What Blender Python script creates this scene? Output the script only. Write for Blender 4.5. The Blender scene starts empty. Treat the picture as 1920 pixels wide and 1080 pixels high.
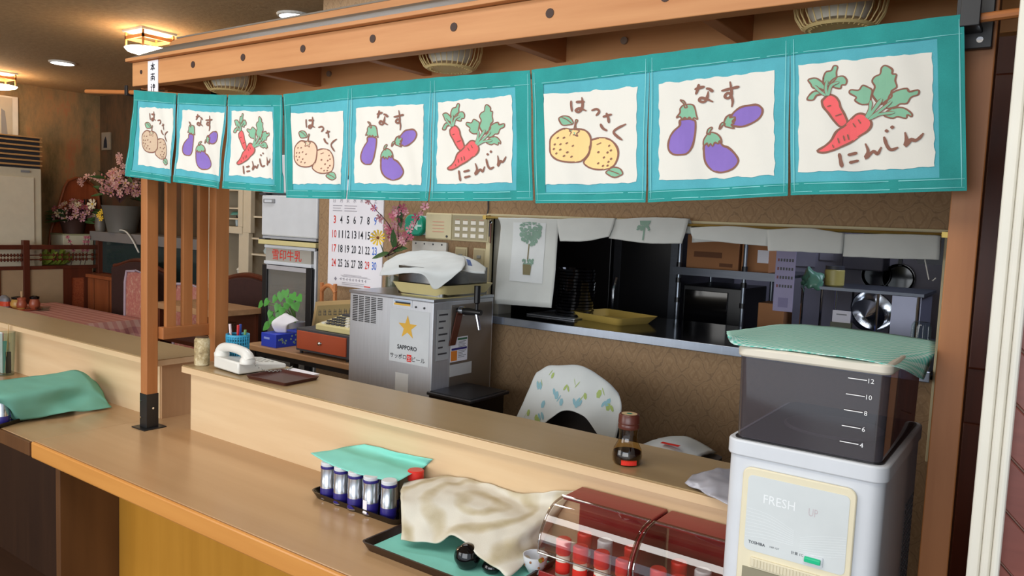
import bpy, bmesh, math, random
from mathutils import Vector, Matrix, noise
from mathutils.geometry import delaunay_2d_cdt
random.seed(7)
S = bpy.context.scene
COL = S.collection
pi = math.pi

# ------------------------------------------------------------------ camera, world, light, exposure
YAW, PITCH, ROLL = [math.radians(a) for a in (35.195, 4.849, -2.394)]
fw = Vector((-math.sin(YAW) * math.cos(PITCH), math.cos(YAW) * math.cos(PITCH), -math.sin(PITCH)))
rt = fw.cross(Vector((0, 0, 1))).normalized()
dn = fw.cross(rt)
r2 = math.cos(ROLL) * rt + math.sin(ROLL) * dn
d2 = -math.sin(ROLL) * rt + math.cos(ROLL) * dn
cam = bpy.data.objects.new('camera', bpy.data.cameras.new('camera'))
COL.objects.link(cam)
m3 = Matrix((r2, -d2, -fw)).transposed()
cam.matrix_world = Matrix.Translation((0, 0, 1.55)) @ m3.to_4x4()
cam.data.sensor_width = 36
cam.data.lens = 1450 / 1920 * 36
cam.data.clip_start = 0.02
S.camera = cam

W = bpy.data.worlds.new('world')
S.world = W
W.use_nodes = True
W.node_tree.nodes['Background'].inputs[0].default_value = (0.80, 0.90, 1.0, 1)
W.node_tree.nodes['Background'].inputs[1].default_value = 0.95


def area(name, loc, target, sx, sy, power, col):
    l = bpy.data.lights.new(name, 'AREA')
    l.shape = 'RECTANGLE'
    l.size, l.size_y, l.energy, l.color = sx, sy, power, col
    o = bpy.data.objects.new(name, l)
    COL.objects.link(o)
    o.location = loc
    o.rotation_euler = (Vector(target) - Vector(loc)).to_track_quat('-Z', 'Y').to_euler()
    return o


def point(name, loc, power, col, r=0.05):
    l = bpy.data.lights.new(name, 'POINT')
    l.energy, l.color, l.shadow_soft_size = power, col, r
    o = bpy.data.objects.new(name, l)
    COL.objects.link(o)
    o.location = loc
    return o


area('daylight_front_window', (0.7, -5.5, 1.75), (-1.6, 2.2, 1.2), 6.0, 2.6, 215, (0.94, 0.97, 1.0))
area('ceiling_fluorescent', (-1.6, 0.25, 2.58), (-1.6, 0.40, 0.0), 3.2, 0.7, 33, (1.0, 0.97, 0.92))
area('corridor_fill', (-2.5, 2.15, 2.57), (-2.5, 2.2, 0.0), 1.4, 0.25, 12, (0.92, 0.96, 1.0))  # added fill, no known lamp here; lifts the back wall and server top
area('dining_room_fill', (-4.2, -2.4, 1.7), (-4.0, 2.0, 1.0), 2.6, 2.0, 60, (1.0, 0.95, 0.88))  # added unseen fill that brightens the dining room, not a known window
area('daylight_kitchen_window', (-0.15, 3.5, 2.2), (-0.8, 3.4, 1.2), 0.6, 0.9, 9, (0.72, 0.78, 1.0))
S.view_settings.view_transform = 'Standard'
S.view_settings.look = 'None'
S.view_settings.gamma = 1.0
S.view_settings.use_curve_mapping = False
S.view_settings.exposure = 0.0


# ------------------------------------------------------------------ materials
def lin(c):
    if isinstance(c, str):
        c = [int(c[i:i + 2], 16) for i in (0, 2, 4)]
    return tuple(((v / 255) / 12.92 if v / 255 <= 0.04045 else ((v / 255 + 0.055) / 1.055) ** 2.4) for v in c) + (1,)


_M = {}


class NT:
    def __init__(s, name):
        s.m = bpy.data.materials.new(name)
        s.m.use_nodes = True
        s.t = s.m.node_tree
        s.b = s.t.nodes['Principled BSDF']

    def n(s, typ, **kw):
        nd = s.t.nodes.new(typ)
        for k, v in kw.items():
            if k.startswith('i_'):
                key = k[2:]
                key = int(key) if key.isdigit() else key.replace('_', ' ')
                nd.inputs[key].default_value = v
            else:
                setattr(nd, k, v)
        return nd

    def l(s, a, b):
        s.t.links.new(a, b)

    def coord(s, scale=(1, 1, 1), rot=(0, 0, 0)):
        tc = s.n('ShaderNodeTexCoord')
        mp = s.n('ShaderNodeMapping')
        mp.inputs['Scale'].default_value = scale
        mp.inputs['Rotation'].default_value = rot
        s.l(tc.outputs['Object'], mp.inputs['Vector'])
        return mp.outputs[0]

    def noise(s, vec, scale=5, detail=4, rough=0.55):
        nd = s.n('ShaderNodeTexNoise')
        nd.inputs['Scale'].default_value = scale
        nd.inputs['Detail'].default_value = detail
        nd.inputs['Roughness'].default_value = rough
        s.l(vec, nd.inputs['Vector'])
        return nd.outputs[0]

    def ramp(s, fac, stops):
        r = s.n('ShaderNodeValToRGB')
        e = r.color_ramp.elements
        while len(e) < len(stops):
            e.new(0.5)
        for i, (p, c) in enumerate(stops):
            e[i].position = p
            e[i].color = lin(c)
        s.l(fac, r.inputs[0])
        return r.outputs[0]

    def math(s, op, a, b=None):
        nd = s.n('ShaderNodeMath', operation=op)
        for i, v in enumerate((a, b)):
            if v is None:
                continue
            if isinstance(v, (int, float)):
                nd.inputs[i].default_value = v
            else:
                s.l(v, nd.inputs[i])
        return nd.outputs[0]

    def mix(s, fac, a, b):
        nd = s.n('ShaderNodeMix', data_type='RGBA')
        if isinstance(fac, (int, float)):
            nd.inputs[0].default_value = fac
        else:
            s.l(fac, nd.inputs[0])
        for i, v in ((6, a), (7, b)):
            if isinstance(v, tuple):
                nd.inputs[i].default_value = v
            else:
                s.l(v, nd.inputs[i])
        return nd.outputs[2]

    def bump(s, h, strength=0.2, dist=0.01):
        b = s.n('ShaderNodeBump')
        b.inputs['Strength'].default_value = strength
        b.inputs['Distance'].default_value = dist
        s.l(h, b.inputs['Height'])
        s.l(b.outputs[0], s.b.inputs['Normal'])


def setp(b, rough=0.5, metal=0.0, spec=0.5, coat=0.0, sheen=0.0):
    b.inputs['Roughness'].default_value = rough
    b.inputs['Metallic'].default_value = metal
    b.inputs['Specular IOR Level'].default_value = spec
    b.inputs['Coat Weight'].default_value = coat


def plain(name, c, rough=0.5, metal=0.0, spec=0.5, var=0.08, scale=14, coat=0.0, emit=0.0):
    """one colour with a little procedural unevenness"""
    if name in _M:
        return _M[name]
    t = NT(name)
    c = lin(c)
    v = t.noise(t.coord(), scale, 3)
    lo = tuple(max(0, x * (1 - var)) for x in c[:3]) + (1,)
    hi = tuple(min(1, x * (1 + var)) for x in c[:3]) + (1,)
    t.l(t.mix(v, lo, hi), t.b.inputs['Base Color'])
    setp(t.b, rough, metal, spec, coat)
    if emit:
        t.b.inputs['Emission Color'].default_value = c
        t.b.inputs['Emission Strength'].default_value = emit
    _M[name] = t.m
    return t.m


def wood(name, c1, c2, axis='X', scale=9.0, rough=0.4, stretch=14, spec=0.4):
    if name in _M:
        return _M[name]
    t = NT(name)
    k = {'X': (1 / stretch, 1, 1), 'Y': (1, 1 / stretch, 1), 'Z': (1, 1, 1 / stretch)}[axis]
    co = t.coord(k)
    f = t.noise(co, scale * 4, 5, 0.6)
    g = t.noise(co, scale, 3, 0.5)
    f = t.math('ADD', t.math('MULTIPLY', f, 0.55), t.math('MULTIPLY', g, 0.45))
    t.l(t.ramp(f, [(0.32, c1), (0.68, c2)]), t.b.inputs['Base Color'])
    setp(t.b, rough, 0, spec)
    t.bump(f, 0.06, 0.002)
    _M[name] = t.m
    return t.m


def cloth(name, c, var=0.12, weave=900, rough=0.95, big=9):
    if name in _M:
        return _M[name]
    t = NT(name)
    c = lin(c)
    co = t.coord()
    v = t.noise(co, big, 5, 0.65)
    w = t.noise(co, weave, 1)
    f = t.math('ADD', t.math('MULTIPLY', v, 0.7), t.math('MULTIPLY', w, 0.3))
    lo = tuple(max(0, x * (1 - 2 * var)) for x in c[:3]) + (1,)
    hi = tuple(min(1, x * (1 + 2 * var)) for x in c[:3]) + (1,)
    t.l(t.mix(f, lo, hi), t.b.inputs['Base Color'])
    setp(t.b, rough, 0, 0.15)
    t.bump(w, 0.25, 0.0006)
    _M[name] = t.m
    return t.m


def clear(name, tint, gloss=0.5, rough=0.03, ior=1.45, base=0.0, haze=0.0):
    """thin clear plastic or glass: tinted see-through with real surface reflections"""
    if name in _M:
        return _M[name]
    t = NT(name)
    t.t.nodes.remove(t.b)
    tr = t.n('ShaderNodeBsdfTransparent')
    tr.inputs[0].default_value = lin(tint)
    gl = t.n('ShaderNodeBsdfGlossy')
    gl.inputs['Roughness'].default_value = rough
    fr = t.n('ShaderNodeFresnel')
    fr.inputs[0].default_value = ior
    mx = t.n('ShaderNodeMixShader')
    f = t.math('ADD', t.math('MULTIPLY', fr.outputs[0], gloss * 2), base)
    geo = t.n('ShaderNodeNewGeometry')
    f = t.math('MULTIPLY', t.math('MINIMUM', f, 1.0), t.math('SUBTRACT', 1.0, geo.outputs['Backfacing']))
    t.l(f, mx.inputs[0])
    t.l(tr.outputs[0], mx.inputs[1])
    t.l(gl.outputs[0], mx.inputs[2])
    if haze:
        df = t.n('ShaderNodeBsdfDiffuse')
        df.inputs[0].default_value = lin(tint)
        m2 = t.n('ShaderNodeMixShader')
        m2.inputs[0].default_value = haze
        t.l(tr.outputs[0], m2.inputs[1])
        t.l(df.outputs[0], m2.inputs[2])
        t.l(m2.outputs[0], mx.inputs[1])
    t.l(mx.outputs[0], t.t.nodes['Material Output'].inputs[0])
    _M[name] = t.m
    return t.m


def wallpaper():
    t = NT('damask_wallpaper')
    tc = t.n('ShaderNodeTexCoord')
    sp = t.n('ShaderNodeSeparateXYZ')
    t.l(tc.outputs['Object'], sp.inputs[0])
    ns = t.noise(tc.outputs['Object'], 60, 3)
    x = t.math('ADD', sp.outputs[0], sp.outputs[1])
    a = t.math('MULTIPLY', x, 2 * pi / 0.100)
    b = t.math('MULTIPLY', sp.outputs[2], 2 * pi / 0.124)
    b2 = t.math('MULTIPLY', b, 2.0)
    wob = t.math('MULTIPLY', t.math('SUBTRACT', ns, 0.5), 1.3)
    v = t.math('ADD', t.math('COSINE', a), t.math('COSINE', b))
    v = t.math('ADD', v, t.math('MULTIPLY', t.math('SINE', b2), 0.30))
    v = t.math('ADD', v, wob)
    line = t.math('ABSOLUTE', v)
    line = t.math('SUBTRACT', 1.0, t.math('MINIMUM', t.math('MULTIPLY', line, 3.4), 1.0))
    # inner motif: rings inside every ogee
    ring = t.math('SINE', t.math('MULTIPLY', t.math('ABSOLUTE', v), 9.0))
    ring = t.math('MULTIPLY', t.math('MAXIMUM', ring, 0.0), 0.35)
    big = t.noise(tc.outputs['Object'], 2.5, 2)
    base = t.mix(big, lin('94785a'), lin('a68866'))
    c = t.mix(ring, base, lin('b59877'))
    c = t.mix(t.math('MULTIPLY', line, 0.38), c, lin('55402f'))
    # petals of the inner flower
    v2 = t.math('ADD', t.math('COSINE', t.math('MULTIPLY', a, 3.0)), t.math('COSINE', t.math('MULTIPLY', b, 2.0)))
    v2 = t.math('ADD', v2, t.math('MULTIPLY', wob, 1.5))
    pet = t.math('MULTIPLY', t.math('GREATER_THAN', t.math('ABSOLUTE', v), 0.75), t.math('LESS_THAN', t.math('ABSOLUTE', v2), 0.45))
    c = t.mix(t.math('MULTIPLY', pet, 0.22), c, lin('6f553e'))
    t.l(c, t.b.inputs['Base Color'])
    setp(t.b, 0.7, 0, 0.25)
    t.bump(v, 0.05, 0.001)
    return t.m


def mottled(name, stops, scale=7, stretch=(1, 1, 0.3), rough=0.8):
    t = NT(name)
    f = t.noise(t.coord(stretch), scale, 6, 0.7)
    t.l(t.ramp(f, stops), t.b.inputs['Base Color'])
    setp(t.b, rough, 0, 0.2)
    t.bump(f, 0.3, 0.01)
    return t.m


def checker(name, c1, c2, scale, rough=0.9, soft=0.85):
    t = NT(name)
    co = t.coord((scale, scale, scale), (0, 0, 0.35))
    sp = t.n('ShaderNodeSeparateXYZ')
    t.l(co, sp.inputs[0])
    a = t.math('GREATER_THAN', t.math('SINE', sp.outputs[0]), 0.0)
    b = t.math('GREATER_THAN', t.math('SINE', sp.outputs[1]), 0.0)
    f = t.math('MULTIPLY', t.math('ADD', a, b), 0.5)
    t.l(t.mix(f, lin(c1), lin(c2)), t.b.inputs['Base Color'])
    setp(t.b, rough, 0, 0.2)
    return t.m


def fan_towel():
    t = NT('beige_fan_towel')
    co = t.coord()
    w = t.n('ShaderNodeTexWave', wave_type='RINGS', rings_direction='Z')
    w.inputs['Scale'].default_value = 4
    w.inputs['Distortion'].default_value = 7
    w.inputs['Detail'].default_value = 2
    w.inputs['Detail Scale'].default_value = 1.5
    t.l(co, w.inputs['Vector'])
    n = t.noise(co, 11, 3)
    f = t.math('MULTIPLY', w.outputs[1], t.math('MULTIPLY', n, 1.5))
    weave = t.noise(co, 600, 1)
    t.l(t.ramp(f, [(0.25, 'd9d5c8'), (0.6, 'c8bfa8'), (0.9, 'b6aa8c')]), t.b.inputs['Base Color'])
    setp(t.b, 0.95, 0, 0.15)
    t.bump(weave, 0.4, 0.001)
    return t.m


def steel(name, c='b9bec6', rough=0.28, axis=(1, 1, 30), metal=0.85):
    t = NT(name)
    f = t.noise(t.coord(axis), 8, 4)
    t.l(t.mix(f, tuple(v * 0.75 for v in lin(c)[:3]) + (1,), lin(c)), t.b.inputs['Base Color'])
    setp(t.b, rough, metal)
    return t.m


M_canopy = wood('canopy_wood', 'b87a48', 'd39a66', 'X', 6, 0.45)
M_canopyZ = wood('canopy_post_wood', '9c6134', 'b87a48', 'Z', 6, 0.45)
M_canopyY = wood('canopy_rafter_wood', '94592f', 'ae7042', 'Y', 6, 0.5)
M_riser = wood('pale_laminate', 'd3b48c', 'e4caa4', 'X', 5, 0.38)
M_riserZ = wood('pale_laminate_end', 'c09a74', 'd2ad85', 'Z', 5, 0.45)
M_shelf = wood('raised_shelf_laminate', '9c845f', 'ab926c', 'X', 4, 0.3, 20, 0.5)
M_top = wood('worktop_laminate', 'b18d66', 'be9b73', 'X', 4, 0.24, 20, 0.5)
M_band = wood('worktop_edge', 'c58440', 'd99a52', 'X', 5, 0.3)
M_apron = wood('apron_panel_wood', 'b9812c', 'c98f36', 'Z', 5, 0.35)
M_darkwood = wood('dark_brown_wood', '4a2416', '652f1d', 'Z', 7, 0.4)
M_midwood = wood('reddish_brown_wood', '8a4a2a', 'a35c36', 'Z', 7, 0.45)
M_brownp = wood('brown_panel', '5a3a20', '6b4728', 'Z', 6, 0.45)
M_desk = wood('desk_wood', '9c7350', 'b78d66', 'X', 7, 0.45)
M_black = plain('black_metal', '17171a', 0.4, 0.0)
M_blackg = plain('black_gloss', '0c0b0d', 0.08, 0, 0.6)
M_steel = steel('brushed_steel')
M_steel2 = steel('steel_trim', 'a5adba', 0.2, (30, 30, 1))
M_chrome = plain('chrome', 'd8dbe0', 0.12, 1.0, var=0.02)
M_cream = plain('cream_paint', 'cfc29a', 0.5)
M_cream2 = plain('cream_plastic', 'd8cb92', 0.4)
M_white = plain('white_plastic', 'd3d8df', 0.4)
M_white2 = plain('white_paint', 'dcdad2', 0.5)
M_offw = plain('offwhite_enamel', 'd9d3c4', 0.45)
M_teal = cloth('noren_teal', '58abb8', 0.17)
M_tealH = cloth('noren_teal_hem', '33928f', 0.22)
M_fieldw = cloth('noren_white_field', 'e0ded6', 0.03)
M_tealcloth = cloth('teal_kitchen_cloth', '8ad8ca', 0.06, 700)
M_tealcloth2 = cloth('dull_green_cloth', '74b09e', 0.06, 700)
M_towelw = cloth('white_towel', 'd3d9d9', 0.05, 800)
M_linen = cloth('grey_white_linen', 'c9ccc8', 0.05, 900)
M_towelb = fan_towel()
M_brown = plain('brown_ink', '8c6558', 0.9, spec=0.1)
M_purple = plain('purple_ink', '8a72bd', 0.9, spec=0.1, var=0.15)
M_green = plain('green_ink', '86b89b', 0.9, spec=0.1, var=0.15)
M_red = plain('carrot_ink', 'ef6a6d', 0.9, spec=0.1, var=0.15)
M_orangeA = plain('citrus_ink_grey', 'cdb59c', 0.9, spec=0.1)
M_orangeB = plain('citrus_ink_pink', 'e6c8ad', 0.9, spec=0.1)
M_orangeC = plain('citrus_ink_yellow', 'ecce90', 0.9, spec=0.1)
M_ink = plain('black_ink', '2b2c33', 0.8, spec=0.1)
M_redink = plain('red_ink', 'd8392f', 0.8, spec=0.1)
M_blueink = plain('blue_ink', '3d6fd0', 0.8, spec=0.1)
M_maroon = plain('maroon_plastic', '8e2b2b', 0.3)
M_redcap = plain('red_cap', 'd82f27', 0.35)
M_acryl = clear('clear_acrylic', 'f1ecea', 0.7, base=0.09)
M_acryle = clear('acrylic_edge', 'd9cfc8', 0.7, base=0.22)
M_smoke = clear('smoked_plastic', 'aca6b0', 0.6, 0.06, base=0.04, haze=0.10)
M_glass = clear('clear_glass', 'e8efec', 0.6)
M_glassb = clear('amber_glass', 'ecdcb6', 0.7, base=0.03)
M_soy = plain('soy_sauce', '1c0805', 0.1)
M_blue = plain('navy_blue_label', '2a2378', 0.35)
M_paper = plain('white_paper', 'eeecf2', 0.9, spec=0.1, var=0.02)
M_terr = plain('terracotta_glaze', 'a2543a', 0.35)
M_leaf = plain('leaf_green', '4f9a3f', 0.45, var=0.3, scale=30)
M_leafd = plain('leaf_dark', '35572c', 0.5, var=0.3, scale=30)
M_pink = plain('blossom_pink', 'cc929c', 0.8, var=0.25, scale=40)
M_pinkd = plain('blossom_dark_pink', 'ad566b', 0.8, var=0.25, scale=40)
M_yel = plain('petal_yellow', 'dcb52e', 0.7, var=0.2, scale=40)
M_twig = plain('twig_brown', '4b2c2a', 0.8)
M_grey = plain('grey_plastic', '8a8b8e', 0.5)
M_greyd = plain('dark_grey', '3c3d42', 0.5)
M_gold = plain('gold_print', 'e2b13c', 0.5)
M_orangedr = plain('orange_brown_front', 'b2502f', 0.4)


# ------------------------------------------------------------------ mesh builder
class MB:
    def __init__(s):
        s.v, s.f, s.mi = [], [], []

    def add(s, vs, fs, mi=0):
        o = len(s.v)
        s.v += [tuple(p) for p in vs]
        s.f += [tuple(i + o for i in f) for f in fs]
        s.mi += [mi] * len(fs)
        return s

    def box(s, x0, x1, y0, y1, z0, z1, mi=0, mat=None):
        vs = [(x, y, z) for z in (z0, z1) for x, y in ((x0, y0), (x1, y0), (x1, y1), (x0, y1))]
        if mat:
            vs = [mat @ Vector(p) for p in vs]
        return s.add(vs, [(3, 2, 1, 0), (4, 5, 6, 7), (0, 1, 5, 4), (1, 2, 6, 5), (2, 3, 7, 6), (3, 0, 4, 7)], mi)

    def cyl(s, p0, p1, r0, r1=None, n=16, mi=0, caps=True):
        r1 = r0 if r1 is None else r1
        return s.tube([p0, p1], [r0, r1], n, mi, caps)

    def tube(s, path, r, n=8, mi=0, caps=True):
        path = [Vector(p) for p in path]
        rs = r if isinstance(r, (list, tuple)) else [r] * len(path)
        vs, fs = [], []
        up = None
        for i, p in enumerate(path):
            d = (path[min(i + 1, len(path) - 1)] - path[max(i - 1, 0)]).normalized()
            if up is None:
                up = Vector((0, 0, 1)) if abs(d.z) < 0.9 else Vector((1, 0, 0))
            a = d.cross(up)
            if a.length < 1e-6:
                a = d.orthogonal()
            a.normalize()
            b = d.cross(a).normalized()
            up = -b if False else up
            for k in range(n):
                t = 2 * pi * k / n
                vs.append(p + rs[i] * (math.cos(t) * a + math.sin(t) * b))
        for i in range(len(path) - 1):
            for k in range(n):
                k2 = (k + 1) % n
                fs.append((i * n + k, i * n + k2, (i + 1) * n + k2, (i + 1) * n + k))
        if caps:
            fs.append(tuple(range(n))[::-1])
            fs.append(tuple((len(path) - 1) * n + k for k in range(n)))
        return s.add(vs, fs, mi)

    def lathe(s, prof, c=(0, 0, 0), n=24, mi=0, mat=None, sx=1.0, sy=1.0):
        vs, fs = [], []
        for r, z in prof:
            for k in range(n):
                t = 2 * pi * k / n
                p = Vector((r * math.cos(t) * sx, r * math.sin(t) * sy, z))
                vs.append((mat @ p if mat else p) + Vector(c))
        for i in range(len(prof) - 1):
            for k in range(n):
                k2 = (k + 1) % n
                fs.append((i * n + k, i * n + k2, (i + 1) * n + k2, (i + 1) * n + k))
        if prof[0][0] > 1e-5:
            fs.append(tuple(range(n))[::-1])
        if prof[-1][0] > 1e-5:
            fs.append(tuple((len(prof) - 1) * n + k for k in range(n)))
        return s.add(vs, fs, mi)

    def grid(s, fn, nu, nv, mi=0):
        vs = [fn(i / nu, j / nv) for j in range(nv + 1) for i in range(nu + 1)]
        fs = [(j * (nu + 1) + i, j * (nu + 1) + i + 1, (j + 1) * (nu + 1) + i + 1, (j + 1) * (nu + 1) + i) for j in range(nv) for i in range(nu)]
        return s.add(vs, fs, mi)

    def poly(s, pts, mi=0):
        return s.add(pts, [tuple(range(len(pts)))], mi)

    def prism(s, pts, d, mi=0):
        """closed polygon pts (3D) pushed along vector d"""
        n = len(pts)
        a = [Vector(p) for p in pts]
        b = [p + Vector(d) for p in a]
        fs = [tuple(range(n))[::-1], tuple(range(n, 2 * n))]
        fs += [(i, (i + 1) % n, n + (i + 1) % n, n + i) for i in range(n)]
        return s.add(a + b, fs, mi)

    def slab(s, x0, x1, y0, y1, z0, z1, r, mi=0, n=5, taper=0.0):
        """box with rounded vertical corners"""
        pts = []
        for cx, cy, a0 in ((x1 - r, y1 - r, 0), (x0 + r, y1 - r, pi / 2), (x0 + r, y0 + r, pi), (x1 - r, y0 + r, 1.5 * pi)):
            for k in range(n + 1):
                t = a0 + pi / 2 * k / n
                pts.append((cx + r * math.cos(t), cy + r * math.sin(t)))
        mx, my = (x0 + x1) / 2, (y0 + y1) / 2
        lo = [(mx + (x - mx) * (1 - taper), my + (y - my) * (1 - taper), z0) for x, y in pts]
        hi = [(x, y, z1) for x, y in pts]
        N = len(pts)
        fs = [tuple(range(N))[::-1], tuple(range(N, 2 * N))] + [(i, (i + 1) % N, N + (i + 1) % N, N + i) for i in range(N)]
        return s.add(lo + hi, fs, mi)

    def tray(s, x0, x1, y0, y1, z0, h, r, t=0.004, taper=0.06, mi=0, n=5, floor=0.004):
        """shallow tray with rounded corners, flared rim"""
        def ring(x0, x1, y0, y1, r, z):
            out = []
            for cx, cy, a0 in ((x1 - r, y1 - r, 0), (x0 + r, y1 - r, pi / 2), (x0 + r, y0 + r, pi), (x1 - r, y0 + r, 1.5 * pi)):
                for k in range(n + 1):
                    a = a0 + pi / 2 * k / n
                    out.append((cx + r * math.cos(a), cy + r * math.sin(a), z))
            return out
        e = taper * h / 0.06 * 0.5 if taper else 0
        i0 = e
        R = [ring(x0 + i0, x1 - i0, y0 + i0, y1 - i0, r, z0), ring(x0, x1, y0, y1, r, z0 + h),
             ring(x0 + t, x1 - t, y0 + t, y1 - t, max(r - t, 0.002), z0 + h), ring(x0 + i0 + t, x1 - i0 - t, y0 + i0 + t, y1 - i0 - t, max(r - t, 0.002), z0 + floor)]
        N = len(R[0])
        vs = sum(R, [])
        fs = [tuple(range(N))[::-1], tuple(range(3 * N, 4 * N))]
        for q in range(3):
            fs += [(q * N + i, q * N + (i + 1) % N, (q + 1) * N + (i + 1) % N, (q + 1) * N + i) for i in range(N)]
        return s.add(vs, fs, mi)

    def text(s, body, org, ux, uz, h, mi=0, width=None, align='LEFT', bold=0.0):
        c = bpy.data.curves.new('lettering', 'FONT')
        c.body = body
        c.size = 1.0
        c.offset = bold
        c.resolution_u = 2
        c.align_x = align
        o = bpy.data.objects.new('lettering', c)
        COL.objects.link(o)
        dg = bpy.context.evaluated_depsgraph_get()
        me = bpy.data.meshes.new_from_object(o.evaluated_get(dg))
        vs = [v.co.copy() for v in me.vertices]
        fs = [tuple(p.vertices) for p in me.polygons]
        bpy.data.objects.remove(o)
        bpy.data.curves.remove(c)
        bpy.data.meshes.remove(me)
        if not vs:
            return s
        x0, x1 = min(v.x for v in vs), max(v.x for v in vs)
        sc = h / 0.72
        sx = sc if width is None else width / (x1 - x0)
        ux, uz, org = Vector(ux).normalized(), Vector(uz).normalized(), Vector(org)
        sh = x0 if align == 'LEFT' else 0
        return s.add([org + ux * ((v.x - sh) * sx) + uz * (v.y * sc) for v in vs], fs, mi)

    def build(s, name, mats, off=(0, 0, 0), smooth=False, bevel=0.0, solid=0.0, ang=35, seg=2, sub=0):
        me = bpy.data.meshes.new(name)
        ox, oy, oz = off
        me.from_pydata([(x - ox, y - oy, z - oz) for x, y, z in s.v], [], s.f)
        mats = mats if isinstance(mats, (list, tuple)) else [mats]
        for m in mats:
            me.materials.append(m)
        if len(mats) > 1:
            me.polygons.foreach_set('material_index', s.mi)
        me.update()
        bm = bmesh.new()
        bm.from_mesh(me)
        bmesh.ops.recalc_face_normals(bm, faces=bm.faces)
        bm.to_mesh(me)
        bm.free()
        if smooth:
            me.shade_smooth()
            me.set_sharp_from_angle(angle=math.radians(ang))
        o = bpy.data.objects.new(name, me)
        COL.objects.link(o)
        if solid:
            md = o.modifiers.new('thickness', 'SOLIDIFY')
            md.thickness = solid
            md.offset = 0
        if bevel:
            md = o.modifiers.new('bevel', 'BEVEL')
            md.width = bevel
            md.segments = seg
            md.limit_method = 'ANGLE'
            md.angle_limit = math.radians(40)
        if sub:
            md = o.modifiers.new('subdivision', 'SUBSURF')
            md.levels = md.render_levels = sub
        return o


def settag(o, label=None, cat=None, group=None, kind=None):
    for k, v in (('label', label), ('category', cat), ('group', group), ('kind', kind)):
        if v:
            o[k] = v
    return o


class T:
    """a thing: an Empty at its base that parents its parts. world=True: parts are given in world coordinates"""
    def __init__(s, name, label, cat, loc=(0, 0, 0), group=None, rz=0.0, world=True):
        s.o = bpy.data.objects.new(name, None)
        COL.objects.link(s.o)
        s.o.location = loc
        s.o.rotation_euler = (0, 0, rz)
        s.off = loc if world else (0, 0, 0)
        settag(s.o, label, cat, group)

    def part(s, name, mb, mats, parent=None, label=None, kind=None, **kw):
        o = mb.build(name, mats, off=s.off, **kw)
        o.parent = parent or s.o
        if label:
            o['label'] = label
        if kind:
            o['kind'] = kind
        return o

    def inst(s, name, src, mat, parent=None):
        o = bpy.data.objects.new(name, src)
        COL.objects.link(o)
        o.parent = parent or s.o
        o.matrix_local = Matrix.Translation(-Vector(s.off)) @ mat
        return o


def solo(name, label, cat, mb, mats, loc=(0, 0, 0), group=None, world=True, rz=0, **kw):
    o = mb.build(name, mats, off=loc if world else (0, 0, 0), **kw)
    o.location = loc
    o.rotation_euler = (0, 0, rz)
    return settag(o, label, cat, group)


def struct(name, mb, mats, parent=None, **kw):
    o = mb.build(name, mats, **kw)
    if parent:
        o.parent = parent
    else:
        o['kind'] = 'structure'
    return o


def dup(root, loc, label=None, group=None, rz=None):
    """a copy of a thing with copies of its parts and sub-parts"""
    def cp(o, par):
        c = o.copy()
        COL.objects.link(c)
        if par:
            c.parent = par
        for ch in list(o.children):
            cp(ch, c)
        return c
    r = cp(root, None)
    r.location = loc
    if rz is not None:
        r.rotation_euler = (0, 0, rz)
    return settag(r, label, None, group)


def cr(p0, p1, p2, p3, t):
    return 0.5 * ((2 * p1) + (p2 - p0) * t + (2 * p0 - 5 * p1 + 4 * p2 - p3) * t * t + (3 * p1 - p0 - 3 * p2 + p3) * t ** 3)


def spline(P, u):
    n = len(P) - 1
    x = min(max(u, 0), 1) * n
    i = min(int(x), n - 1)
    t = x - i
    g = lambda k: P[min(max(k, 0), n)] if 0 <= k <= n else (2 * P[0] - P[1] if k < 0 else 2 * P[n] - P[n - 1])
    return cr(g(i - 1), g(i), g(i + 1), g(i + 2), t)


def drape(rows, wr=0.003, seed=0, freq=22):
    """smooth cloth through a grid of control points, with small wrinkles"""
    R = [[Vector(p) for p in r] for r in rows]

    def fn(u, v):
        p = spline([spline(r, u) for r in R], v)
        q = p * freq + Vector((seed * 7.1, seed * 3.3, seed))
        n = noise.noise_vector(q)
        return p + n * wr
    return fn


def leaf_mesh(name, mat, heart=True):
    mb = MB()
    out = [(0, 0), (0.30, -0.12), (0.46, 0.12), (0.42, 0.42), (0.22, 0.75), (0, 1.0)] if heart else [(0, 0), (0.10, 0.15), (0.15, 0.4), (0.12, 0.7), (0.05, 0.9), (0, 1.0)]
    mid = [(0, y, -0.06 * math.sin(y * pi)) for _, y in out]
    R = [(x, y, 0.10 * x - 0.12 * y * y) for x, y in out]
    L = [(-x, y, z) for x, y, z in R]
    vs = [(0, y if y > 0 else 0, -0.02 - 0.12 * y * y) for x, y, z in R] + R + L
    n = len(out)
    fs = []
    for i in range(n - 1):
        fs.append((i, n + i, n + i + 1, i + 1))
        fs.append((i, i + 1, 2 * n + i + 1, 2 * n + i))
    mb.add(vs, fs)
    me = bpy.data.meshes.new(name)
    me.from_pydata(mb.v, [], mb.f)
    me.materials.append(mat)
    me.shade_smooth()
    return me


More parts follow.
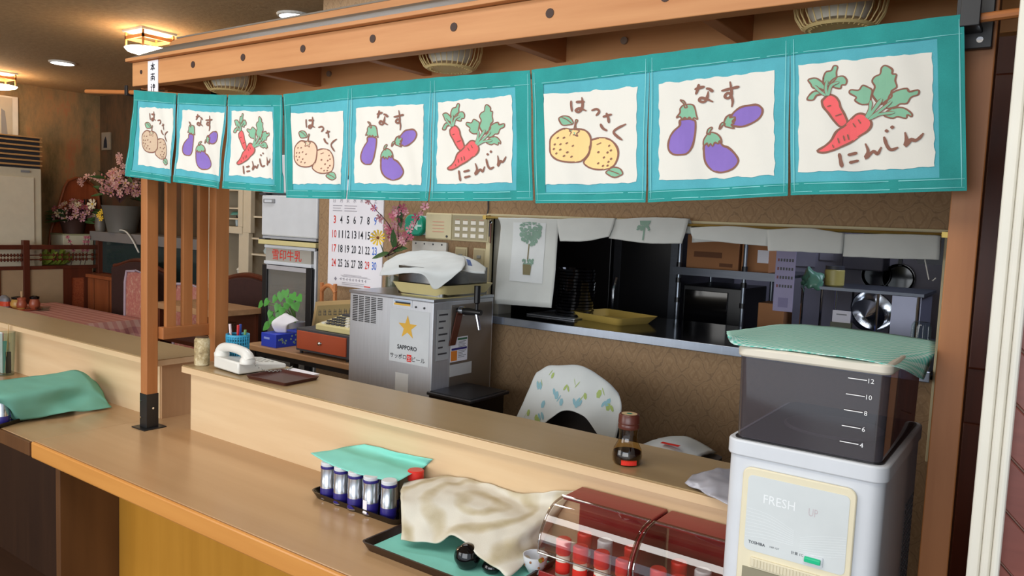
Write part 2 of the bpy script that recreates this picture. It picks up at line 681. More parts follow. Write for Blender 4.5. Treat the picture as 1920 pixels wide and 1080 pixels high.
def blossom_mesh(name, mat, mat2, petals=5):
    vs, fs, mi = [(0, 0, 0.0)], [], []
    for k in range(petals):
        a = 2 * pi * k / petals
        b = pi / petals
        o = len(vs)
        for r, t, z in ((0.45, -b * 0.8, 0.12), (0.95, -b * 0.55, 0.28), (1.0, b * 0.55, 0.28), (0.45, b * 0.8, 0.12)):
            vs.append((r * math.cos(a + t), r * math.sin(a + t), z))
        fs.append((0, o, o + 1, o + 2, o + 3))
        mi.append(0)
    o = len(vs)
    for k in range(6):
        a = 2 * pi * k / 6
        vs.append((0.2 * math.cos(a), 0.2 * math.sin(a), 0.14))
    vs.append((0, 0, 0.24))
    for k in range(6):
        fs.append((o + k, o + (k + 1) % 6, o + 6))
        mi.append(1)
    me = bpy.data.meshes.new(name)
    me.from_pydata(vs, [], fs)
    me.materials.append(mat)
    me.materials.append(mat2)
    me.polygons.foreach_set('material_index', mi)
    return me


def place(p, d, size, spin=0.0):
    """matrix putting a unit mesh whose z axis faces d at p"""
    q = Vector(d).to_track_quat('Z', 'Y')
    return Matrix.LocRotScale(Vector(p), q @ Matrix.Rotation(spin, 3, 'Z').to_quaternion(), Vector((size, size, size)))


def placey(p, d, nrm, size):
    """matrix: leaf axis (+y) along d, face normal roughly nrm"""
    y = Vector(d).normalized()
    z = Vector(nrm)
    z = (z - y * z.dot(y)).normalized()
    x = y.cross(z)
    m = Matrix((x, y, z)).transposed().to_4x4()
    return Matrix.Translation(Vector(p)) @ m @ Matrix.Scale(size, 4)


ORD = ['first', 'second', 'third', 'fourth', 'fifth', 'sixth', 'seventh', 'eighth', 'ninth', 'tenth', 'eleventh', 'twelfth', 'thirteenth', 'fourteenth', 'fifteenth']

# ------------------------------------------------------------------ the room
M_ceil = mottled('ceiling_plaster', [(0.3, 'ae9472'), (0.7, 'c8ad86')], 30, (1, 1, 1))
M_floor = wood('floor_boards', '3f2a1d', '523727', 'X', 5, 0.45)
M_motA = mottled('mottled_wallpaper', [(0.28, '6a6248'), (0.45, '8f7a5a'), (0.58, 'a8865e'), (0.72, 'b87050')], 6, (1, 1, 0.35))
M_motB = mottled('mottled_wallpaper_shaded', [(0.3, '3b3328'), (0.55, '5c4733'), (0.75, '6d4431')], 6, (1, 1, 0.35))  # same wallpaper, with the back wall's shade put into its colours
M_wallp = wallpaper()
M_kwall = plain('kitchen_wall_paint', 'a9a7b6', 0.7)
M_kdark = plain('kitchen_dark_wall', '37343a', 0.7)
struct('floor', MB().box(-8.2, 1.6, -3.2, 4.6, -0.05, 0), M_floor)
struct('ceiling', MB().box(-8.2, 1.6, -3.2, 4.6, 2.6, 2.65), M_ceil)
struct('wall_left', MB().box(-7.8, -7.7, -3.2, 3.95, 0, 2.6), M_motA)
struct('wall_back', MB().box(-7.7, -2.97, 3.87, 3.97, 0, 2.6), M_motB)
WX0, WX1, WZ0, WZ1 = -1.905, -0.275, 1.17, 1.565
wm = MB()
wm.box(-2.97, WX0, 2.55, 2.65, 0, 2.6)
wm.box(WX0, WX1, 2.55, 2.65, 0, WZ0 - 0.03)
wm.box(WX0, WX1, 2.55, 2.65, WZ1, 2.6)
wm.box(WX1, 0.45, 2.55, 2.65, 0, 2.6)
struct('wall_middle', wm, M_wallp)
struct('wall_kitchen_left', MB().box(-2.97, -2.87, 2.65, 4.5, 0, 2.6), M_kdark)
struct('wall_kitchen_back', MB().box(-2.97, 0.45, 4.3, 4.4, 0, 2.6), M_kwall)
struct('wall_kitchen_right', MB().box(0.35, 0.45, 1.02, 4.3, 0, 2.6), M_kdark)
# near right wall: red brown herringbone panelling with white trim
struct('wall_right', MB().box(-0.03, 1.6, 1.0, 1.06, 0, 2.6), plain('panel_grout', 'a57f70', 0.7))
wr = bpy.data.objects['wall_right']
M_tile = wood('herringbone_wood', '6e3930', '80463b', 'X', 20, 0.35)
w_, l_ = 0.042, 0.126
for i in range(-40, 41):
    for j in range(-6, 7):
        for q in (0, 1):
            ox, oz = i * w_ + j * l_, i * w_ - j * l_
            r_ = (ox, oz, ox + l_, oz + w_) if q == 0 else (ox, oz + w_, ox + w_, oz + w_ + l_)
            cx_, cz_ = (r_[0] + r_[2]) / 2, (r_[1] + r_[3]) / 2
            k_ = math.sqrt(0.5)
            X_, Z_ = 0.05 + k_ * (cx_ - cz_), 1.30 + k_ * (cx_ + cz_)
            if not (-0.06 < X_ < 0.24 and 0.85 < Z_ < 2.0):
                continue
            hx, hz = (r_[2] - r_[0]) / 2 - 0.0012, (r_[3] - r_[1]) / 2 - 0.0012
            bm = bmesh.new()
            bmesh.ops.create_cube(bm, size=1.0, matrix=Matrix.Translation((X_, 0.9965, Z_)) @ Matrix.Rotation(-pi / 4, 4, 'Y') @ Matrix.Diagonal((2 * hx, 0.007, 2 * hz, 1)))
            g_ = bmesh.ops.bisect_plane(bm, geom=bm.verts[:] + bm.edges[:] + bm.faces[:], plane_co=(-0.028, 0, 0), plane_no=(1, 0, 0), clear_inner=True)
            if len(bm.faces) > 3:
                me = bpy.data.meshes.new('herringbone_tile')
                bm.to_mesh(me)
                me.materials.append(M_tile)
                o = bpy.data.objects.new('herringbone_tile', me)
                COL.objects.link(o)
                o.parent = wr
                md = o.modifiers.new('bevel', 'BEVEL')
                md.width, md.segments, md.limit_method = 0.0012, 1, 'ANGLE'
            bm.free()
tr = MB()
tr.box(-0.057, -0.044, 0.985, 1.06, 0, 2.6)
tr.box(-0.044, -0.034, 0.978, 1.06, 0, 2.6)
tr.box(-0.034, -0.026, 0.970, 1.06, 0, 2.6)
struct('trim_1', tr, plain('trim_white', 'd5d2c6', 0.45), bevel=0.003)
d1 = MB().box(-0.235, 0.30, 2.47, 2.51, 0, 2.15)
struct('door_1', d1, M_darkwood, bevel=0.004)
for x0, x1, z0, z1 in ((-0.185, -0.02, 1.2, 2.0), (0.03, 0.24, 1.2, 2.0), (-0.185, -0.02, 0.15, 1.05), (0.03, 0.24, 0.15, 1.05)):
    struct('door_panel', MB().box(x0, x1, 2.455, 2.47, z0, z1), M_darkwood, bpy.data.objects['door_1'], bevel=0.006)
# serving window frame
wf = MB()
wf.box(WX0 - 0.022, WX0, 2.532, 2.655, WZ0 - 0.01, WZ1 + 0.012)
wf.box(WX1, WX1 + 0.03, 2.532, 2.655, 0.9, WZ1 + 0.012)
wf.box(WX0 - 0.022, WX1 + 0.03, 2.532, 2.655, WZ1, WZ1 + 0.016)
struct('window_1', wf, M_cream, bevel=0.002)
struct('window_jamb', MB().box(WX0, WX0 + 0.035, 2.56, 2.65, WZ0, WZ1), plain('jamb_grey', '8f8c80', 0.6), bpy.data.objects['window_1'])

# stainless counter of the serving window
t = T('serving_counter', 'long stainless steel counter ledge under the kitchen serving window', 'counter', (-1.1, 2.7, 0), None)
t.part('steel_top', MB().box(WX0 - 0.05, WX1 - 0.002, 2.50, 3.06, WZ0 - 0.003, WZ0), plain('dark_polished_steel', '55565c', 0.12, 1.0))
t.part('front_edge', MB().box(WX0 - 0.05, WX1 - 0.002, 2.492, 2.50, WZ0 - 0.030, WZ0 + 0.001), M_steel2, bevel=0.002)
t.part('cabinet_body', MB().box(WX0, WX1, 2.66, 3.05, 0.0, WZ0 - 0.031), M_steel)

# ------------------------------------------------------------------ counters
YF = 1.160
t = T('main_counter', 'long wooden front counter with orange edge and yellow-brown apron', 'counter', (-1.4, 1.3, 0))
t.part('worktop', MB().box(-2.765, -0.06, YF + 0.008, 1.88, 0.700, 0.750), M_top, bevel=0.002)
t.part('edge_band', MB().box(-2.765, -0.06, YF - 0.004, YF + 0.008, 0.694, 0.749), M_band, bevel=0.005)
t.part('apron_panel', MB().box(-2.66, -0.06, 1.40, 1.42, 0.0, 0.700), M_apron)
t.part('support_panel', MB().box(-2.69, -2.66, 1.20, 1.42, 0.0, 0.700), M_brownp, bevel=0.002)
t.part('rear_panel', MB().box(-2.50, -0.50, 1.84, 1.86, 0.0, 0.70), M_riserZ)

M_shadebrown = wood('shaded_brown_panel', '2e1b10', '3c2516', 'Z', 6, 0.5)  # deep brown with the shade beneath the side counter painted in
t = T('wing_counter', 'lower side counter continuing to the left of the wooden post', 'counter', (-3.7, 1.3, 0))
t.part('worktop', MB().box(-4.7, -2.768, YF + 0.002, 1.88, 0.700, 0.749), M_top, bevel=0.002)
t.part('edge_band', MB().box(-4.7, -2.768, YF - 0.008, YF + 0.002, 0.70, 0.748), M_brownp, bevel=0.002)  # darker brown here stands in for shade along the edge
t.part('apron_panel', MB().box(-4.7, -2.83, 1.45, 1.47, 0.0, 0.70), M_shadebrown)
t.part('support_panel', MB().box(-2.83, -2.79, 1.30, 1.47, 0.0, 0.70), M_shadebrown)

ZS = 0.985
t = T('raised_shelf', 'pale wooden raised shelf running along the back of the main counter', 'shelf', (-1.5, 1.7, 0.75))
t.part('shelf_top', MB().box(-2.56, -0.50, 1.578, 1.835, ZS - 0.004, ZS), M_shelf, bevel=0.0015)
t.part('shelf_lip', MB().box(-2.56, -0.50, 1.575, 1.835, ZS - 0.026, ZS - 0.004), M_riser, bevel=0.0015)
t.part('riser_panel', MB().box(-2.53, -0.51, 1.594, 1.616, 0.75, ZS - 0.026), M_riser)
t.part('end_panel', MB().box(-2.53, -2.51, 1.616, 1.82, 0.75, ZS - 0.026), M_riserZ)

t = T('wing_shelf', 'pale wooden raised shelf on the left side counter beside the dining room', 'shelf', (-3.7, 1.7, 0.75))
t.part('shelf_top', MB().box(-4.7, -2.71, 1.562, 1.80, ZS - 0.004, ZS), M_shelf, bevel=0.0015)
t.part('shelf_lip', MB().box(-4.7, -2.71, 1.560, 1.80, ZS - 0.026, ZS - 0.004), M_riser, bevel=0.0015)
t.part('riser_panel', MB().box(-4.7, -2.745, 1.60, 1.622, 0.749, ZS - 0.026), M_riser)
t.part('end_panel', MB().box(-2.757, -2.737, 1.604, 1.79, 0.75, ZS - 0.026), M_riserZ)

# ------------------------------------------------------------------ wooden canopy
P_ = 0.045
can = T('wooden_canopy', 'wooden stall canopy with slatted end and peg-studded beam over the counter', 'canopy', (-1.4, 1.5, 0.75))
BZ0, BZ1 = 1.963, 2.043
can.part('post', MB().box(-2.682, -2.640, 1.490, 1.532, 0.875, 2.04), M_canopyZ, bevel=0.002)
can.part('post', MB().box(-2.612, -2.568, 1.715, 1.772, 0.75, 2.04), M_canopyZ, bevel=0.002)
can.part('post', MB().box(-0.158, -0.113, 1.490, 1.535, 0.875, 2.04), M_canopyZ, bevel=0.002)
for x0 in (-2.684, -0.160):
    sh = MB().box(x0, x0 + 0.046, 1.488, 1.534, 0.754, 0.877)
    sh.box(x0 - 0.02, x0 + 0.066, 1.468, 1.554, 0.750, 0.754)
    so = can.part('post_shoe', sh, M_black, label='black steel shoe', bevel=0.001)
    for bx, by, bz, ax in ((x0 + 0.012, 1.487, 0.79, 'y'), (x0 + 0.012, 1.487, 0.85, 'y'), (x0 + 0.047, 1.511, 0.825, 'x')):
        e = (0, -0.003, 0) if ax == 'y' else (0.003, 0, 0)
        can.part('bolt', MB().cyl((bx, by, bz), (bx + e[0], by + e[1], bz), 0.004, n=8), M_chrome, so)
can.part('front_beam', MB().box(-2.665, -0.09, 1.450, 1.490, BZ0, BZ1), M_canopy, bevel=0.002)
can.part('rear_beam', MB().box(-2.665, -0.09, 1.715, 1.750, BZ0 - 0.025, BZ1), M_canopy, bevel=0.002)
for x in (-2.48, -2.03, -1.555, -1.10, -0.62):
    can.part('rafter', MB().box(x, x + 0.03, 1.490, 1.715, BZ0, BZ1), M_canopyY, bevel=0.002)
for i, x in enumerate((-2.607, -2.301, -2.042, -1.770, -1.496, -1.224, -0.952, -0.680, -0.41)):
    can.part('peg', MB().cyl((x, 1.452, 2.008), (x, 1.4485, 2.008), 0.0105 if i else 0.007, n=14), plain('peg_dark', '3b241b', 0.6))
for x in (-1.96, -1.17, -0.905, -0.45):
    can.part('peg', MB().cyl((x, 1.716, 2.0), (x, 1.708, 2.0), 0.009, n=12), plain('peg_grey', '8b7565', 0.5))
# slatted end
for y in (1.571, 1.636, 1.700):
    can.part('slat', MB().box(-2.633, -2.615, y - 0.022, y + 0.016, 1.118, 1.965), M_canopyZ, bevel=0.0015)
can.part('lattice_rail', MB().box(-2.640, -2.606, 1.532, 1.716, 1.077, 1.120), M_canopyY, bevel=0.0015)
can.part('lattice_rail', MB().box(-2.640, -2.606, 1.532, 1.716, 1.965, 2.03), M_canopyY, bevel=0.0015)
# roof
M_roofg = plain('roof_grey', '7e7468', 0.6)
can.part('eave_board', MB().box(-2.675, -0.05, 1.430, 1.80, BZ1 + 0.001, BZ1 + 0.012), M_canopy, bevel=0.0015)
rf = MB().prism([(-2.68, 1.433, BZ1 + 0.012), (-2.68, 1.62, 2.143), (-2.68, 1.80, BZ1 + 0.012)], (2.63, 0, 0))
can.part('roof_panel', rf, M_roofg)
can.part('ridge_board', MB().prism([(-2.71, 1.612, 2.139), (-2.71, 1.612, 2.147), (-2.685, 1.612, 2.155), (-2.64, 1.612, 2.159), (-0.05, 1.612, 2.159), (-0.05, 1.612, 2.139)], (0, 0.03, 0)), M_canopy)
can.part('ridge_cap', MB().box(-2.66, -0.05, 1.610, 1.644, 2.159, 2.164), M_roofg)

# lamp shades hanging under the canopy roof
M_shadew = plain('shade_paper', 'e4dfd0', 0.8)
M_bamboo = plain('bamboo_strip', 'e4c88c', 0.5)
shades = []
for x, lab in ((-2.325, 'round bamboo-ribbed lamp under the left end of the canopy'), (-1.36, 'round bamboo-ribbed lamp above the middle curtain'), (-0.385, 'round bamboo-ribbed lamp above the right curtain near the post')):
    if not shades:
        t = T('bamboo_lamp', lab, 'lamp', (x, 1.60, 1.945), 'lamps under the canopy', world=False)
        prof = [(0.050, 0.0), (0.068, 0.006), (0.080, 0.025), (0.085, 0.05), (0.085, 0.098)]
        t.part('inner_bowl', MB().lathe([(0.0, 0.014), (0.046, 0.016), (0.056, 0.03), (0.060, 0.05), (0.060, 0.098)], n=28), M_shadew, smooth=True)
        for k in range(32):
            a = 2 * pi * k / 32
            t.part('rib', MB().tube([(r * math.cos(a), r * math.sin(a), z) for r, z in prof], 0.0013, 5), M_bamboo)
        t.part('bottom_ring', MB().lathe([(0.046, 0.004), (0.060, 0.0), (0.066, 0.004), (0.060, 0.008), (0.046, 0.008), (0.046, 0.004)], n=32), M_bamboo, smooth=True)
        t.part('top_ring', MB().lathe([(0.082, 0.092), (0.087, 0.092), (0.087, 0.099), (0.082, 0.099), (0.082, 0.092)], n=32), M_bamboo)
        shades.append(t.o)
    else:
        dup(shades[0], (x, 1.60, 1.945), lab)

# paper strip sign on the beam
t = T('paper_strip_sign', 'narrow white paper strip with brushed characters on left beam end', 'sign', (-2.53, 1.449, 1.90))
t.part('paper', MB().box(-2.562, -2.500, 1.4475, 1.4495, 1.875, 2.040), M_paper)
g = MB()
zz = 2.020
GL = [[(-.012, .004, .012, .005), (0, .013, 0, -.013), (-.002, .002, -.012, -.010), (.002, .002, .012, -.010), (-.007, -.008, .007, -.008)],
      [(-.012, .010, .012, .010), (-.010, .002, .010, .002), (-.010, .002, -.010, -.012), (.010, .002, .010, -.012), (-.006, -.005, .006, -.005), (0, .013, 0, -.010)],
      [(-.010, .012, -.006, .008), (-.012, .003, -.004, .003), (-.008, .003, -.008, -.013), (.002, .009, .012, .009), (.002, .000, .012, .000), (.007, .013, .007, -.013), (.002, .009, .002, .000), (.012, .009, .012, .000)],
      [(-.010, .008, -.007, -.008), (-.007, -.008, -.003, -.004), (.006, .007, .010, -.003)]]
for ch in GL:
    for (a, b, c, d) in ch:
        p, q = Vector((-2.531 + a, 1.4468, zz + b)), Vector((-2.531 + c, 1.4468, zz + d))
        n_ = (q - p).cross(Vector((0, 1, 0))).normalized() * 0.0016
        g.poly([p + n_, q + n_, q - n_, p - n_])
    zz -= 0.035
t.part('lettering', g, M_ink)

# curtain rod
t = T('curtain_rod', 'slim wooden curtain rod carrying the turquoise curtains on black brackets', 'rod', (-1.4, 1.434, 1.89))
rp = [(-2.95, 1.434, 1.962), (-2.6, 1.434, 1.936), (-2.2, 1.434, 1.898), (-1.82, 1.434, 1.874), (-1.54, 1.434, 1.876), (-1.26, 1.434, 1.877), (-0.97, 1.434, 1.873), (-0.69, 1.434, 1.880), (-0.42, 1.434, 1.888), (-0.155, 1.434, 1.899), (-0.06, 1.434, 1.903)]
t.part('rod', MB().tube(rp, 0.0075, 10), plain('rod_wood', 'b8733f', 0.3), smooth=True)
b = MB().box(-0.172, -0.118, 1.474, 1.489, 1.862, 1.955)
b.box(-0.160, -0.132, 1.420, 1.474, 1.886, 1.894)
b.box(-0.160, -0.132, 1.418, 1.424, 1.886, 1.945)
br = t.part('bracket', b, M_black, bevel=0.0015)
t.part('screw', MB().cyl((-0.135, 1.475, 1.875), (-0.135, 1.471, 1.875), 0.005, n=10), M_chrome, br)
b = MB().box(-2.668, -2.640, 1.462, 1.489, 1.918, 1.955)
b.box(-2.662, -2.646, 1.424, 1.462, 1.928, 1.936)
b.box(-2.662, -2.646, 1.420, 1.426, 1.928, 1.962)
t.part('bracket', b, M_black, bevel=0.0015)

# ------------------------------------------------------------------ printed curtains
PANELS=[
  [(-2.596, 1.94), (-2.344, 1.914), (-2.348, 1.631), (-2.637, 1.654)] ,
  [(-2.338, 1.914), (-2.073, 1.893), (-2.092, 1.615), (-2.342, 1.635)] ,
  [(-2.067, 1.893), (-1.819, 1.878), (-1.791, 1.606), (-2.081, 1.617)] ,
  [(-1.812, 1.879), (-1.543, 1.885), (-1.537, 1.594), (-1.786, 1.594)] ,
  [(-1.543, 1.885), (-1.258, 1.885), (-1.252, 1.594), (-1.537, 1.594)] ,
  [(-1.258, 1.885), (-0.977, 1.881), (-0.951, 1.601), (-1.252, 1.594)] ,
  [(-0.972, 1.881), (-0.693, 1.889), (-0.681, 1.602), (-0.948, 1.595)] ,
  [(-0.693, 1.889), (-0.422, 1.897), (-0.404, 1.619), (-0.68, 1.602)] ,
  [(-0.422, 1.897), (-0.155, 1.904), (-0.127, 1.631), (-0.403, 1.62)] ,
]
WHITES=[
  [(-2.559, 1.883), (-2.359, 1.868), (-2.36, 1.674), (-2.569, 1.691)] ,
  [(-2.308, 1.862), (-2.085, 1.842), (-2.101, 1.654), (-2.33, 1.676)] ,
  [(-2.048, 1.846), (-1.858, 1.836), (-1.853, 1.646), (-2.05, 1.657)] ,
  [(-1.776, 1.826), (-1.563, 1.823), (-1.567, 1.632), (-1.78, 1.631)] ,
  [(-1.519, 1.828), (-1.283, 1.826), (-1.28, 1.631), (-1.514, 1.635)] ,
  [(-1.239, 1.827), (-1.023, 1.832), (-1.011, 1.639), (-1.232, 1.633)] ,
  [(-0.936, 1.827), (-0.716, 1.83), (-0.706, 1.64), (-0.931, 1.634)] ,
  [(-0.669, 1.832), (-0.446, 1.841), (-0.433, 1.654), (-0.655, 1.644)] ,
  [(-0.403, 1.847), (-0.196, 1.851), (-0.177, 1.667), (-0.389, 1.659)] ,
]
ART={
 'nasu':{
  'P': [[(20, 40), (20, 45), (15, 50), (11, 56), (9, 64), (10, 70), (14, 74), (20, 75), (26, 74), (30, 68), (32, 59), (33, 50), (33, 42), (31, 40), (28, 39), (24, 39)], [(40, 67), (40, 75), (41, 83), (45, 90), (52, 94), (59, 94), (66, 91), (70, 85), (69, 80), (65, 74), (61, 70), (57, 68), (54, 64), (49, 65), (44, 65)], [(64, 40), (67, 36), (73, 32), (80, 31), (86, 31), (90, 35), (90, 40), (87, 45), (81, 49), (74, 51), (68, 50), (65, 48), (68, 43)]] ,
  'G': [[(20, 28), (22, 25), (26, 24), (31, 25), (33, 29), (34, 35), (35, 40), (32, 38), (30, 40), (28, 37), (26, 39), (24, 37), (22, 39), (20, 36), (17, 37), (20, 32)], [(20, 19), (23, 20), (25, 24), (26, 27), (24, 27), (23, 23)], [(40, 61), (43, 56), (47, 54), (52, 56), (55, 60), (56, 65), (54, 63), (53, 66), (50, 64), (48, 68), (46, 65), (44, 68), (43, 64), (40, 67)], [(43, 55), (44, 51), (47, 49), (48, 50), (46, 53), (46, 56)], [(58, 45), (60, 40), (64, 38), (63, 41), (68, 41), (65, 45), (67, 47), (64, 48), (67, 52), (61, 50), (59, 49)], [(54, 51), (55, 47), (57, 45), (59, 47), (57, 48), (55, 51)]] ,
  'T': [[(33, 10), (37, 9), (42, 8)], [(37, 5), (36, 10), (34, 15)], [(43, 10), (46, 11), (49, 14)], [(45, 13), (44, 19), (42, 23), (39, 23), (37, 21), (39, 19), (44, 21), (49, 24)], [(56, 14), (64, 13), (72, 12)], [(64, 6), (65, 13), (65, 19), (62, 22), (59, 20), (61, 17), (64, 18), (66, 25), (65, 31)]] ,
 },
 'hassaku':{
  'O': [[(52, 53), (59, 51), (69, 52), (76, 56), (81, 63), (82, 71), (79, 79), (74, 83), (64, 85), (55, 84), (48, 81), (44, 76), (50, 68), (51, 58)], [(30, 40), (23, 39), (16, 43), (10, 49), (9, 57), (10, 66), (16, 72), (24, 75), (34, 76), (43, 74), (50, 66), (52, 56), (51, 48), (46, 42), (38, 40)]] ,
  'G': [[(18, 27), (22, 25), (28, 26), (32, 30), (33, 34), (28, 35), (22, 35), (19, 31)], [(34, 40), (35, 35), (36, 30), (38, 31), (36, 35), (36, 40)], [(28, 41), (33, 40), (40, 42), (37, 45), (38, 48), (34, 46), (30, 47), (31, 43)], [(68, 88), (72, 85), (77, 83), (84, 85), (87, 90), (85, 92), (78, 94), (71, 91)]] ,
  'S': [[(20, 26), (26, 29), (32, 34)], [(71, 86), (77, 88), (84, 91)], [(58, 58), (63, 56)]] ,
  'd': [(15, 56), (21, 56), (27, 55), (33, 58), (14, 61), (21, 62), (28, 65), (25, 69), (32, 70), (18, 49), (24, 49), (17, 66), (72, 60), (74, 65), (60, 66), (66, 72), (74, 74), (60, 78), (65, 81), (71, 77), (70, 81), (70, 67)] ,
  'T': [[(31, 9), (31, 14), (32, 21)], [(36, 11), (40, 11), (45, 11)], [(42, 6), (43, 13), (42, 19), (39, 22), (36, 20), (40, 18), (47, 21)], [(52, 21), (58, 20), (61, 23), (57, 27)], [(65, 29), (70, 28), (75, 27)], [(69, 25), (71, 30), (72, 36)], [(62, 36), (65, 41), (70, 44)], [(89, 38), (81, 42), (77, 46), (81, 51), (86, 55)]] ,
 },
 'ninjin':{
  'R': [[(20, 34), (24, 30), (29, 32), (32, 37), (33, 42), (36, 49), (38, 57), (33, 60), (28, 54), (24, 47), (20, 41), (19, 36)], [(15, 81), (21, 77), (26, 72), (30, 64), (36, 59), (42, 52), (46, 49), (51, 50), (55, 55), (56, 60), (53, 65), (47, 69), (41, 74), (34, 78), (28, 81), (20, 83)]] ,
  'G': [[(60, 39), (57, 33), (59, 26), (57, 21), (59, 17), (63, 15), (64, 10), (67, 8), (72, 12), (72, 16), (75, 17), (74, 22), (75, 28), (71, 31), (71, 36), (67, 39), (63, 42)], [(55, 41), (49, 41), (44, 37), (45, 34), (40, 30), (41, 27), (47, 28), (50, 24), (54, 26), (57, 29), (56, 35)], [(65, 43), (68, 39), (70, 34), (75, 31), (82, 30), (84, 33), (90, 32), (90, 36), (85, 38), (82, 43), (77, 43), (74, 45), (68, 46)], [(65, 52), (68, 48), (74, 46), (80, 47), (85, 52), (85, 55), (82, 53), (81, 56), (75, 54), (71, 55)], [(20, 20), (20, 14), (22, 9), (26, 8), (28, 4), (31, 5), (30, 10), (30, 15), (27, 19), (24, 22)], [(26, 22), (25, 19), (29, 15), (35, 14), (38, 18), (37, 22), (34, 22), (33, 25), (29, 24)], [(21, 26), (17, 24), (12, 23), (10, 19), (8, 15), (14, 14), (19, 18), (22, 21)], [(20, 29), (15, 30), (12, 34), (7, 33), (9, 29), (13, 26), (18, 27)]] ,
  'L': [[(52, 53), (55, 47), (56, 38)], [(53, 54), (59, 45), (64, 37)], [(54, 55), (62, 48), (71, 40)], [(54, 55), (62, 51), (73, 50)], [(23, 31), (22, 24), (23, 17)], [(24, 31), (26, 22), (32, 19)], [(22, 31), (17, 26), (13, 21)]] ,
  'S': [[(42, 57), (44, 61)], [(46, 54), (48, 58)], [(31, 70), (32, 75)], [(35, 68), (36, 73)], [(38, 67), (39, 72)], [(27, 76), (28, 79)], [(23, 41), (26, 40)], [(29, 50), (34, 48)]] ,
  'T': [[(32, 84), (33, 91), (34, 97)], [(38, 86), (45, 84)], [(39, 93), (46, 91)], [(51, 76), (53, 83), (51, 89), (56, 84), (58, 84), (60, 86), (63, 80)], [(65, 71), (67, 79), (70, 83), (75, 81)], [(66, 65), (68, 67)], [(70, 62), (72, 64)], [(80, 68), (81, 75), (80, 80), (84, 75), (87, 76), (90, 74), (93, 70)]] ,
 },
}

YN = 1.420


def yd(x, z):
    k = (1.90 - z) / 0.28
    k = max(0, min(1.1, k))
    a = 1.6 if x < -1.8 else 1.0
    y = YN + a * k * (0.006 * math.sin(x * 22.5 + 0.7) + 0.003 * math.sin(x * 47 + z * 9)) + 0.0015 * math.sin(x * 90 + z * 35)
    return y


def quad(q, s, t):
    return ((1 - s) * (1 - t) * q[0][0] + s * (1 - t) * q[1][0] + s * t * q[2][0] + (1 - s) * t * q[3][0],
            (1 - s) * (1 - t) * q[0][1] + s * (1 - t) * q[1][1] + s * t * q[2][1] + (1 - s) * t * q[3][1])


def onq(q, off, edge=0.0, jit=0.0):
    def fn(s, t):
        x, z = quad(q, s, t)
        if jit:
            m = min(s, 1 - s, t, 1 - t)
            if m < 0.01:
                x += jit * noise.noise((x * 60, z * 60, 1.3))
                z += jit * noise.noise((x * 60, z * 60, 7.7))
        return (x, yd(x, z) - off, z)
    return fn


def fill(mb, pts, q, off, mi):
    """a printed patch that follows the cloth"""
    pts = [(p[0] / 100, p[1] / 100) for p in pts]
    n = len(pts)
    x0, x1 = min(p[0] for p in pts), max(p[0] for p in pts)
    y0, y1 = min(p[1] for p in pts), max(p[1] for p in pts)
    vin = [Vector(p) for p in pts]
    k = 0.05
    yy = y0 + k
    while yy < y1:
        xx = x0 + k
        while xx < x1:
            vin.append(Vector((xx, yy)))
            xx += k
        yy += k
    r = delaunay_2d_cdt(vin, [], [list(range(n))], 1, 1e-5)
    f = onq(q, off)
    mb.add([f(v.x, v.y) for v in r[0]], [tuple(t) for t in r[2]], mi)


def stroke(mb, pts, q, off, w, mi, closed=False):
    """a brush stroke that follows the cloth"""
    P = [Vector((p[0] / 100, p[1] / 100)) for p in pts]
    if closed:
        P = P + [P[0], P[1]]
    n = max(len(P) * 3, 6)
    pts = [spline(P, i / n) for i in range(n + 1)]
    f = onq(q, off)
    vs, fs = [], []
    for i, p in enumerate(pts):
        d = pts[min(i + 1, n)] - pts[max(i - 1, 0)]
        if d.length < 1e-6:
            d = Vector((1, 0))
        nn = Vector((-d.y, d.x)).normalized()
        ww = w * (0.75 + 0.5 * abs(noise.noise((p.x * 9, p.y * 9, 3))))
        if not closed:
            e = min(i, n - i) / n
            ww *= min(1, 0.45 + 4 * e)
        vs += [f(*(p + nn * ww)), f(*(p - nn * ww))]
    for i in range(n):
        fs.append((2 * i, 2 * i + 1, 2 * i + 3, 2 * i + 2))
    mb.add(vs, fs, mi)


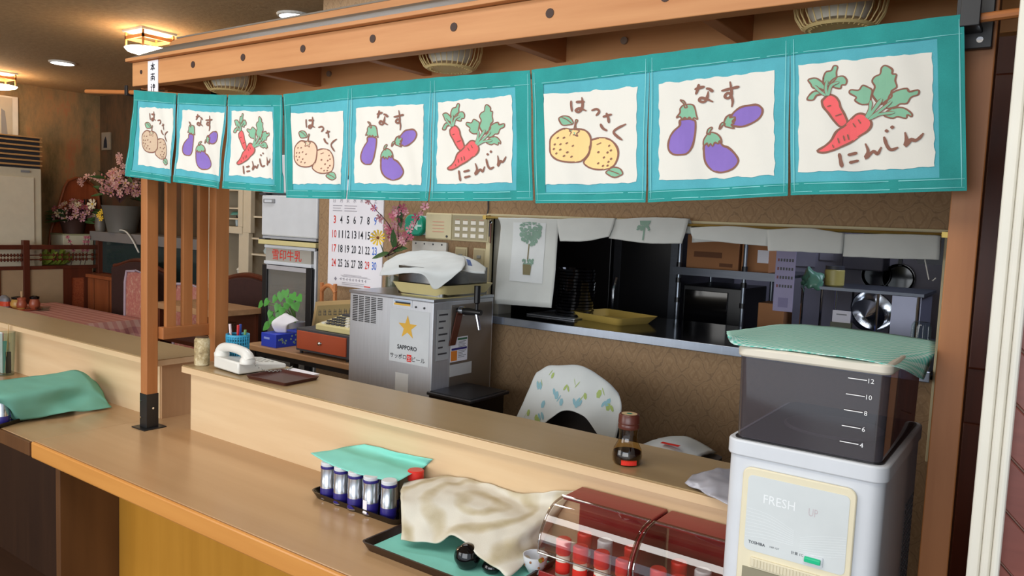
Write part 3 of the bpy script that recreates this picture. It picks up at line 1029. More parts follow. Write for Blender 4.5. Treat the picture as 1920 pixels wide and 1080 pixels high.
KIND = ['hassaku', 'nasu', 'ninjin']
WHICH = ['left turquoise curtain, rumpled, with citrus, eggplant and carrot prints', 'middle turquoise curtain with citrus, eggplant and carrot prints over the beer server', 'right turquoise curtain with yellow citrus, eggplant and carrot prints above dispenser']
for c in range(3):
    nor = T('printed_curtain', WHICH[c], 'curtain', (PANELS[3 * c + 1][0][0], YN, 1.9), 'turquoise curtains on the rod')
    mats = [M_brown, M_purple, M_green, M_red, (M_orangeA, M_orangeB, M_orangeC)[c]]
    for j in range(3):
        q, wq = [list(p_) for p_ in PANELS[3 * c + j]], WHITES[3 * c + j]
        gap = 0.0045 if c == 0 else 0.0022
        q[3][0] += gap
        q[2][0] -= gap
        pn = nor.part('cloth_panel', MB().grid(onq(q, 0), 28, 24), M_teal, smooth=True)
        sub = lambda s0, s1, t0, t1: [quad(q, s0, t0), quad(q, s1, t0), quad(q, s1, t1), quad(q, s0, t1)]
        hems = [(onq(sub(0, 1, -0.005, 0.115), 0.0016), 28, 4)]
        hems.append((onq(sub(0, 1, 0.925, 1.005), 0.0016), 28, 3))
        if j == 0:
            hems.append((onq(sub(0, 0.11, 0.115, 0.925), 0.0016), 5, 20))
        if j == 2:
            hems.append((onq(sub(0.86, 1, 0.115, 0.925), 0.0016), 5, 20))
        for hf in hems:
            nor.part('hem', MB().grid(*hf), M_tealH, pn, smooth=True, label='darker turquoise hem')
        st = MB()
        for tt in (0.105, 0.935, 0.985):
            stroke(st, [(1, tt * 100), (50, tt * 100), (99, tt * 100)], q, 0.0024, 0.003, 0)
        for ss in (0.025, 0.975):
            stroke(st, [(ss * 100, 2), (ss * 100, 50), (ss * 100, 98)], q, 0.0024, 0.004, 0)
        nor.part('stitching', st, plain('stitch_pale', '7cc6c8', 0.9), pn)
        nor.part('white_field', MB().grid(onq(wq, 0.0010, jit=0.0035), 26, 24), M_fieldw, pn, smooth=True, label='white printed square')
        A = ART[KIND[j]]
        pr = MB()
        lw = 0.011
        for key, mi in (('P', 1), ('O', 4), ('R', 3), ('G', 2)):
            for k, pl in enumerate(A.get(key, [])):
                o_ = 0.0017 + 0.0003 * (k if key in 'OR' else 0) + (0.0003 if key == 'G' and j < 2 else 0)
                fill(pr, pl, wq, o_, mi)
                stroke(pr, pl, wq, o_ + 0.0002, lw * (0.75 if key == 'G' else 1.0), 0, True)
        for pl in A.get('L', []):
            stroke(pr, pl, wq, 0.0028, 0.012, 2)
            stroke(pr, pl, wq, 0.0027, 0.019, 0)
        for pl in A.get('S', []):
            stroke(pr, pl, wq, 0.0030, 0.006, 0)
        for x, z in A.get('d', []):
            stroke(pr, [(x - 1, z + .8), (x, z), (x + 1, z - .8)], wq, 0.0030, 0.009, 0)
        nor.part({'hassaku': 'citrus_print', 'nasu': 'eggplant_print', 'ninjin': 'carrot_print'}[KIND[j]], pr, mats, pn)
        le = MB()
        for pl in A['T']:
            stroke(le, pl, wq, 0.0028, 0.0155, 0)
        nor.part('lettering', le, M_brown, pn)

# ------------------------------------------------------------------ on the front counter
# shaker set on its tray
t = T('shaker_tray', 'black oblong tray holding the silver shakers on the front counter', 'tray', (-1.51, 1.505, 0.75))
t.part('tray_body', MB().tray(-1.685, -1.335, 1.425, 1.585, 0.750, 0.020, 0.03), M_blackg, smooth=True)
sh0 = None
M_shk = steel('shaker_steel', 'c9ccd2', 0.22, (20, 20, 1))
spots = [(-1.630, 1.452, 0), (-1.573, 1.449, 0), (-1.515, 1.447, 0), (-1.458, 1.449, 0), (-1.398, 1.456, 0), (-1.612, 1.505, 1), (-1.552, 1.503, 1), (-1.492, 1.502, 1), (-1.434, 1.504, 1)]
cnt = [0, 0]
for i, (x, y, r) in enumerate(spots):
    lab = '%s silver and navy shaker from the left in the %s row of the black tray' % (ORD[cnt[r]], ('front', 'back')[r])
    cnt[r] += 1
    if sh0 is None:
        s_ = T('shaker', lab, 'shaker', (x, y, 0.755), 'silver shakers on the tray', world=False)
        s_.part('body', MB().lathe([(0.021, 0), (0.0215, 0.002), (0.0215, 0.052), (0.021, 0.053), (0.021, 0.086)], n=20), M_shk, smooth=True)
        s_.part('label_band', MB().lathe([(0.0217, 0.003), (0.0219, 0.004), (0.0219, 0.030), (0.0217, 0.031), (0.0217, 0.003)], n=20), M_blue, smooth=True)
        s_.part('collar', MB().lathe([(0.0213, 0.086), (0.0218, 0.087), (0.0218, 0.093), (0.0213, 0.094), (0.0213, 0.086)], n=20), M_blue, smooth=True)
        s_.part('cap', MB().lathe([(0.021, 0.093), (0.021, 0.101), (0.019, 0.103), (0, 0.103)], n=20), M_white, smooth=True)
        sh0 = s_.o
    else:
        r_ = dup(sh0, (x, y, 0.755), lab, rz=random.uniform(-1.2, 1.2))
        if i == 3:
            pl_ = MB().grid(lambda u, v: (0.0222 * math.cos(-2.3 + u * 0.7), 0.0222 * math.sin(-2.3 + u * 0.7), 0.004 + v * 0.036), 5, 1).build('paper_label', M_paper)
            pl_.parent = r_
s_ = T('shaker', 'shaker with bright red cap at the back right of the black tray', 'shaker', (-1.385, 1.545, 0.755), world=False)
s_.part('body', MB().lathe([(0.021, 0), (0.022, 0.003), (0.022, 0.085)], n=20), plain('seasoning_body', '9a7a52', 0.4), smooth=True)
s_.part('cap', MB().lathe([(0.022, 0.085), (0.0225, 0.087), (0.0225, 0.110), (0.020, 0.112), (0, 0.112)], n=20), M_redcap, smooth=True)
solo('cover_cloth', 'small turquoise cloth laid over the silver shakers', 'cloth',
     MB().grid(drape([[(-1.628, 1.588, 0.879), (-1.539, 1.588, 0.883), (-1.445, 1.588, 0.886), (-1.362, 1.588, 0.891)],
                      [(-1.684, 1.568, 0.864), (-1.574, 1.570, 0.864), (-1.489, 1.581, 0.864), (-1.390, 1.588, 0.864)],
                      [(-1.696, 1.509, 0.863), (-1.572, 1.494, 0.863), (-1.463, 1.493, 0.863), (-1.379, 1.514, 0.862)],
                      [(-1.714, 1.457, 0.863), (-1.576, 1.434, 0.858), (-1.468, 1.439, 0.856), (-1.390, 1.470, 0.850)]], 0.0025, 1), 26, 26), M_tealcloth, (-1.529, 1.526, 0.868), smooth=True, solid=0.0016)

# tray with towel-covered tea things
t = T('serving_tray', 'large dark lacquer tray with a turquoise mat on the front counter', 'tray', (-1.10, 1.40, 0.75))
t.part('tray_body', MB().tray(-1.315, -0.900, 1.275, 1.525, 0.750, 0.022, 0.014, 0.005), plain('dark_lacquer', '2c1a14', 0.3), smooth=True)
t.part('turquoise_mat', MB().box(-1.300, -0.915, 1.290, 1.510, 0.7545, 0.7560), M_tealcloth, label='turquoise cloth mat')
pot0 = None
for i, (x, y, lab) in enumerate(((-1.054, 1.361, 'shiny black round pot showing under the front of the beige towel'), (-0.995, 1.378, 'dark round pot half hidden under the towel corner'))):
    if pot0 is None:
        s_ = T('black_pot', lab, 'pot', (x, y, 0.7562), 'black pots on the serving tray', world=False)
        s_.part('body', MB().lathe([(0.014, 0), (0.022, 0.004), (0.030, 0.018), (0.031, 0.028), (0.026, 0.042), (0.014, 0.050), (0.010, 0.051)], n=24), M_blackg, smooth=True)
        s_.part('lid', MB().lathe([(0.020, 0.046), (0.012, 0.053), (0, 0.055)], n=20), M_blackg, smooth=True)
        pot0 = s_.o
    else:
        dup(pot0, (x, y, 0.7562), lab).scale = (0.75, 0.75, 0.5)
s_ = T('tea_cup', 'white cup with brown dots at the right end of the serving tray', 'cup', (-0.919, 1.440, 0.7562), world=False)
s_.part('cup_body', MB().lathe([(0.014, 0), (0.016, 0.004), (0.026, 0.02), (0.029, 0.042), (0.027, 0.042), (0.024, 0.02), (0.0, 0.008)], n=24), M_white, smooth=True)
g = MB()
for k in range(9):
    a, z = k * 0.7, 0.022 + 0.012 * (k % 2)
    r = 0.0275 if z < 0.03 else 0.0288
    g.lathe([(0.003, 0), (0, 0.001)], n=8, mat=Matrix.Translation((r * math.cos(a), r * math.sin(a), z)) @ Vector((math.cos(a), math.sin(a), 0.2)).to_track_quat('Z', 'Y').to_matrix().to_4x4())
s_.part('dot_pattern', g, plain('brown_glaze', '8a5a35', 0.4))
bw = T('upturned_bowl', 'upturned bowl making the hump under the beige towel', 'bowl', (-1.24, 1.46, 0.7562), world=False)
bw.part('bowl_body', MB().lathe([(0.045, 0), (0.044, 0.02), (0.03, 0.055), (0.018, 0.062), (0, 0.062)], n=24), M_white, smooth=True)
solo('beige_towel', 'crumpled beige and white patterned towel covering the serving tray', 'towel',
     MB().grid(drape([[(-1.386, 1.501, 0.840), (-1.318, 1.580, 0.855), (-1.233, 1.588, 0.864), (-1.144, 1.588, 0.866), (-1.052, 1.588, 0.869), (-0.981, 1.588, 0.892), (-0.894, 1.588, 0.917)],
                      [(-1.338, 1.438, 0.845), (-1.274, 1.495, 0.855), (-1.198, 1.544, 0.856), (-1.114, 1.560, 0.848), (-1.030, 1.568, 0.846), (-0.980, 1.588, 0.864), (-0.920, 1.588, 0.889)],
                      [(-1.290, 1.388, 0.838), (-1.224, 1.433, 0.842), (-1.155, 1.481, 0.846), (-1.045, 1.467, 0.838), (-0.981, 1.486, 0.836), (-0.961, 1.548, 0.840), (-0.948, 1.588, 0.854)],
                      [(-1.261, 1.359, 0.800), (-1.189, 1.400, 0.808), (-1.134, 1.442, 0.826), (-1.030, 1.407, 0.815), (-0.970, 1.408, 0.806), (-0.962, 1.494, 0.806), (-0.967, 1.578, 0.805)],
                      [(-1.240, 1.338, 0.776), (-1.158, 1.366, 0.782), (-1.114, 1.382, 0.806), (-1.019, 1.353, 0.798), (-0.961, 1.351, 0.781), (-0.927, 1.357, 0.777), (-0.948, 1.490, 0.780)]], 0.0045, 3, 24), 60, 44), M_towelb, (-1.126, 1.500, 0.800), smooth=True, solid=0.003)

# condiment cases with clear curved lids
case0 = None
bot0 = None
for ci, (x0, lab) in enumerate(((-0.890, 'maroon condiment case with clear curved lid beside the beige towel'), (-0.660, 'maroon condiment case with clear curved lid next to the rice dispenser'))):
    if case0 is None:
        s_ = T('condiment_case', lab, 'condiment case', (x0, 1.40, 0.75), 'maroon condiment cases', world=False)
        w = 0.222
        arc = [(0.098, 0.176), (0.062, 0.170), (0.036, 0.154), (0.016, 0.128), (0.006, 0.105), (0.003, 0.075)]
        s_.part('back_box', MB().box(0.0, w, 0.182, 0.188, 0, 0.172), M_maroon)
        s_.part('top_panel', MB().box(0.0, w, 0.100, 0.188, 0.168, 0.176), M_maroon, bevel=0.003)
        s_.part('base', MB().box(0.0, w, 0.012, 0.182, 0, 0.012), M_maroon, bevel=0.002)
        pr = [(w - 0.004, 0.180, 0.012), (w - 0.004, 0.180, 0.168), (w - 0.004, 0.100, 0.168)] + [(w - 0.004, y + 0.006, z - 0.006) for y, z in arc[1:]] + [(w - 0.004, 0.012, 0.012)]
        s_.part('side_panel', MB().prism(pr, (0.004, 0, 0)), M_maroon)
        pl = [(0.001, 0.180, 0.012), (0.001, 0.180, 0.168), (0.001, 0.100, 0.168)] + [(0.001, y + 0.006, z - 0.004) for y, z in arc[1:]] + [(0.001, 0.012, 0.012)]
        s_.part('clear_side', MB().poly(pl), M_acryl)
        lid = MB().grid(lambda u, v: (u * (w - 0.002) + 0.001,) + tuple(spline([Vector((a, b)) for a, b in arc], v)), 2, 30)
        ld = s_.part('clear_lid', lid, M_acryl, smooth=True, label='clear curved acrylic lid')
        for xx in (0.001, w - 0.001):
            s_.part('lid_rim', MB().tube([(xx, spline([Vector((a, b)) for a, b in arc], k / 24).x, spline([Vector((a, b)) for a, b in arc], k / 24).y) for k in range(25)], 0.0028, 8), M_acryle, ld, smooth=True)
        for (yy, zz) in ((0.098, 0.177), (0.003, 0.075)):
            s_.part('lid_rim', MB().tube([(0, yy, zz), (w, yy, zz)], 0.0030, 8), M_acryle, ld, smooth=True)
        s_.part('pivot_knob', MB().cyl((0.012, 0.006, 0.060), (0.012, -0.004, 0.060), 0.005, n=12), plain('brass', 'c9a34f', 0.3, 1.0))
        s_.part('front_lip', MB().box(0.0, w, 0.010, 0.014, 0.0, 0.03), M_maroon, bevel=0.001)
        case0 = s_.o
    else:
        dup(case0, (x0, 1.40, 0.75), lab)
    bs = [(0.035, 0.055, 0), (0.085, 0.045, 0), (0.135, 0.05, 0), (0.190, 0.045, 0), (0.055, 0.115, 0), (0.110, 0.110, 1), (0.175, 0.115, 0)]
    for bi, (dx, dy, kd) in enumerate(bs):
        row, fl = ('front', bi) if bi < 4 else ('back', bi - 4)
        lab2 = '%s red-capped bottle from the left, %s row, %s condiment case' % (ORD[fl], row, ('towel-side', 'dispenser-side')[ci])
        if kd:
            lab2 = 'white-capped bottle in the back row of the %s condiment case' % ('towel-side', 'dispenser-side')[ci]
        if bot0 is None or kd:
            b_ = T('seasoning_bottle', lab2, 'bottle', (x0 + dx, 1.40 + dy, 0.762), 'seasoning bottles in the condiment cases', world=False)
            b_.part('body', MB().lathe([(0.014, 0), (0.016, 0.002), (0.016, 0.045), (0.012, 0.054)], n=18), plain('bottle_white', 'd9d4c8', 0.3), smooth=True)
            b_.part('cap', MB().lathe([(0.016, 0.052), (0.0175, 0.055), (0.0175, 0.084), (0.015, 0.087), (0, 0.087)], n=18), M_white if kd else M_redcap, smooth=True)
            b_.part('paper_label', MB().lathe([(0.0163, 0.01), (0.0164, 0.011), (0.0164, 0.036), (0.0163, 0.037), (0.0163, 0.01)], n=18), M_redink if not kd else M_paper, smooth=True)
            if not kd:
                bot0 = b_.o
        else:
            dup(bot0, (x0 + dx, 1.40 + dy, 0.762), lab2)

# soy sauce bottle
t = T('soy_sauce_bottle', 'soy sauce bottle with brown cap standing on the raised shelf', 'bottle', (-0.809, 1.656, ZS), world=False)
t.part('glass_body', MB().lathe([(0.0, 0.001), (0.030, 0.0), (0.0345, 0.006), (0.036, 0.022), (0.033, 0.038), (0.025, 0.052), (0.0215, 0.066), (0.0235, 0.088)], n=32), M_glassb, smooth=True)
t.part('soy_sauce', MB().lathe([(0.0, 0.003), (0.029, 0.002), (0.0335, 0.008), (0.0345, 0.022), (0.0335, 0.030), (0, 0.030)], n=32), M_soy, smooth=True)
cp = t.part('cap', MB().lathe([(0.0245, 0.086), (0.0255, 0.088), (0.0255, 0.096), (0.0245, 0.098), (0.0258, 0.100), (0.0250, 0.118), (0.023, 0.121), (0, 0.121)], n=32), plain('brown_cap', '5a2d24', 0.3), smooth=True)
t.part('cap_sticker', MB().lathe([(0.019, 0.1212), (0.0, 0.1214)], n=20), plain('sticker_cream', 'cdb48a', 0.5), cp)
t.part('cap_mark', MB().lathe([(0.007, 0.1217), (0.0, 0.1218)], n=10), plain('mark_green', '1f7f6a', 0.5), cp)
t.part('paper_label', MB().grid(lambda u, v: (0.0352 * math.cos(-1.5 + u * 1.1), 0.0352 * math.sin(-1.5 + u * 1.1), 0.004 + v * 0.012), 6, 1), M_redink)

# folded plastic bag by the dispenser
solo('plastic_bag', 'folded grey plastic bag on the raised shelf beside the rice dispenser', 'bag',
     MB().grid(drape([[(-0.640, 1.654, 0.995), (-0.609, 1.652, 1.010), (-0.594, 1.696, 1.010), (-0.569, 1.751, 1.000)], [(-0.630, 1.599, 0.999), (-0.595, 1.597, 1.004), (-0.573, 1.609, 1.006), (-0.539, 1.646, 1.002)],
                      [(-0.634, 1.593, 0.991), (-0.594, 1.573, 0.990), (-0.556, 1.551, 0.990), (-0.511, 1.537, 0.988)]], 0.004, 9, 40), 20, 16), plain('bag_plastic', 'a9a9b3', 0.25, spec=0.6), (-0.599, 1.615, 0.990), smooth=True, solid=0.001)

# ------------------------------------------------------------------ rice dispenser
DX0, DX1, DY0, DY1 = -0.432, -0.183, 1.25, 1.62
t = T('rice_dispenser', 'tall white rice dispenser with smoked grey tank at the right end of counter', 'rice dispenser', (-0.31, 1.43, 0.75))
bd = t.part('cabinet', MB().slab(DX0 + 0.004, DX1 - 0.004, DY0 + 0.004, DY1, 0.750, 1.190, 0.022), M_white, smooth=True)
t.part('cabinet_rim', MB().slab(DX0, DX1, DY0, DY1 + 0.002, 1.180, 1.207, 0.024), M_white, bevel=0.003, smooth=True)
tk = MB()
N_ = MB().slab(DX0 + 0.010, DX1 - 0.010, DY0 + 0.010, DY1 - 0.012, 1.207, 1.345, 0.016, taper=0.02)
ns = len(N_.v) // 2
tk.add(N_.v, [f for f in N_.f if len(f) == 4])
t.part('smoked_tank', tk, M_smoke, smooth=True, label='smoked grey see-through tank')
t.part('tank_floor', MB().slab(DX0 + 0.014, DX1 - 0.014, DY0 + 0.014, DY1 - 0.016, 1.207, 1.211, 0.014), plain('tank_floor_grey', '4c4a52', 0.5))
t.part('hopper', MB().lathe([(0.085, 0.0), (0.080, 0.004), (0.03, -0.001)], c=(-0.30, 1.43, 1.2125), n=28), plain('hopper_grey', '605d66', 0.35), smooth=True)
t.part('tank_gasket', MB().slab(DX0 + 0.009, DX1 - 0.009, DY0 + 0.009, DY1 - 0.010, 1.205, 1.209, 0.017), M_black)
t.part('tank_lid', MB().slab(DX0 + 0.006, DX1 - 0.006, DY0 + 0.006, DY1 - 0.006, 1.345, 1.362, 0.018), M_offw, bevel=0.004, smooth=True)
g = MB()
yt = DY0 + 0.0085
for k, num in enumerate((12, 10, 8, 6, 4)):
    z = 1.334 - 0.0250 * k
    xl = -0.250 - 0.0012 * k
    g.box(xl, xl + 0.027, yt - 0.0004, yt, z - 0.0006, z + 0.0006)
    g.text(str(num), (xl + 0.029, yt - 0.0004, z - 0.004), (1, 0, 0), (0, 0, 1), 0.0075)
t.part('scale_marks', g, plain('print_white', 'f2f4f6', 0.6))
fy = DY0 + 0.004
fr = MB()
fr.slab(-0.398, -0.222, -1.166, -0.905, 0, 0.008, 0.014)
fr.v = [(x, fy - 0.0005 - z * 0.7, -y) for x, y, z in fr.v]
fp = t.part('panel_frame', fr, plain('frame_cream', 'e4dcc0', 0.4), bevel=0.002, smooth=True, label='cream front frame')
fc = MB().slab(-0.388, -0.231, -1.154, -1.028, 0, 0.0085, 0.008)
fc.v = [(x, fy - 0.0008 - z * 0.7, -y) for x, y, z in fc.v]
t.part('front_plate', fc, plain('plate_pale', 'd3dadc', 0.35), fp)
yf = fy - 0.0070
g = MB().text('FRESH', (-0.361, yf, 1.112), (1, 0, -0.02), (0, 0, 1), 0.015, width=0.050)
t.part('lettering', g, plain('print_pale', 'eef3f6', 0.5), fp)
g = MB().text('UP', (-0.290, yf, 1.109), (1, 0, -0.02), (0, 0, 1), 0.013, width=0.014)
t.part('lettering', g, plain('print_faded_rose', 'c9bfc4', 0.5), fp)
g = MB().text('TOSHIBA', (-0.381, yf, 1.040), (1, 0, 0), (0, 0, 1), 0.0048, bold=0.02, width=0.0275)
g.text('HRF-12T', (-0.346, yf, 1.041), (1, 0, 0), (0, 0, 1), 0.0030)
g.text('計量 1C', (-0.312, yf, 1.041), (1, 0, 0), (0, 0, 1), 0.0040)
t.part('lettering', g, plain('print_dark', '3b3f48', 0.6), fp)
g = MB()
for k in range(9):
    q0 = [Vector((-0.387, yf, 1.098 - 0.006 * k)), Vector((-0.35, yf, 1.094 - 0.005 * k)), Vector((-0.31, yf, 1.078 - 0.003 * k))]
    q1 = [Vector((-0.232, yf, 1.088 - 0.004 * k)), Vector((-0.27, yf, 1.080 - 0.004 * k)), Vector((-0.30, yf, 1.070 - 0.003 * k))]
    for q in (q0, q1):
        p = [spline(q, i / 8) for i in range(9)]
        for i in range(8):
            g.poly([p[i], p[i + 1], p[i + 1] + Vector((0, 0, 0.0008)), p[i] + Vector((0, 0, 0.0008))])
t.part('wave_lines', g, plain('print_wave', 'e4eaec', 0.5), fp)
sw = t.part('switch_frame', MB().box(-0.293, -0.263, yf - 0.002, yf + 0.001, 1.032, 1.047), M_white, fp, bevel=0.001)
t.part('green_switch', MB().prism([(-0.2905, yf - 0.002, 1.035), (-0.2905, yf - 0.002, 1.0445), (-0.2905, yf - 0.006, 1.0425), (-0.2905, yf - 0.006, 1.036)], (0.0245, 0, 0)), plain('switch_green', '1fbf8a', 0.3), fp, bevel=0.0008)
rb = MB()
rb.box(-0.375, -0.245, yf - 0.003, yf + 0.002, 1.002, 1.018)
t.part('dispensing_lever', rb, plain('lever_cream', 'ddd5bb', 0.45), fp, bevel=0.0015)
for k in range(24):
    xx = -0.371 + k * 0.0052
    rb = MB().box(xx, xx + 0.0026, yf - 0.0045, yf - 0.003, 1.004, 1.016)
    t.part('lever_ridge', rb, plain('lever_cream', 'ddd5bb', 0.45), fp)
t.part('drawer_recess', MB().box(-0.388, -0.234, yf - 0.0005, yf + 0.001, 0.915, 0.999), plain('recess_olive', '8f8a74', 0.6), fp)
sv = MB()
for k in range(26):
    for j in range(8):
        y0, z0 = 1.50 + j * 0.012, 0.80 + k * 0.011
        sv.box(DX1 - 0.0042, DX1 - 0.0034, y0, y0 + 0.006, z0, z0 + 0.006)
t.part('side_vent', sv, M_greyd)
M_check = checker('houndstooth_cloth', '6fcdbc', 'd2ebe4', 700)
solo('houndstooth_cloth', 'turquoise and white checked cloth lying on the rice dispenser lid', 'cloth',
     MB().grid(drape([[(-0.468, 1.323, 1.374), (-0.459, 1.467, 1.370), (-0.436, 1.596, 1.368), (-0.363, 1.639, 1.367), (-0.274, 1.634, 1.366), (-0.174, 1.600, 1.366)],
                      [(-0.437, 1.242, 1.378), (-0.426, 1.379, 1.368), (-0.381, 1.436, 1.366), (-0.306, 1.430, 1.366), (-0.227, 1.419, 1.366), (-0.158, 1.455, 1.362)],
                      [(-0.437, 1.252, 1.368), (-0.389, 1.278, 1.366), (-0.329, 1.276, 1.366), (-0.265, 1.282, 1.366), (-0.202, 1.296, 1.362), (-0.162, 1.426, 1.340)],
                      [(-0.428, 1.250, 1.364), (-0.382, 1.255, 1.364), (-0.317, 1.262, 1.364), (-0.255, 1.251, 1.366), (-0.187, 1.273, 1.358), (-0.163, 1.386, 1.326)]], 0.0012, 5, 30), 40, 24), M_check, (-0.3, 1.44, 1.362), smooth=True, solid=0.0014)

# ------------------------------------------------------------------ on the left side counter
LS = [(-3.057, 1.138, 0.857), (-3.040, 1.179, 0.857), (-3.169, 1.170, 0.857), (-3.126, 1.248, 0.862), (-3.129, 1.311, 0.862), (-3.142, 1.381, 0.862), (-3.171, 1.454, 0.862), (-3.212, 1.293, 0.862), (-3.227, 1.364, 0.862), (-3.243, 1.438, 0.862), (-3.252, 1.507, 0.862)]
t = T('shaker_tray', 'black tray of blue-labelled shakers under the green cloth, left side counter', 'tray', (-3.168, 1.317, 0.749), rz=-1.152, world=False)
t.part('tray_body', MB().tray(-0.240, 0.240, -0.093, 0.093, 0, 0.018, 0.03), M_blackg, smooth=True)
for k, p in enumerate(LS):
    lab = ('navy shaker at the far left edge outside the green cloth, front one', 'navy shaker peeking out at the left end of the green cloth', 'navy shaker at the far left edge behind the front one')[k] if k < 3 else 'silver and navy shaker hidden under the dull green cloth on the left side counter'
    dup(sh0, (p[0], p[1], 0.754), lab, 'shakers of the side counter tray' if k < 3 else 'shakers under the green cloth', rz=k * 1.3)
solo('cover_cloth', 'dull green cloth draped over a tray on the left side counter', 'cloth',
     MB().grid(drape([[(-3.178, 1.089, 0.872), (-3.241, 1.250, 0.872), (-3.244, 1.364, 0.870), (-3.251, 1.466, 0.870), (-3.265, 1.547, 0.868), (-3.213, 1.595, 0.820)],
                      [(-3.011, 1.047, 0.872), (-3.083, 1.189, 0.870), (-3.099, 1.302, 0.868), (-3.153, 1.431, 0.870), (-3.171, 1.532, 0.864), (-3.102, 1.565, 0.800)],
                      [(-3.021, 1.098, 0.862), (-2.991, 1.173, 0.866), (-3.004, 1.271, 0.862), (-3.035, 1.383, 0.860), (-3.066, 1.491, 0.845), (-3.040, 1.546, 0.785)],
                      [(-3.042, 1.189, 0.820), (-2.991, 1.197, 0.818), (-3.002, 1.288, 0.810), (-3.048, 1.397, 0.800), (-3.044, 1.490, 0.800), (-3.026, 1.551, 0.765)],
                      [(-3.061, 1.221, 0.760), (-3.035, 1.235, 0.758), (-3.012, 1.301, 0.762), (-2.994, 1.387, 0.770), (-3.007, 1.452, 0.758), (-3.004, 1.551, 0.756)]], 0.003, 4, 18), 40, 30), M_tealcloth2, (-3.144, 1.436, 0.760), smooth=True, solid=0.0016)
gx, gy = -3.935, 1.540
t = T('glass_tumbler', 'clear tumbler holding packets and picks at the far left counter end', 'glass', (gx, gy, 0.749), world=False)
t.part('glass_body', MB().lathe([(0.0, 0.004), (0.036, 0.0), (0.044, 0.20), (0.042, 0.20), (0.033, 0.006), (0.0, 0.008)], n=24), M_glass, smooth=True)
for i, (c, h, dx) in enumerate((('e7e9ee', 0.19, -0.008), ('f0b9c4', 0.185, -0.022), ('5c8f80', 0.15, 0.006), ('232327', 0.10, 0.020), ('dfe3e8', 0.14, 0.0))):
    solo('sugar_packet', '%s slim packet standing in the far left tumbler' % ('white', 'pink', 'green', 'black', 'short pale')[i], 'packet',
         MB().box(-0.011, 0.011, -0.002, 0.002, 0, h), plain('packet_%d' % i, c, 0.4), (gx + dx, gy - 0.012 + 0.006 * i, 0.759), world=False, rz=0.5 * i, bevel=0.0008)
for i in range(4):
    solo('toothpick', '%s thin wooden pick in the far left tumbler' % ORD[i], 'toothpick', MB().cyl((0, 0, 0), (0.012 + 0.004 * i, 0.003 * i, 0.215 + 0.006 * i), 0.0014, n=6), plain('pick_wood', 'c5a878', 0.7), (gx + 0.004 * i, gy + 0.012 - 0.006 * i, 0.759), world=False)

# ------------------------------------------------------------------ on the raised shelf, left end
t = T('drink_can', 'beige patterned can on the left end of the raised shelf', 'can', (-2.515, 1.628, ZS), world=False)
t.part('can_body', MB().lathe([(0.024, 0), (0.027, 0.004), (0.027, 0.094), (0.023, 0.100), (0.022, 0.102), (0, 0.101)], n=24), mottled('can_print', [(0.35, '7d6a48'), (0.5, 'b9a67e'), (0.62, 'd8ccab'), (0.75, '6f6a55')], 30, (1, 1, 1), 0.4), smooth=True)
t.part('can_lid', MB().lathe([(0.022, 0.1022), (0.0235, 0.104), (0.0235, 0.1055), (0.021, 0.1055), (0, 0.104)], n=24), plain('can_lid_brown', '4a3a2a', 0.4), smooth=True)
# blue basket-weave pencil cup
px_, py_ = -2.455, 1.735
t = T('pencil_cup', 'bright blue perforated plastic pen cup behind the telephone', 'pen cup', (px_, py_, ZS), world=False)
M_cup = plain('cup_blue', '3aa0c8', 0.4)
wv = MB()
for k in range(7):
    z = 0.018 + 0.013 * k
    r = 0.037 + 0.0035 * z / 0.1
    wv.lathe([(r - 0.002, z), (r, z), (r, z + 0.005), (r - 0.002, z + 0.005), (r - 0.002, z)], n=32)
for k in range(28):
    a = 2 * pi * k / 28
    wv.tube([(0.037 * math.cos(a), 0.037 * math.sin(a), 0.0), (0.0405 * math.cos(a), 0.0405 * math.sin(a), 0.105)], 0.0023, 5)
wv.lathe([(0.038, 0.104), (0.0425, 0.104), (0.0425, 0.112), (0.038, 0.112), (0.038, 0.104)], n=32)
wv.lathe([(0.038, 0), (0.038, 0.016), (0.034, 0.016), (0.0, 0.010)], n=32)
t.part('lattice_body', wv, M_cup)
t.part('inner_liner', MB().lathe([(0.034, 0.01), (0.0365, 0.102)], n=24), plain('cup_inside', '2c6f88', 0.7))
for i, (c, dx, dy, tilt, lab) in enumerate((('e3d3d6', -0.016, -0.01, -0.018, 'pink and white pen in the blue cup'), ('2b4fb0', -0.006, 0.012, 0.004, 'blue pen in the blue cup'), ('c2262c', 0.004, -0.006, 0.006, 'red pen in the blue cup'), ('6f9a5c', 0.018, 0.01, 0.012, 'green pen in the blue cup'))):
    p = T('pen', lab, 'pen', (px_ + dx, py_ + dy, ZS + 0.012), 'pens in the blue cup', world=False)
    h = 0.128 if i != 3 else 0.112
    p.part('barrel', MB().tube([(0, 0, 0), (tilt, 0, h)], 0.0042, 8), plain('pen_%d' % i, c, 0.35), smooth=True)
    p.part('pen_cap', MB().tube([(tilt * 0.8, 0, h * 0.8), (tilt * 1.05, 0, h * 1.05)], 0.0050, 8), plain('pen_%d' % i, c, 0.35), smooth=True)
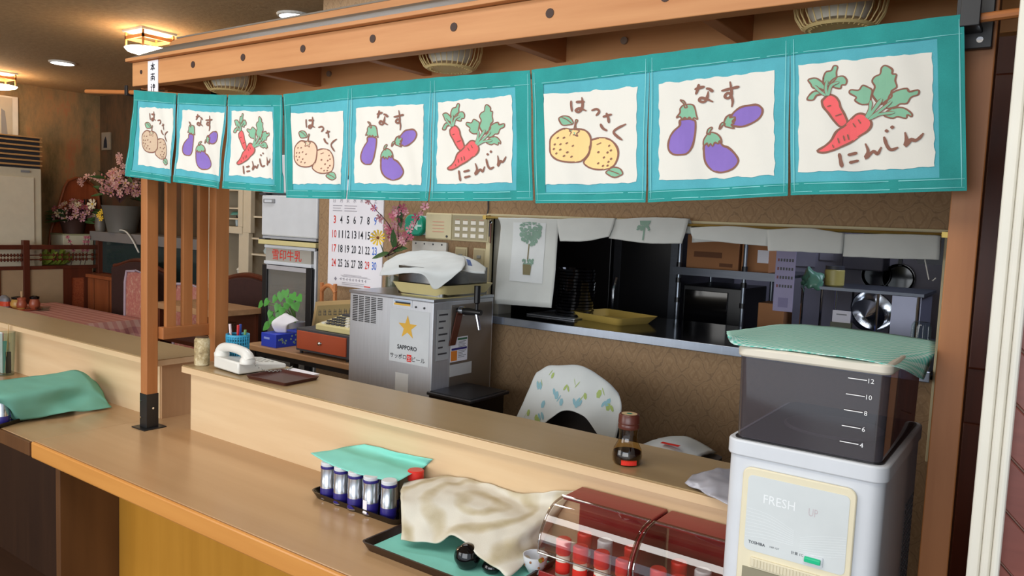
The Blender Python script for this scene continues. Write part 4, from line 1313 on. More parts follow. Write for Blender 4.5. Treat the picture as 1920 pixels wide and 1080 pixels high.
# telephone
t = T('telephone', 'white push-button desk telephone on the raised shelf', 'telephone', (-2.345, 1.70, ZS), None, rz=pi / 2 - 0.10, world=False)
M_ph = plain('phone_white', 'e3e2dc', 0.3)
b = MB()
b.prism([(-0.085, -0.085, 0.004), (0.105, -0.085, 0.004), (0.105, -0.085, 0.022), (-0.03, -0.085, 0.040), (-0.085, -0.085, 0.046)], (0, 0.17, 0))
t.part('base', b, M_ph, bevel=0.006, smooth=True)
t.part('foot', MB().box(-0.07, 0.09, -0.07, 0.07, 0, 0.004), M_black)
hs = MB()
hs.v, hs.f = [], []
path = [Vector((-0.052, -0.098, 0.050)), Vector((-0.052, -0.078, 0.072)), Vector((-0.052, -0.03, 0.080)), Vector((-0.052, 0.03, 0.080)), Vector((-0.052, 0.078, 0.072)), Vector((-0.052, 0.098, 0.050))]
hs.tube([spline(path, i / 14) for i in range(15)], [0.020, 0.021, 0.020, 0.018, 0.017, 0.016, 0.016, 0.016, 0.016, 0.016, 0.017, 0.018, 0.020, 0.021, 0.020], 12)
h_ = t.part('handset', hs, M_ph, smooth=True, label='white telephone handset')
for yy in (-0.088, 0.088):
    t.part('ear_cap', MB().lathe([(0.026, 0), (0.027, 0.012), (0.020, 0.024), (0, 0.026)], c=(-0.052, yy, 0.040), n=20), M_ph, h_, smooth=True)
for i in range(3):
    for j in range(4):
        x, y = 0.012 + 0.022 * i, -0.055 + 0.024 * j
        z = 0.036 - 0.018 * (x + 0.0) / 0.135 + 0.0
        t.part('key', MB().box(x, x + 0.014, y, y + 0.012, z - 0.004, z + 0.003), plain('phone_key', 'c9c8c2', 0.4), bevel=0.001)
cord = [Vector((-0.052, -0.10, 0.046)), Vector((0.0, -0.125, 0.012)), Vector((0.08, -0.118, 0.006)), Vector((0.125, -0.09, 0.006))]
t.part('cord', MB().tube([spline(cord, i / 60) + Vector((0, 0.003 * math.cos(i * 1.6), 0.003 * math.sin(i * 1.6) + 0.002)) for i in range(61)], 0.0016, 5), plain('cord_grey', 'a09f98', 0.5), smooth=True)
t = T('memo_pad', 'small white memo sheet lying beside the telephone', 'paper', (-2.175, 1.79, ZS))
t.part('sheet', MB().box(-2.24, -2.10, 1.765, 1.820, ZS, ZS + 0.004), M_paper, bevel=0.0005)
t = T('brown_tray', 'flat dark red-brown tray on the raised shelf right of the telephone', 'tray', (-2.13, 1.68, ZS), rz=0.06, world=False)
t.part('tray_body', MB().tray(-0.095, 0.10, -0.075, 0.08, 0, 0.012, 0.008, 0.004), plain('redbrown_lacquer', '4b2620', 0.35), smooth=True)

# ------------------------------------------------------------------ behind the counter: beer server
MX0, MX1, MY0, MY1 = -2.255, -1.822, 2.10, 2.46
t = T('server_stand', 'dark low stand carrying the steel beer server', 'stand', (-2.03, 2.28, 0))
t.part('stand_top', MB().box(-2.27, -1.60, 2.06, 2.47, 0.58, 0.62), M_black)
for x in (-2.25, -1.64):
    for y in (2.08, 2.43):
        t.part('leg', MB().box(x, x + 0.03, y, y + 0.03, 0, 0.58), M_black)
t = T('beer_server', 'stainless steel beer server with gold star, vents and a side tap', 'beer server', (-2.03, 2.28, 0.62))
M_srv = steel('server_steel', 'd3d6dc', 0.38, (25, 25, 1), 0.55)
t.part('body', MB().box(MX0, MX1, MY0, MY1, 0.622, 1.250), M_srv, bevel=0.003)
t.part('top_cover', MB().box(MX0 - 0.003, MX1 + 0.003, MY0 - 0.004, MY1, 1.250, 1.262), M_steel, bevel=0.002)
for c in range(5):
    x = -2.238 + c * 0.0335
    for r in range(15 if c < 4 else 7):
        z = 1.242 - r * 0.0068
        t.part('vent_slot', MB().box(x, x + 0.026, MY0 - 0.0012, MY0 + 0.001, z - 0.0036, z), M_black)
g = MB().box(-2.035, -1.838, MY0 - 0.0012, MY0, 1.012, 1.213)
st = t.part('star_sticker', g, plain('sticker_silver', 'cdd2d6', 0.35), label='pale silver sticker with gold star')
pts = []
for k in range(10):
    r = 0.046 if k % 2 == 0 else 0.0185
    a = pi / 2 + k * pi / 5
    pts.append((-1.945 + r * math.cos(a) * 1.05, MY0 - 0.0016, 1.146 + r * math.sin(a)))
t.part('gold_star', MB().prism(pts, (0, -0.0003, 0)), M_gold, st)
g = MB().text('SAPPORO', (-1.994, MY0 - 0.0018, 1.063), (1, 0, 0), (0, 0, 1), 0.016, width=0.098, bold=0.025)
t.part('lettering', g, M_ink, st)
g = MB().text('サッポロ', (-2.030, MY0 - 0.0018, 1.027), (1, 0, 0), (0, 0, 1), 0.015, width=0.083, bold=0.01)
g.text('ビール', (-1.919, MY0 - 0.0018, 1.024), (1, 0, 0), (0, 0, 1), 0.015, width=0.065, bold=0.01)
t.part('lettering', g, M_greyd, st)
rb = t.part('red_square', MB().box(-1.944, -1.922, MY0 - 0.0019, MY0 - 0.001, 1.020, 1.046), M_redink, st)
g = MB().text('生', (-1.942, MY0 - 0.0022, 1.025), (1, 0, 0), (0, 0, 1), 0.015)
t.part('lettering', g, M_white, st)
pl = t.part('name_plate', MB().box(-2.022, -1.926, MY0 - 0.0015, MY0, 1.222, 1.248), M_white)
t.part('plate_stripe', MB().box(-2.016, -1.934, MY0 - 0.0019, MY0 - 0.001, 1.226, 1.233), M_gold, pl)
t.part('plate_stripe', MB().box(-2.010, -1.934, MY0 - 0.0019, MY0 - 0.001, 1.233, 1.239), M_black, pl)
t.part('plate_stripe', MB().box(-2.016, -1.934, MY0 - 0.0019, MY0 - 0.001, 1.239, 1.244), plain('stripe_blue', '9fb8d8', 0.5), pl)
for x in (-1.907, -1.866):
    t.part('screw', MB().cyl((x, MY0, 1.226), (x, MY0 - 0.003, 1.226), 0.004, n=10), M_greyd)
t.part('paper_note', MB().box(-2.000, -1.934, MY0 - 0.0012, MY0, 0.84, 0.972), plain('note_grey', 'c8c8c6', 0.7))
SX = MX1
t.part('side_plate', MB().box(SX, SX + 0.002, MY0 + 0.10, MY1 - 0.01, 0.86, 1.235), plain('side_plate_grey', '8d857c', 0.4, 0.7))
sp = t.part('side_notice', MB().box(SX + 0.002, SX + 0.0028, 2.118, 2.190, 1.035, 1.222), plain('notice_silver', 'b9bbbc', 0.5))
g = MB()
for k in range(7):
    g.box(SX + 0.0028, SX + 0.0032, 2.128, 2.128 + 0.05 - 0.012 * (k % 3), 1.20 - 0.024 * k, 1.206 - 0.024 * k)
t.part('notice_lines', g, M_greyd, sp)
sp = t.part('safety_sticker', MB().box(SX + 0.002, SX + 0.0032, 2.200, 2.300, 1.020, 1.112), M_paper)
t.part('sticker_block', MB().box(SX + 0.0032, SX + 0.0036, 2.202, 2.238, 1.024, 1.062), plain('sticker_orange', 'e8872f', 0.5), sp)
t.part('sticker_block', MB().box(SX + 0.0032, SX + 0.0036, 2.205, 2.296, 1.064, 1.072), M_blue, sp)
t.part('sticker_block', MB().box(SX + 0.0032, SX + 0.0036, 2.240, 2.296, 1.100, 1.108), plain('sticker_green', '3b6f52', 0.5), sp)
g = MB()
for k in range(5):
    g.box(SX + 0.0032, SX + 0.0036, 2.245, 2.290 - 0.008 * (k % 2), 1.094 - 0.005 * k, 1.0955 - 0.005 * k)
    g.box(SX + 0.0032, SX + 0.0036, 2.245, 2.292 - 0.01 * (k % 3), 1.058 - 0.006 * k, 1.0595 - 0.006 * k)
t.part('notice_lines', g, M_greyd, sp)
t.part('lower_note', MB().box(SX + 0.002, SX + 0.003, 2.20, 2.33, 0.965, 1.010), plain('note_grey', 'c8c8c6', 0.7))
t.part('tap_arm', MB().tube([(SX, 2.235, 1.212), (SX + 0.05, 2.24, 1.214), (SX + 0.105, 2.245, 1.214)], [0.012, 0.014, 0.010], 12), M_black, smooth=True)
t.part('tap_collar', MB().tube([(SX + 0.012, 2.236, 1.213), (SX + 0.03, 2.238, 1.2135)], 0.0165, 12), M_chrome, smooth=True)
t.part('tap_spout', MB().tube([(SX + 0.085, 2.243, 1.210), (SX + 0.095, 2.244, 1.170), (SX + 0.100, 2.244, 1.150)], [0.008, 0.007, 0.006], 10), M_chrome, smooth=True)
t.part('tap_handle', MB().tube([(SX + 0.085, 2.243, 1.222), (SX + 0.085, 2.243, 1.245), (SX + 0.085, 2.243, 1.25), (SX + 0.085, 2.243, 1.312)], [0.006, 0.006, 0.0115, 0.0125], 12), M_black, smooth=True)
dt = t.part('drip_shelf', MB().box(SX, SX + 0.205, 2.075, 2.305, 0.918, 0.930), plain('drip_steel', '4a4a4e', 0.3, 0.8), bevel=0.003)
t.part('drip_grate', MB().box(SX + 0.01, SX + 0.195, 2.085, 2.295, 0.930, 0.932), M_black, dt)
t.part('drip_bracket', MB().box(SX, SX + 0.19, 2.09, 2.29, 0.70, 0.918), M_blackg)
solo('wooden_scraper', 'reddish wooden foam scraper leaning against the beer server side', 'scraper', MB().prism([(0, 0.0, 0), (0, 0.035, 0), (0, 0.075, 0.12), (0, 0.04, 0.125)], (0.006, 0, 0)), M_darkwood, (SX + 0.004, 2.185, 1.085), world=False, bevel=0.002)
# yellow tray with covered dishes on the server
t = T('cream_tray', 'pale yellow plastic tray with high sides on top of the beer server', 'tray', (-1.92, 2.26, 1.262))
t.part('tray_body', MB().tray(-2.052, -1.785, 2.105, 2.42, 1.262, 0.050, 0.03, 0.005), M_cream2, smooth=True)
t = T('dish_cover', 'grey see-through box standing in the pale yellow tray', 'cover', (-1.92, 2.26, 1.268))
cv = MB().slab(-2.035, -1.803, 2.125, 2.40, 1.268, 1.372, 0.02, taper=-0.0)
t.part('cover_walls', cv, clear('grey_clear', '8f8f8a', 0.5, 0.15, base=0.1), smooth=True)
t.part('stacked_plates', MB().lathe([(0.06, 0), (0.10, 0.012), (0.10, 0.06), (0.09, 0.075), (0, 0.07)], c=(-1.92, 2.26, 1.270), n=24), plain('plate_grey', '8a867d', 0.4), smooth=True)
solo('white_cloth', 'white cloth with a hanging point over the dishes on the beer server', 'cloth',
     MB().grid(drape([[(-2.327, 2.360, 1.359), (-2.255, 2.380, 1.399), (-2.166, 2.390, 1.417), (-2.079, 2.390, 1.422), (-1.960, 2.360, 1.420), (-1.847, 2.300, 1.407)],
                      [(-2.220, 2.240, 1.351), (-2.152, 2.260, 1.380), (-2.076, 2.270, 1.393), (-1.983, 2.260, 1.399), (-1.864, 2.220, 1.399), (-1.733, 2.160, 1.396)],
                      [(-2.122, 2.130, 1.339), (-2.044, 2.130, 1.359), (-1.962, 2.130, 1.368), (-1.871, 2.110, 1.369), (-1.776, 2.100, 1.365), (-1.694, 2.100, 1.382)],
                      [(-2.100, 2.100, 1.329), (-2.020, 2.095, 1.339), (-1.955, 2.100, 1.348), (-1.862, 2.090, 1.347), (-1.802, 2.085, 1.302), (-1.690, 2.090, 1.378)]], 0.003, 6, 22), 40, 30), M_towelw, (-1.95, 2.2, 1.37), smooth=True, solid=0.002)
fc_ = solo('folded_cloth', 'folded white cloth with blue label on the right of the dishes', 'cloth',
     MB().grid(drape([[(-1.999, 2.400, 1.409), (-1.927, 2.400, 1.405), (-1.857, 2.380, 1.393), (-1.791, 2.360, 1.370)], [(-1.903, 2.280, 1.391), (-1.832, 2.270, 1.388), (-1.760, 2.250, 1.381), (-1.709, 2.250, 1.369)],
                      [(-1.787, 2.160, 1.376), (-1.729, 2.150, 1.372), (-1.680, 2.150, 1.368), (-1.651, 2.170, 1.368)]], 0.002, 8), 20, 16), M_towelw, (-1.83, 2.25, 1.375), smooth=True, solid=0.006)
lb = MB().poly([(-1.809, 2.260, 1.406), (-1.789, 2.260, 1.403), (-1.758, 2.235, 1.382), (-1.778, 2.235, 1.384)])
lb = lb.build('blue_label', plain('label_blue', '4b5f8f', 0.8), off=(-1.83, 2.25, 1.375), solid=0.002)
lb.parent = fc_

# glass vase with blossom twigs behind the server
t = T('flower_vase', 'clear glass vase of pink plum twigs and a yellow flower beside the calendar', 'vase', (-2.315, 2.42, 1.0))
vx, vy = -2.36, 2.45
t.part('vase_glass', MB().lathe([(0.030, 1.16), (0.040, 1.20), (0.038, 1.30), (0.030, 1.36), (0.036, 1.40)], c=(vx, vy, 0), n=20), M_glass, smooth=True)
t.part('vase_lining', MB().lathe([(0.028, 1.165), (0.035, 1.20), (0.033, 1.29), (0.0, 1.30)], c=(vx, vy, 0), n=16), plain('vase_moss', '6d6a55', 0.7), smooth=True)
t.part('vase_stand', MB().lathe([(0.05, 0.95), (0.05, 1.16)], c=(vx, vy, 0), n=16), M_darkwood)
bl = blossom_mesh('blossom_pink', M_pink, M_pinkd)
bl2 = blossom_mesh('blossom_red', M_pinkd, M_pinkd)
yb = blossom_mesh('blossom_yellow', M_yel, plain('flower_heart', '7a3f1c', 0.8), 12)
tw = [[(-2.407, 2.440, 1.376), (-2.326, 2.420, 1.442), (-2.354, 2.400, 1.521), (-2.426, 2.400, 1.576), (-2.480, 2.400, 1.621)],
      [(-2.407, 2.440, 1.376), (-2.315, 2.420, 1.409), (-2.238, 2.410, 1.480), (-2.191, 2.420, 1.567), (-2.149, 2.420, 1.625)],
      [(-2.407, 2.440, 1.376), (-2.297, 2.400, 1.433), (-2.287, 2.390, 1.501), (-2.286, 2.390, 1.557), (-2.290, 2.400, 1.631)],
      [(-2.407, 2.440, 1.376), (-2.347, 2.420, 1.407), (-2.286, 2.420, 1.444), (-2.246, 2.420, 1.453)]]
for p in tw:
    P = [Vector(q) for q in p]
    t.part('twig', MB().tube([spline(P, i / 16) for i in range(17)], [0.003 - 0.0018 * i / 16 for i in range(17)], 6), M_twig, smooth=True)
PTS_FL=[Vector(p) for p in [(-2.480,2.400,1.616),(-2.443,2.400,1.587),(-2.426,2.400,1.580),(-2.406,2.400,1.547),(-2.396,2.400,1.538),(-2.360,2.400,1.512),(-2.347,2.400,1.494),(-2.323,2.400,1.545),(-2.303,2.400,1.568),(-2.281,2.400,1.577),(-2.313,2.400,1.586),(-2.265,2.400,1.560),(-2.289,2.400,1.541),(-2.316,2.400,1.522),(-2.279,2.400,1.512),(-2.261,2.400,1.533),(-2.296,2.400,1.485),(-2.322,2.400,1.499),(-2.253,2.400,1.480),(-2.261,2.400,1.446),(-2.307,2.400,1.450),(-2.277,2.400,1.456),(-2.300,2.400,1.428),(-2.329,2.400,1.458),(-2.230,2.400,1.503),(-2.209,2.400,1.526),(-2.222,2.400,1.470),(-2.196,2.400,1.553),(-2.167,2.400,1.571),(-2.147,2.400,1.598),(-2.246,2.400,1.462),(-2.289,2.400,1.471),(-2.330,2.400,1.558),(-2.273,2.400,1.591),(-2.254,2.400,1.574),(-2.336,2.400,1.476)]]
for i in range(len(PTS_FL)):
    y = 2.395 + 0.03 * random.random()
    k = PTS_FL[i] * (y / 2.40)
    k.z = 1.55 + (PTS_FL[i].z - 1.55) * (y / 2.40)
    d = Vector((random.uniform(-.4, .9), -1, random.uniform(-.4, .7)))
    t.inst('blossom', bl if random.random() < 0.72 else bl2, place(k, d, 0.013 + 0.008 * random.random(), random.random() * 6))
t.inst('yellow_flower', yb, place((-2.392, 2.380, 1.460), (0.5, -1, 0.15), 0.035))
t.part('flower_stem', MB().tube([(-2.402, 2.390, 1.459), (-2.398, 2.410, 1.418), (-2.407, 2.440, 1.376)], 0.002, 5), M_leafd)
lf = leaf_mesh('leaf_narrow', M_leafd, False)
for a, d, n_ in (((-2.362, 2.420, 1.397), (-1, -0.2, -0.25), (0.2, -1, 0.8)), ((-2.344, 2.420, 1.407), (0.9, -0.2, 0.2), (0, -1, 0.7)), ((-2.295, 2.400, 1.602), (0.1, 0, -1), (0.4, -1, 0)), ((-2.322, 2.410, 1.413), (0.3, -0.5, 0.9), (0.5, -1, 0))):
    t.inst('leaf', lf, placey(a, d, n_, 0.10))

# ------------------------------------------------------------------ on the wall
# big month calendar
t = T('wall_calendar', 'large white month calendar with red and blue numerals on the wall', 'calendar', (-2.71, 2.548, 1.21))
cy = 2.544
t.part('sheet', MB().box(-2.892, -2.528, cy, 2.5495, 1.212, 1.735), M_paper)
t.part('top_strip', MB().box(-2.894, -2.526, cy - 0.002, cy + 0.001, 1.720, 1.737), M_greyd)
grd, gg = MB(), MB()
d = 3
for r in range(4):
    for c in range(7):
        x = -2.866 + c * 0.0455
        z = 1.512 - r * 0.069
        t.part('numeral', MB().text(str(d), (x + (0.008 if d < 10 else 0), cy - 0.0006, z), (1, 0, 0), (0, 0, 1), 0.037, width=(0.016 if d < 10 else 0.0295), bold=0.012), M_redink if c == 0 or d == 29 else M_blueink if c == 6 else M_ink)
        d += 1
for c, ch in enumerate('日月火水木金土'):
    gg.text(ch, (-2.862 + c * 0.0455, cy - 0.0006, 1.612), (1, 0, 0), (0, 0, 1), 0.016)
for k in range(3):
    for (x0, x1) in ((-2.865, -2.80), (-2.785, -2.70)):
        gg.box(x0, x1 - 0.01 * (k % 2), cy - 0.0006, cy, 1.594 - 0.012 * k, 1.5965 - 0.012 * k)
t.part('numeral', MB().text('2', (-2.590, cy - 0.0006, 1.575), (1, 0, 0), (0, 0, 1), 0.030), M_blueink)
for k, (x0, x1) in enumerate(((-2.78, -2.66), (-2.80, -2.62), (-2.79, -2.60))):
    gg.box(x0, x1, cy - 0.0006, cy, 1.268 - 0.0045 * k, 1.2695 - 0.0045 * k)
for k in range(9):
    gg.box(-2.81 + 0.021 * k, -2.81 + 0.021 * k + 0.014, cy - 0.0006, cy, 1.246 + 0.002 * (k % 2), 1.2475 + 0.002 * (k % 2))
    gg.box(-2.80 + 0.021 * k, -2.80 + 0.021 * k + 0.004, cy - 0.0006, cy, 1.241, 1.253)
gg.prism([(-2.845, cy, 1.245), (-2.836, cy, 1.255), (-2.827, cy, 1.245), (-2.836, cy, 1.235)], (0, -0.0006, 0))
for k in range(2):
    gg.box(-2.79, -2.64, cy - 0.0006, cy, 1.230 - 0.008 * k, 1.2315 - 0.008 * k)
grd.box(-2.64, -2.60, cy - 0.0006, cy, 1.219, 1.224)
t.part('red_mark', grd, M_redink)
t.part('small_print', gg, plain('print_grey', '8b8793', 0.8))
# alarm panel
t = T('alarm_panel', 'cream alarm panel with a lighter cover and rows of labels', 'control panel', (-2.08, 2.548, 1.46))
t.part('backplate', MB().box(-2.253, -1.912, 2.528, 2.549, 1.463, 1.577), M_cream, bevel=0.003)
t.part('inner_panel', MB().box(-2.102, -1.918, 2.5265, 2.529, 1.470, 1.570), plain('panel_olive', 'a59b7c', 0.5))
cvp = t.part('cover_door', MB().box(-2.250, -2.106, 2.522, 2.529, 1.467, 1.573), plain('cover_cream', 'd4c9a3', 0.45), bevel=0.002)
g = MB()
for k in range(4):
    g.box(-2.21, -2.145, 2.5213, 2.522, 1.538 - 0.014 * k, 1.541 - 0.014 * k)
t.part('red_print', g, plain('print_salmon', 'd69a83', 0.7), cvp)
t.part('lock', MB().cyl((-2.128, 2.522, 1.479), (-2.128, 2.519, 1.479), 0.005, n=12), M_greyd, cvp)
for c in range(4):
    for r in range(3):
        x, z = -2.088 + c * 0.0425, 1.548 - r * 0.027
        t.part('label_plate', MB().box(x, x + 0.026, 2.5250, 2.5268, z - 0.015, z), plain('label_white', 'ece7da', 0.6))
    g = MB().box(-2.086 + c * 0.0425, -2.066 + c * 0.0425, 2.5252, 2.5266, 1.552, 1.5535)
    t.part('label_print', g, plain('print_salmon', 'd69a83', 0.7))
t.part('conduit', MB().tube([(-1.935, 2.544, 1.577), (-1.930, 2.544, 1.60), (-1.935, 2.546, 1.65), (-1.935, 2.546, 1.75)], 0.003, 6), M_greyd)
t = T('key_fob', 'dark keys hanging at the corner of the serving window', 'keys', (-1.902, 2.525, 1.56), None)
t.part('ring', MB().lathe([(0.006, -0.001), (0.008, 0), (0.006, 0.001), (0.005, 0), (0.006, -0.001)], n=14, mat=Matrix.Translation((-1.902, 2.525, 1.548)) @ Matrix.Rotation(pi / 2, 4, 'X')), M_chrome)
t.part('key', MB().box(-1.908, -1.898, 2.523, 2.526, 1.488, 1.542), M_greyd, bevel=0.001)
t.part('key', MB().box(-1.900, -1.893, 2.520, 2.5225, 1.462, 1.540), M_darkwood, bevel=0.001)
for x, lab in ((-2.096, 'cream switch plate directly under the alarm panel, left one'), (-1.998, 'cream switch plate nearest the serving window frame')):
    t = T('switch_plate', lab, 'switch', (x + 0.032, 2.548, 1.32), 'switch plates under the alarm panel')
    t.part('plate', MB().box(x, x + 0.065, 2.541, 2.549, 1.322, 1.438), M_cream, bevel=0.003)
    t.part('rim_frame', MB().box(x + 0.006, x + 0.059, 2.5385, 2.541, 1.330, 1.430), plain('plate_tan', 'b3a581', 0.5), bevel=0.001)
    t.part('rocker', MB().box(x + 0.022, x + 0.043, 2.536, 2.5395, 1.395, 1.408), plain('rocker_grey', '8f8f86', 0.4), bevel=0.001)
    t.part('rocker', MB().box(x + 0.022, x + 0.043, 2.536, 2.5395, 1.355, 1.368), plain('rocker_grey', '8f8f86', 0.4), bevel=0.001)
t = T('green_wall_light', 'rounded green wall lamp cover half behind the pink blossoms', 'wall light', (-2.30, 2.548, 1.48))
t.part('base_plate', MB().box(-2.36, -2.262, 2.54, 2.549, 1.478, 1.562), M_white, bevel=0.002)
g = MB().slab(-2.365, -2.258, -1.566, -1.474, 0, 0.03, 0.035)
g.v = [(x, 2.540 - z, -y) for x, y, z in g.v]
t.part('green_cover', g, plain('signal_green', '1fa585', 0.25), bevel=0.006, smooth=True)
g = MB().prism([(-2.325, 2.509, 1.518), (-2.285, 2.509, 1.540), (-2.285, 2.509, 1.498)], (0, -0.0005, 0))
g.box(-2.285, -2.262, 2.5085, 2.509, 1.514, 1.523)
t.part('white_arrow', g, plain('arrow_pale', 'bfeee0', 0.5))
t = T('paper_holder', 'white punched board on the wall behind the covered dishes', 'board', (-2.2, 2.548, 1.36))
t.part('board', MB().box(-2.338, -2.140, 2.535, 2.549, 1.345, 1.452), M_white2, bevel=0.002)
for k in range(4):
    t.part('hole', MB().cyl((-2.315 + 0.05 * k, 2.5348, 1.441), (-2.315 + 0.05 * k, 2.5340, 1.441), 0.004, n=10), M_greyd)

# ------------------------------------------------------------------ serving window: rail, towels, things on the ledge
t = T('towel_rail', 'thin brass towel rail across the top of the serving window', 'rail', (-1.1, 2.505, 1.56))
t.part('rail_rod', MB().tube([(-1.925, 2.505, 1.566), (-0.262, 2.505, 1.566)], 0.005, 8), plain('brass_rod', 'b39a55', 0.35, 0.9), smooth=True)
for x in (-1.915, -0.272):
    t.part('rail_bracket', MB().box(x - 0.008, x + 0.008, 2.50, 2.535, 1.558, 1.574), plain('brass_rod', 'b39a55', 0.35, 0.9))
YT = 2.492
tws = [('grey-white towel with potted tree print hanging long at the left of window', [[(-1.840, 2.492, 1.567), (-1.694, 2.490, 1.569), (-1.552, 2.492, 1.569)], [(-1.821, 2.488, 1.525), (-1.688, 2.484, 1.526), (-1.552, 2.488, 1.527)], [(-1.831, 2.486, 1.371), (-1.686, 2.478, 1.371), (-1.556, 2.486, 1.369)], [(-1.835, 2.484, 1.223), (-1.693, 2.478, 1.228), (-1.565, 2.486, 1.232)]]),
       ('short cream towel folded over rail beside the tree towel', [[(-1.560, 2.490, 1.569), (-1.432, 2.488, 1.577), (-1.314, 2.490, 1.579)], [(-1.551, 2.482, 1.535), (-1.430, 2.480, 1.538), (-1.319, 2.482, 1.546)], [(-1.537, 2.480, 1.487), (-1.431, 2.476, 1.492), (-1.331, 2.480, 1.513)]]),
       ('folded towel with a partly hidden tree print, mid window', [[(-1.325, 2.494, 1.575), (-1.177, 2.490, 1.587), (-1.035, 2.490, 1.587)], [(-1.326, 2.488, 1.540), (-1.181, 2.484, 1.542), (-1.042, 2.486, 1.547)], [(-1.334, 2.486, 1.507), (-1.183, 2.480, 1.497), (-1.052, 2.484, 1.502)]]),
       ('narrow folded towel just right of the gap in the rail', [[(-1.030, 2.492, 1.557), (-0.890, 2.490, 1.567), (-0.758, 2.492, 1.560)], [(-1.023, 2.486, 1.537), (-0.888, 2.482, 1.539), (-0.761, 2.486, 1.535)], [(-1.015, 2.484, 1.521), (-0.886, 2.480, 1.513), (-0.762, 2.484, 1.508)]]),
       ('folded towel with drawn-thread border, second from the right post', [[(-0.770, 2.488, 1.560), (-0.651, 2.486, 1.570), (-0.537, 2.488, 1.558)], [(-0.763, 2.480, 1.528), (-0.646, 2.478, 1.528), (-0.536, 2.480, 1.527)], [(-0.759, 2.478, 1.494), (-0.643, 2.476, 1.496), (-0.537, 2.478, 1.497)]]),
       ('rightmost folded towel nearest the wooden post', [[(-0.544, 2.490, 1.556), (-0.410, 2.488, 1.562), (-0.281, 2.490, 1.563)], [(-0.538, 2.484, 1.522), (-0.406, 2.480, 1.526), (-0.279, 2.484, 1.527)], [(-0.535, 2.482, 1.489), (-0.403, 2.478, 1.491), (-0.278, 2.482, 1.495)]])]
for i, (lab, rows) in enumerate(tws):
    dp = drape(rows, 0.0012, 11 + i, 30)
    c = dp(0.5, 0)
    tt = T('hanging_towel', lab, 'towel', tuple(c), 'towels on the window rail')
    tt.part('cloth', MB().grid(dp, 24, 20), M_linen, smooth=True, solid=0.002)
    bk = MB().grid(lambda u, v: dp(u, 0) + Vector((0, 0.006 + 0.018 * min(1, v * 3), -v * 0.05 + 0.004 * math.sin(v * pi))), 16, 6)
    tt.part('back_fold', bk, M_linen, smooth=True, solid=0.002)
    if i == 0:
        e = Vector((0, -0.0022, 0))
        pp = lambda u, v: dp(u, v) + e
        q = lambda u, v: pp(0.24 + 0.56 * u, 0.20 + 0.58 * v)
        tt.part('pale_centre', MB().grid(q, 12, 14), plain('linen_pale', 'd5d9d9', 0.95), smooth=True)
        e2 = Vector((0, -0.0036, 0))
        g = MB()
        for k in range(150):
            a, r = random.random() * 2 * pi, math.sqrt(random.random())
            u, v = 0.55 + 0.19 * r * math.cos(a), 0.33 + 0.150 * r * math.sin(a)
            s_ = 0.016 + 0.012 * random.random()
            a2 = random.random() * pi
            g.poly([dp(u + s_ * math.cos(a2 + b_), v + 0.7 * s_ * math.sin(a2 + b_)) + e2 for b_ in (0, 1.1, 2.2, pi, 4.2, 5.3)])
        tt.part('tree_print', g, plain('print_sage', '7f9c8c', 0.9, var=0.25))
        g = MB().poly([dp(u, v) + e2 for u, v in ((0.53, 0.47), (0.55, 0.47), (0.535, 0.60), (0.515, 0.60))])
        g.poly([dp(u, v) + e2 for u, v in ((0.45, 0.625), (0.60, 0.625), (0.585, 0.715), (0.465, 0.715))])
        tt.part('trunk_and_pot_print', g, plain('print_olive', '7d7556', 0.9))
        g = MB()
        for k in range(24):
            u, v = 0.44 + 0.18 * random.random(), 0.585 + 0.045 * random.random()
            g.poly([dp(u + 0.016 * math.cos(b_), v + 0.012 * math.sin(b_)) + e2 for b_ in (0, 1.3, 2.5, 3.7, 5)])
        tt.part('grass_print', g, plain('print_sage', '7f9c8c', 0.9, var=0.25))
    if i == 2:
        e2 = Vector((0, -0.003, 0))
        g = MB().poly([dp(u, v) + e2 for u, v in ((0.37, 0.12), (0.52, 0.12), (0.50, 0.30), (0.39, 0.30))])
        g.poly([dp(u, v) + e2 for u, v in ((0.44, 0.30), (0.46, 0.30), (0.46, 0.9), (0.44, 0.9))])
        for k in range(22):
            u, v = 0.36 + 0.18 * random.random(), 0.32 + 0.16 * random.random()
            g.poly([dp(u + 0.018 * math.cos(b_), v + 0.05 * math.sin(b_)) + e2 for b_ in (0, 1.3, 2.5, 3.7, 5)])
        tt.part('tree_print', g, plain('print_sage', '7f9c8c', 0.9, var=0.25))
t = T('yellow_tray', 'empty yellow serving tray lying on the steel ledge', 'tray', (-1.455, 2.78, WZ0), rz=-0.28, world=False)
t.part('tray_body', MB().tray(-0.145, 0.145, -0.115, 0.115, 0, 0.030, 0.02, 0.005, 0.10), plain('tray_yellow', 'c9ab58', 0.4), smooth=True)
ls = T('steel_plate', 'flat steel plate under the black tray stack', 'plate', (-1.66, 2.78, WZ0), world=False)
ls.part('plate', MB().box(-0.13, 0.10, -0.13, 0.11, 0, 0.006), M_steel, bevel=0.002)
lt0 = None
for k in range(15):
    z = WZ0 + 0.0065 + 0.0130 * k
    lab = {0: 'lowest black lacquer tray of the stack on the steel ledge', 14: 'topmost black lacquer tray of the stack on the steel ledge'}.get(k, 'black lacquer tray, %s from the bottom of the stack on the ledge' % ORD[k])
    if lt0 is None:
        t = T('black_tray', lab, 'tray', (-1.632, 2.77, z), 'stacked black lacquer trays', world=False)
        t.part('tray_body', MB().lathe([(0.072, 0), (0.079, 0.002), (0.081, 0.0112), (0.0790, 0.0112), (0.076, 0.004), (0, 0.003)], n=28), M_blackg, smooth=True)
        lt0 = t.o
    else:
        dup(lt0, (-1.632 + 0.002 * math.sin(k * 2.1), 2.77, z), lab)
t = T('glass_jar', 'upturned ribbed glass at the right end of the steel ledge', 'glass', (-0.338, 2.72, WZ0), world=False)
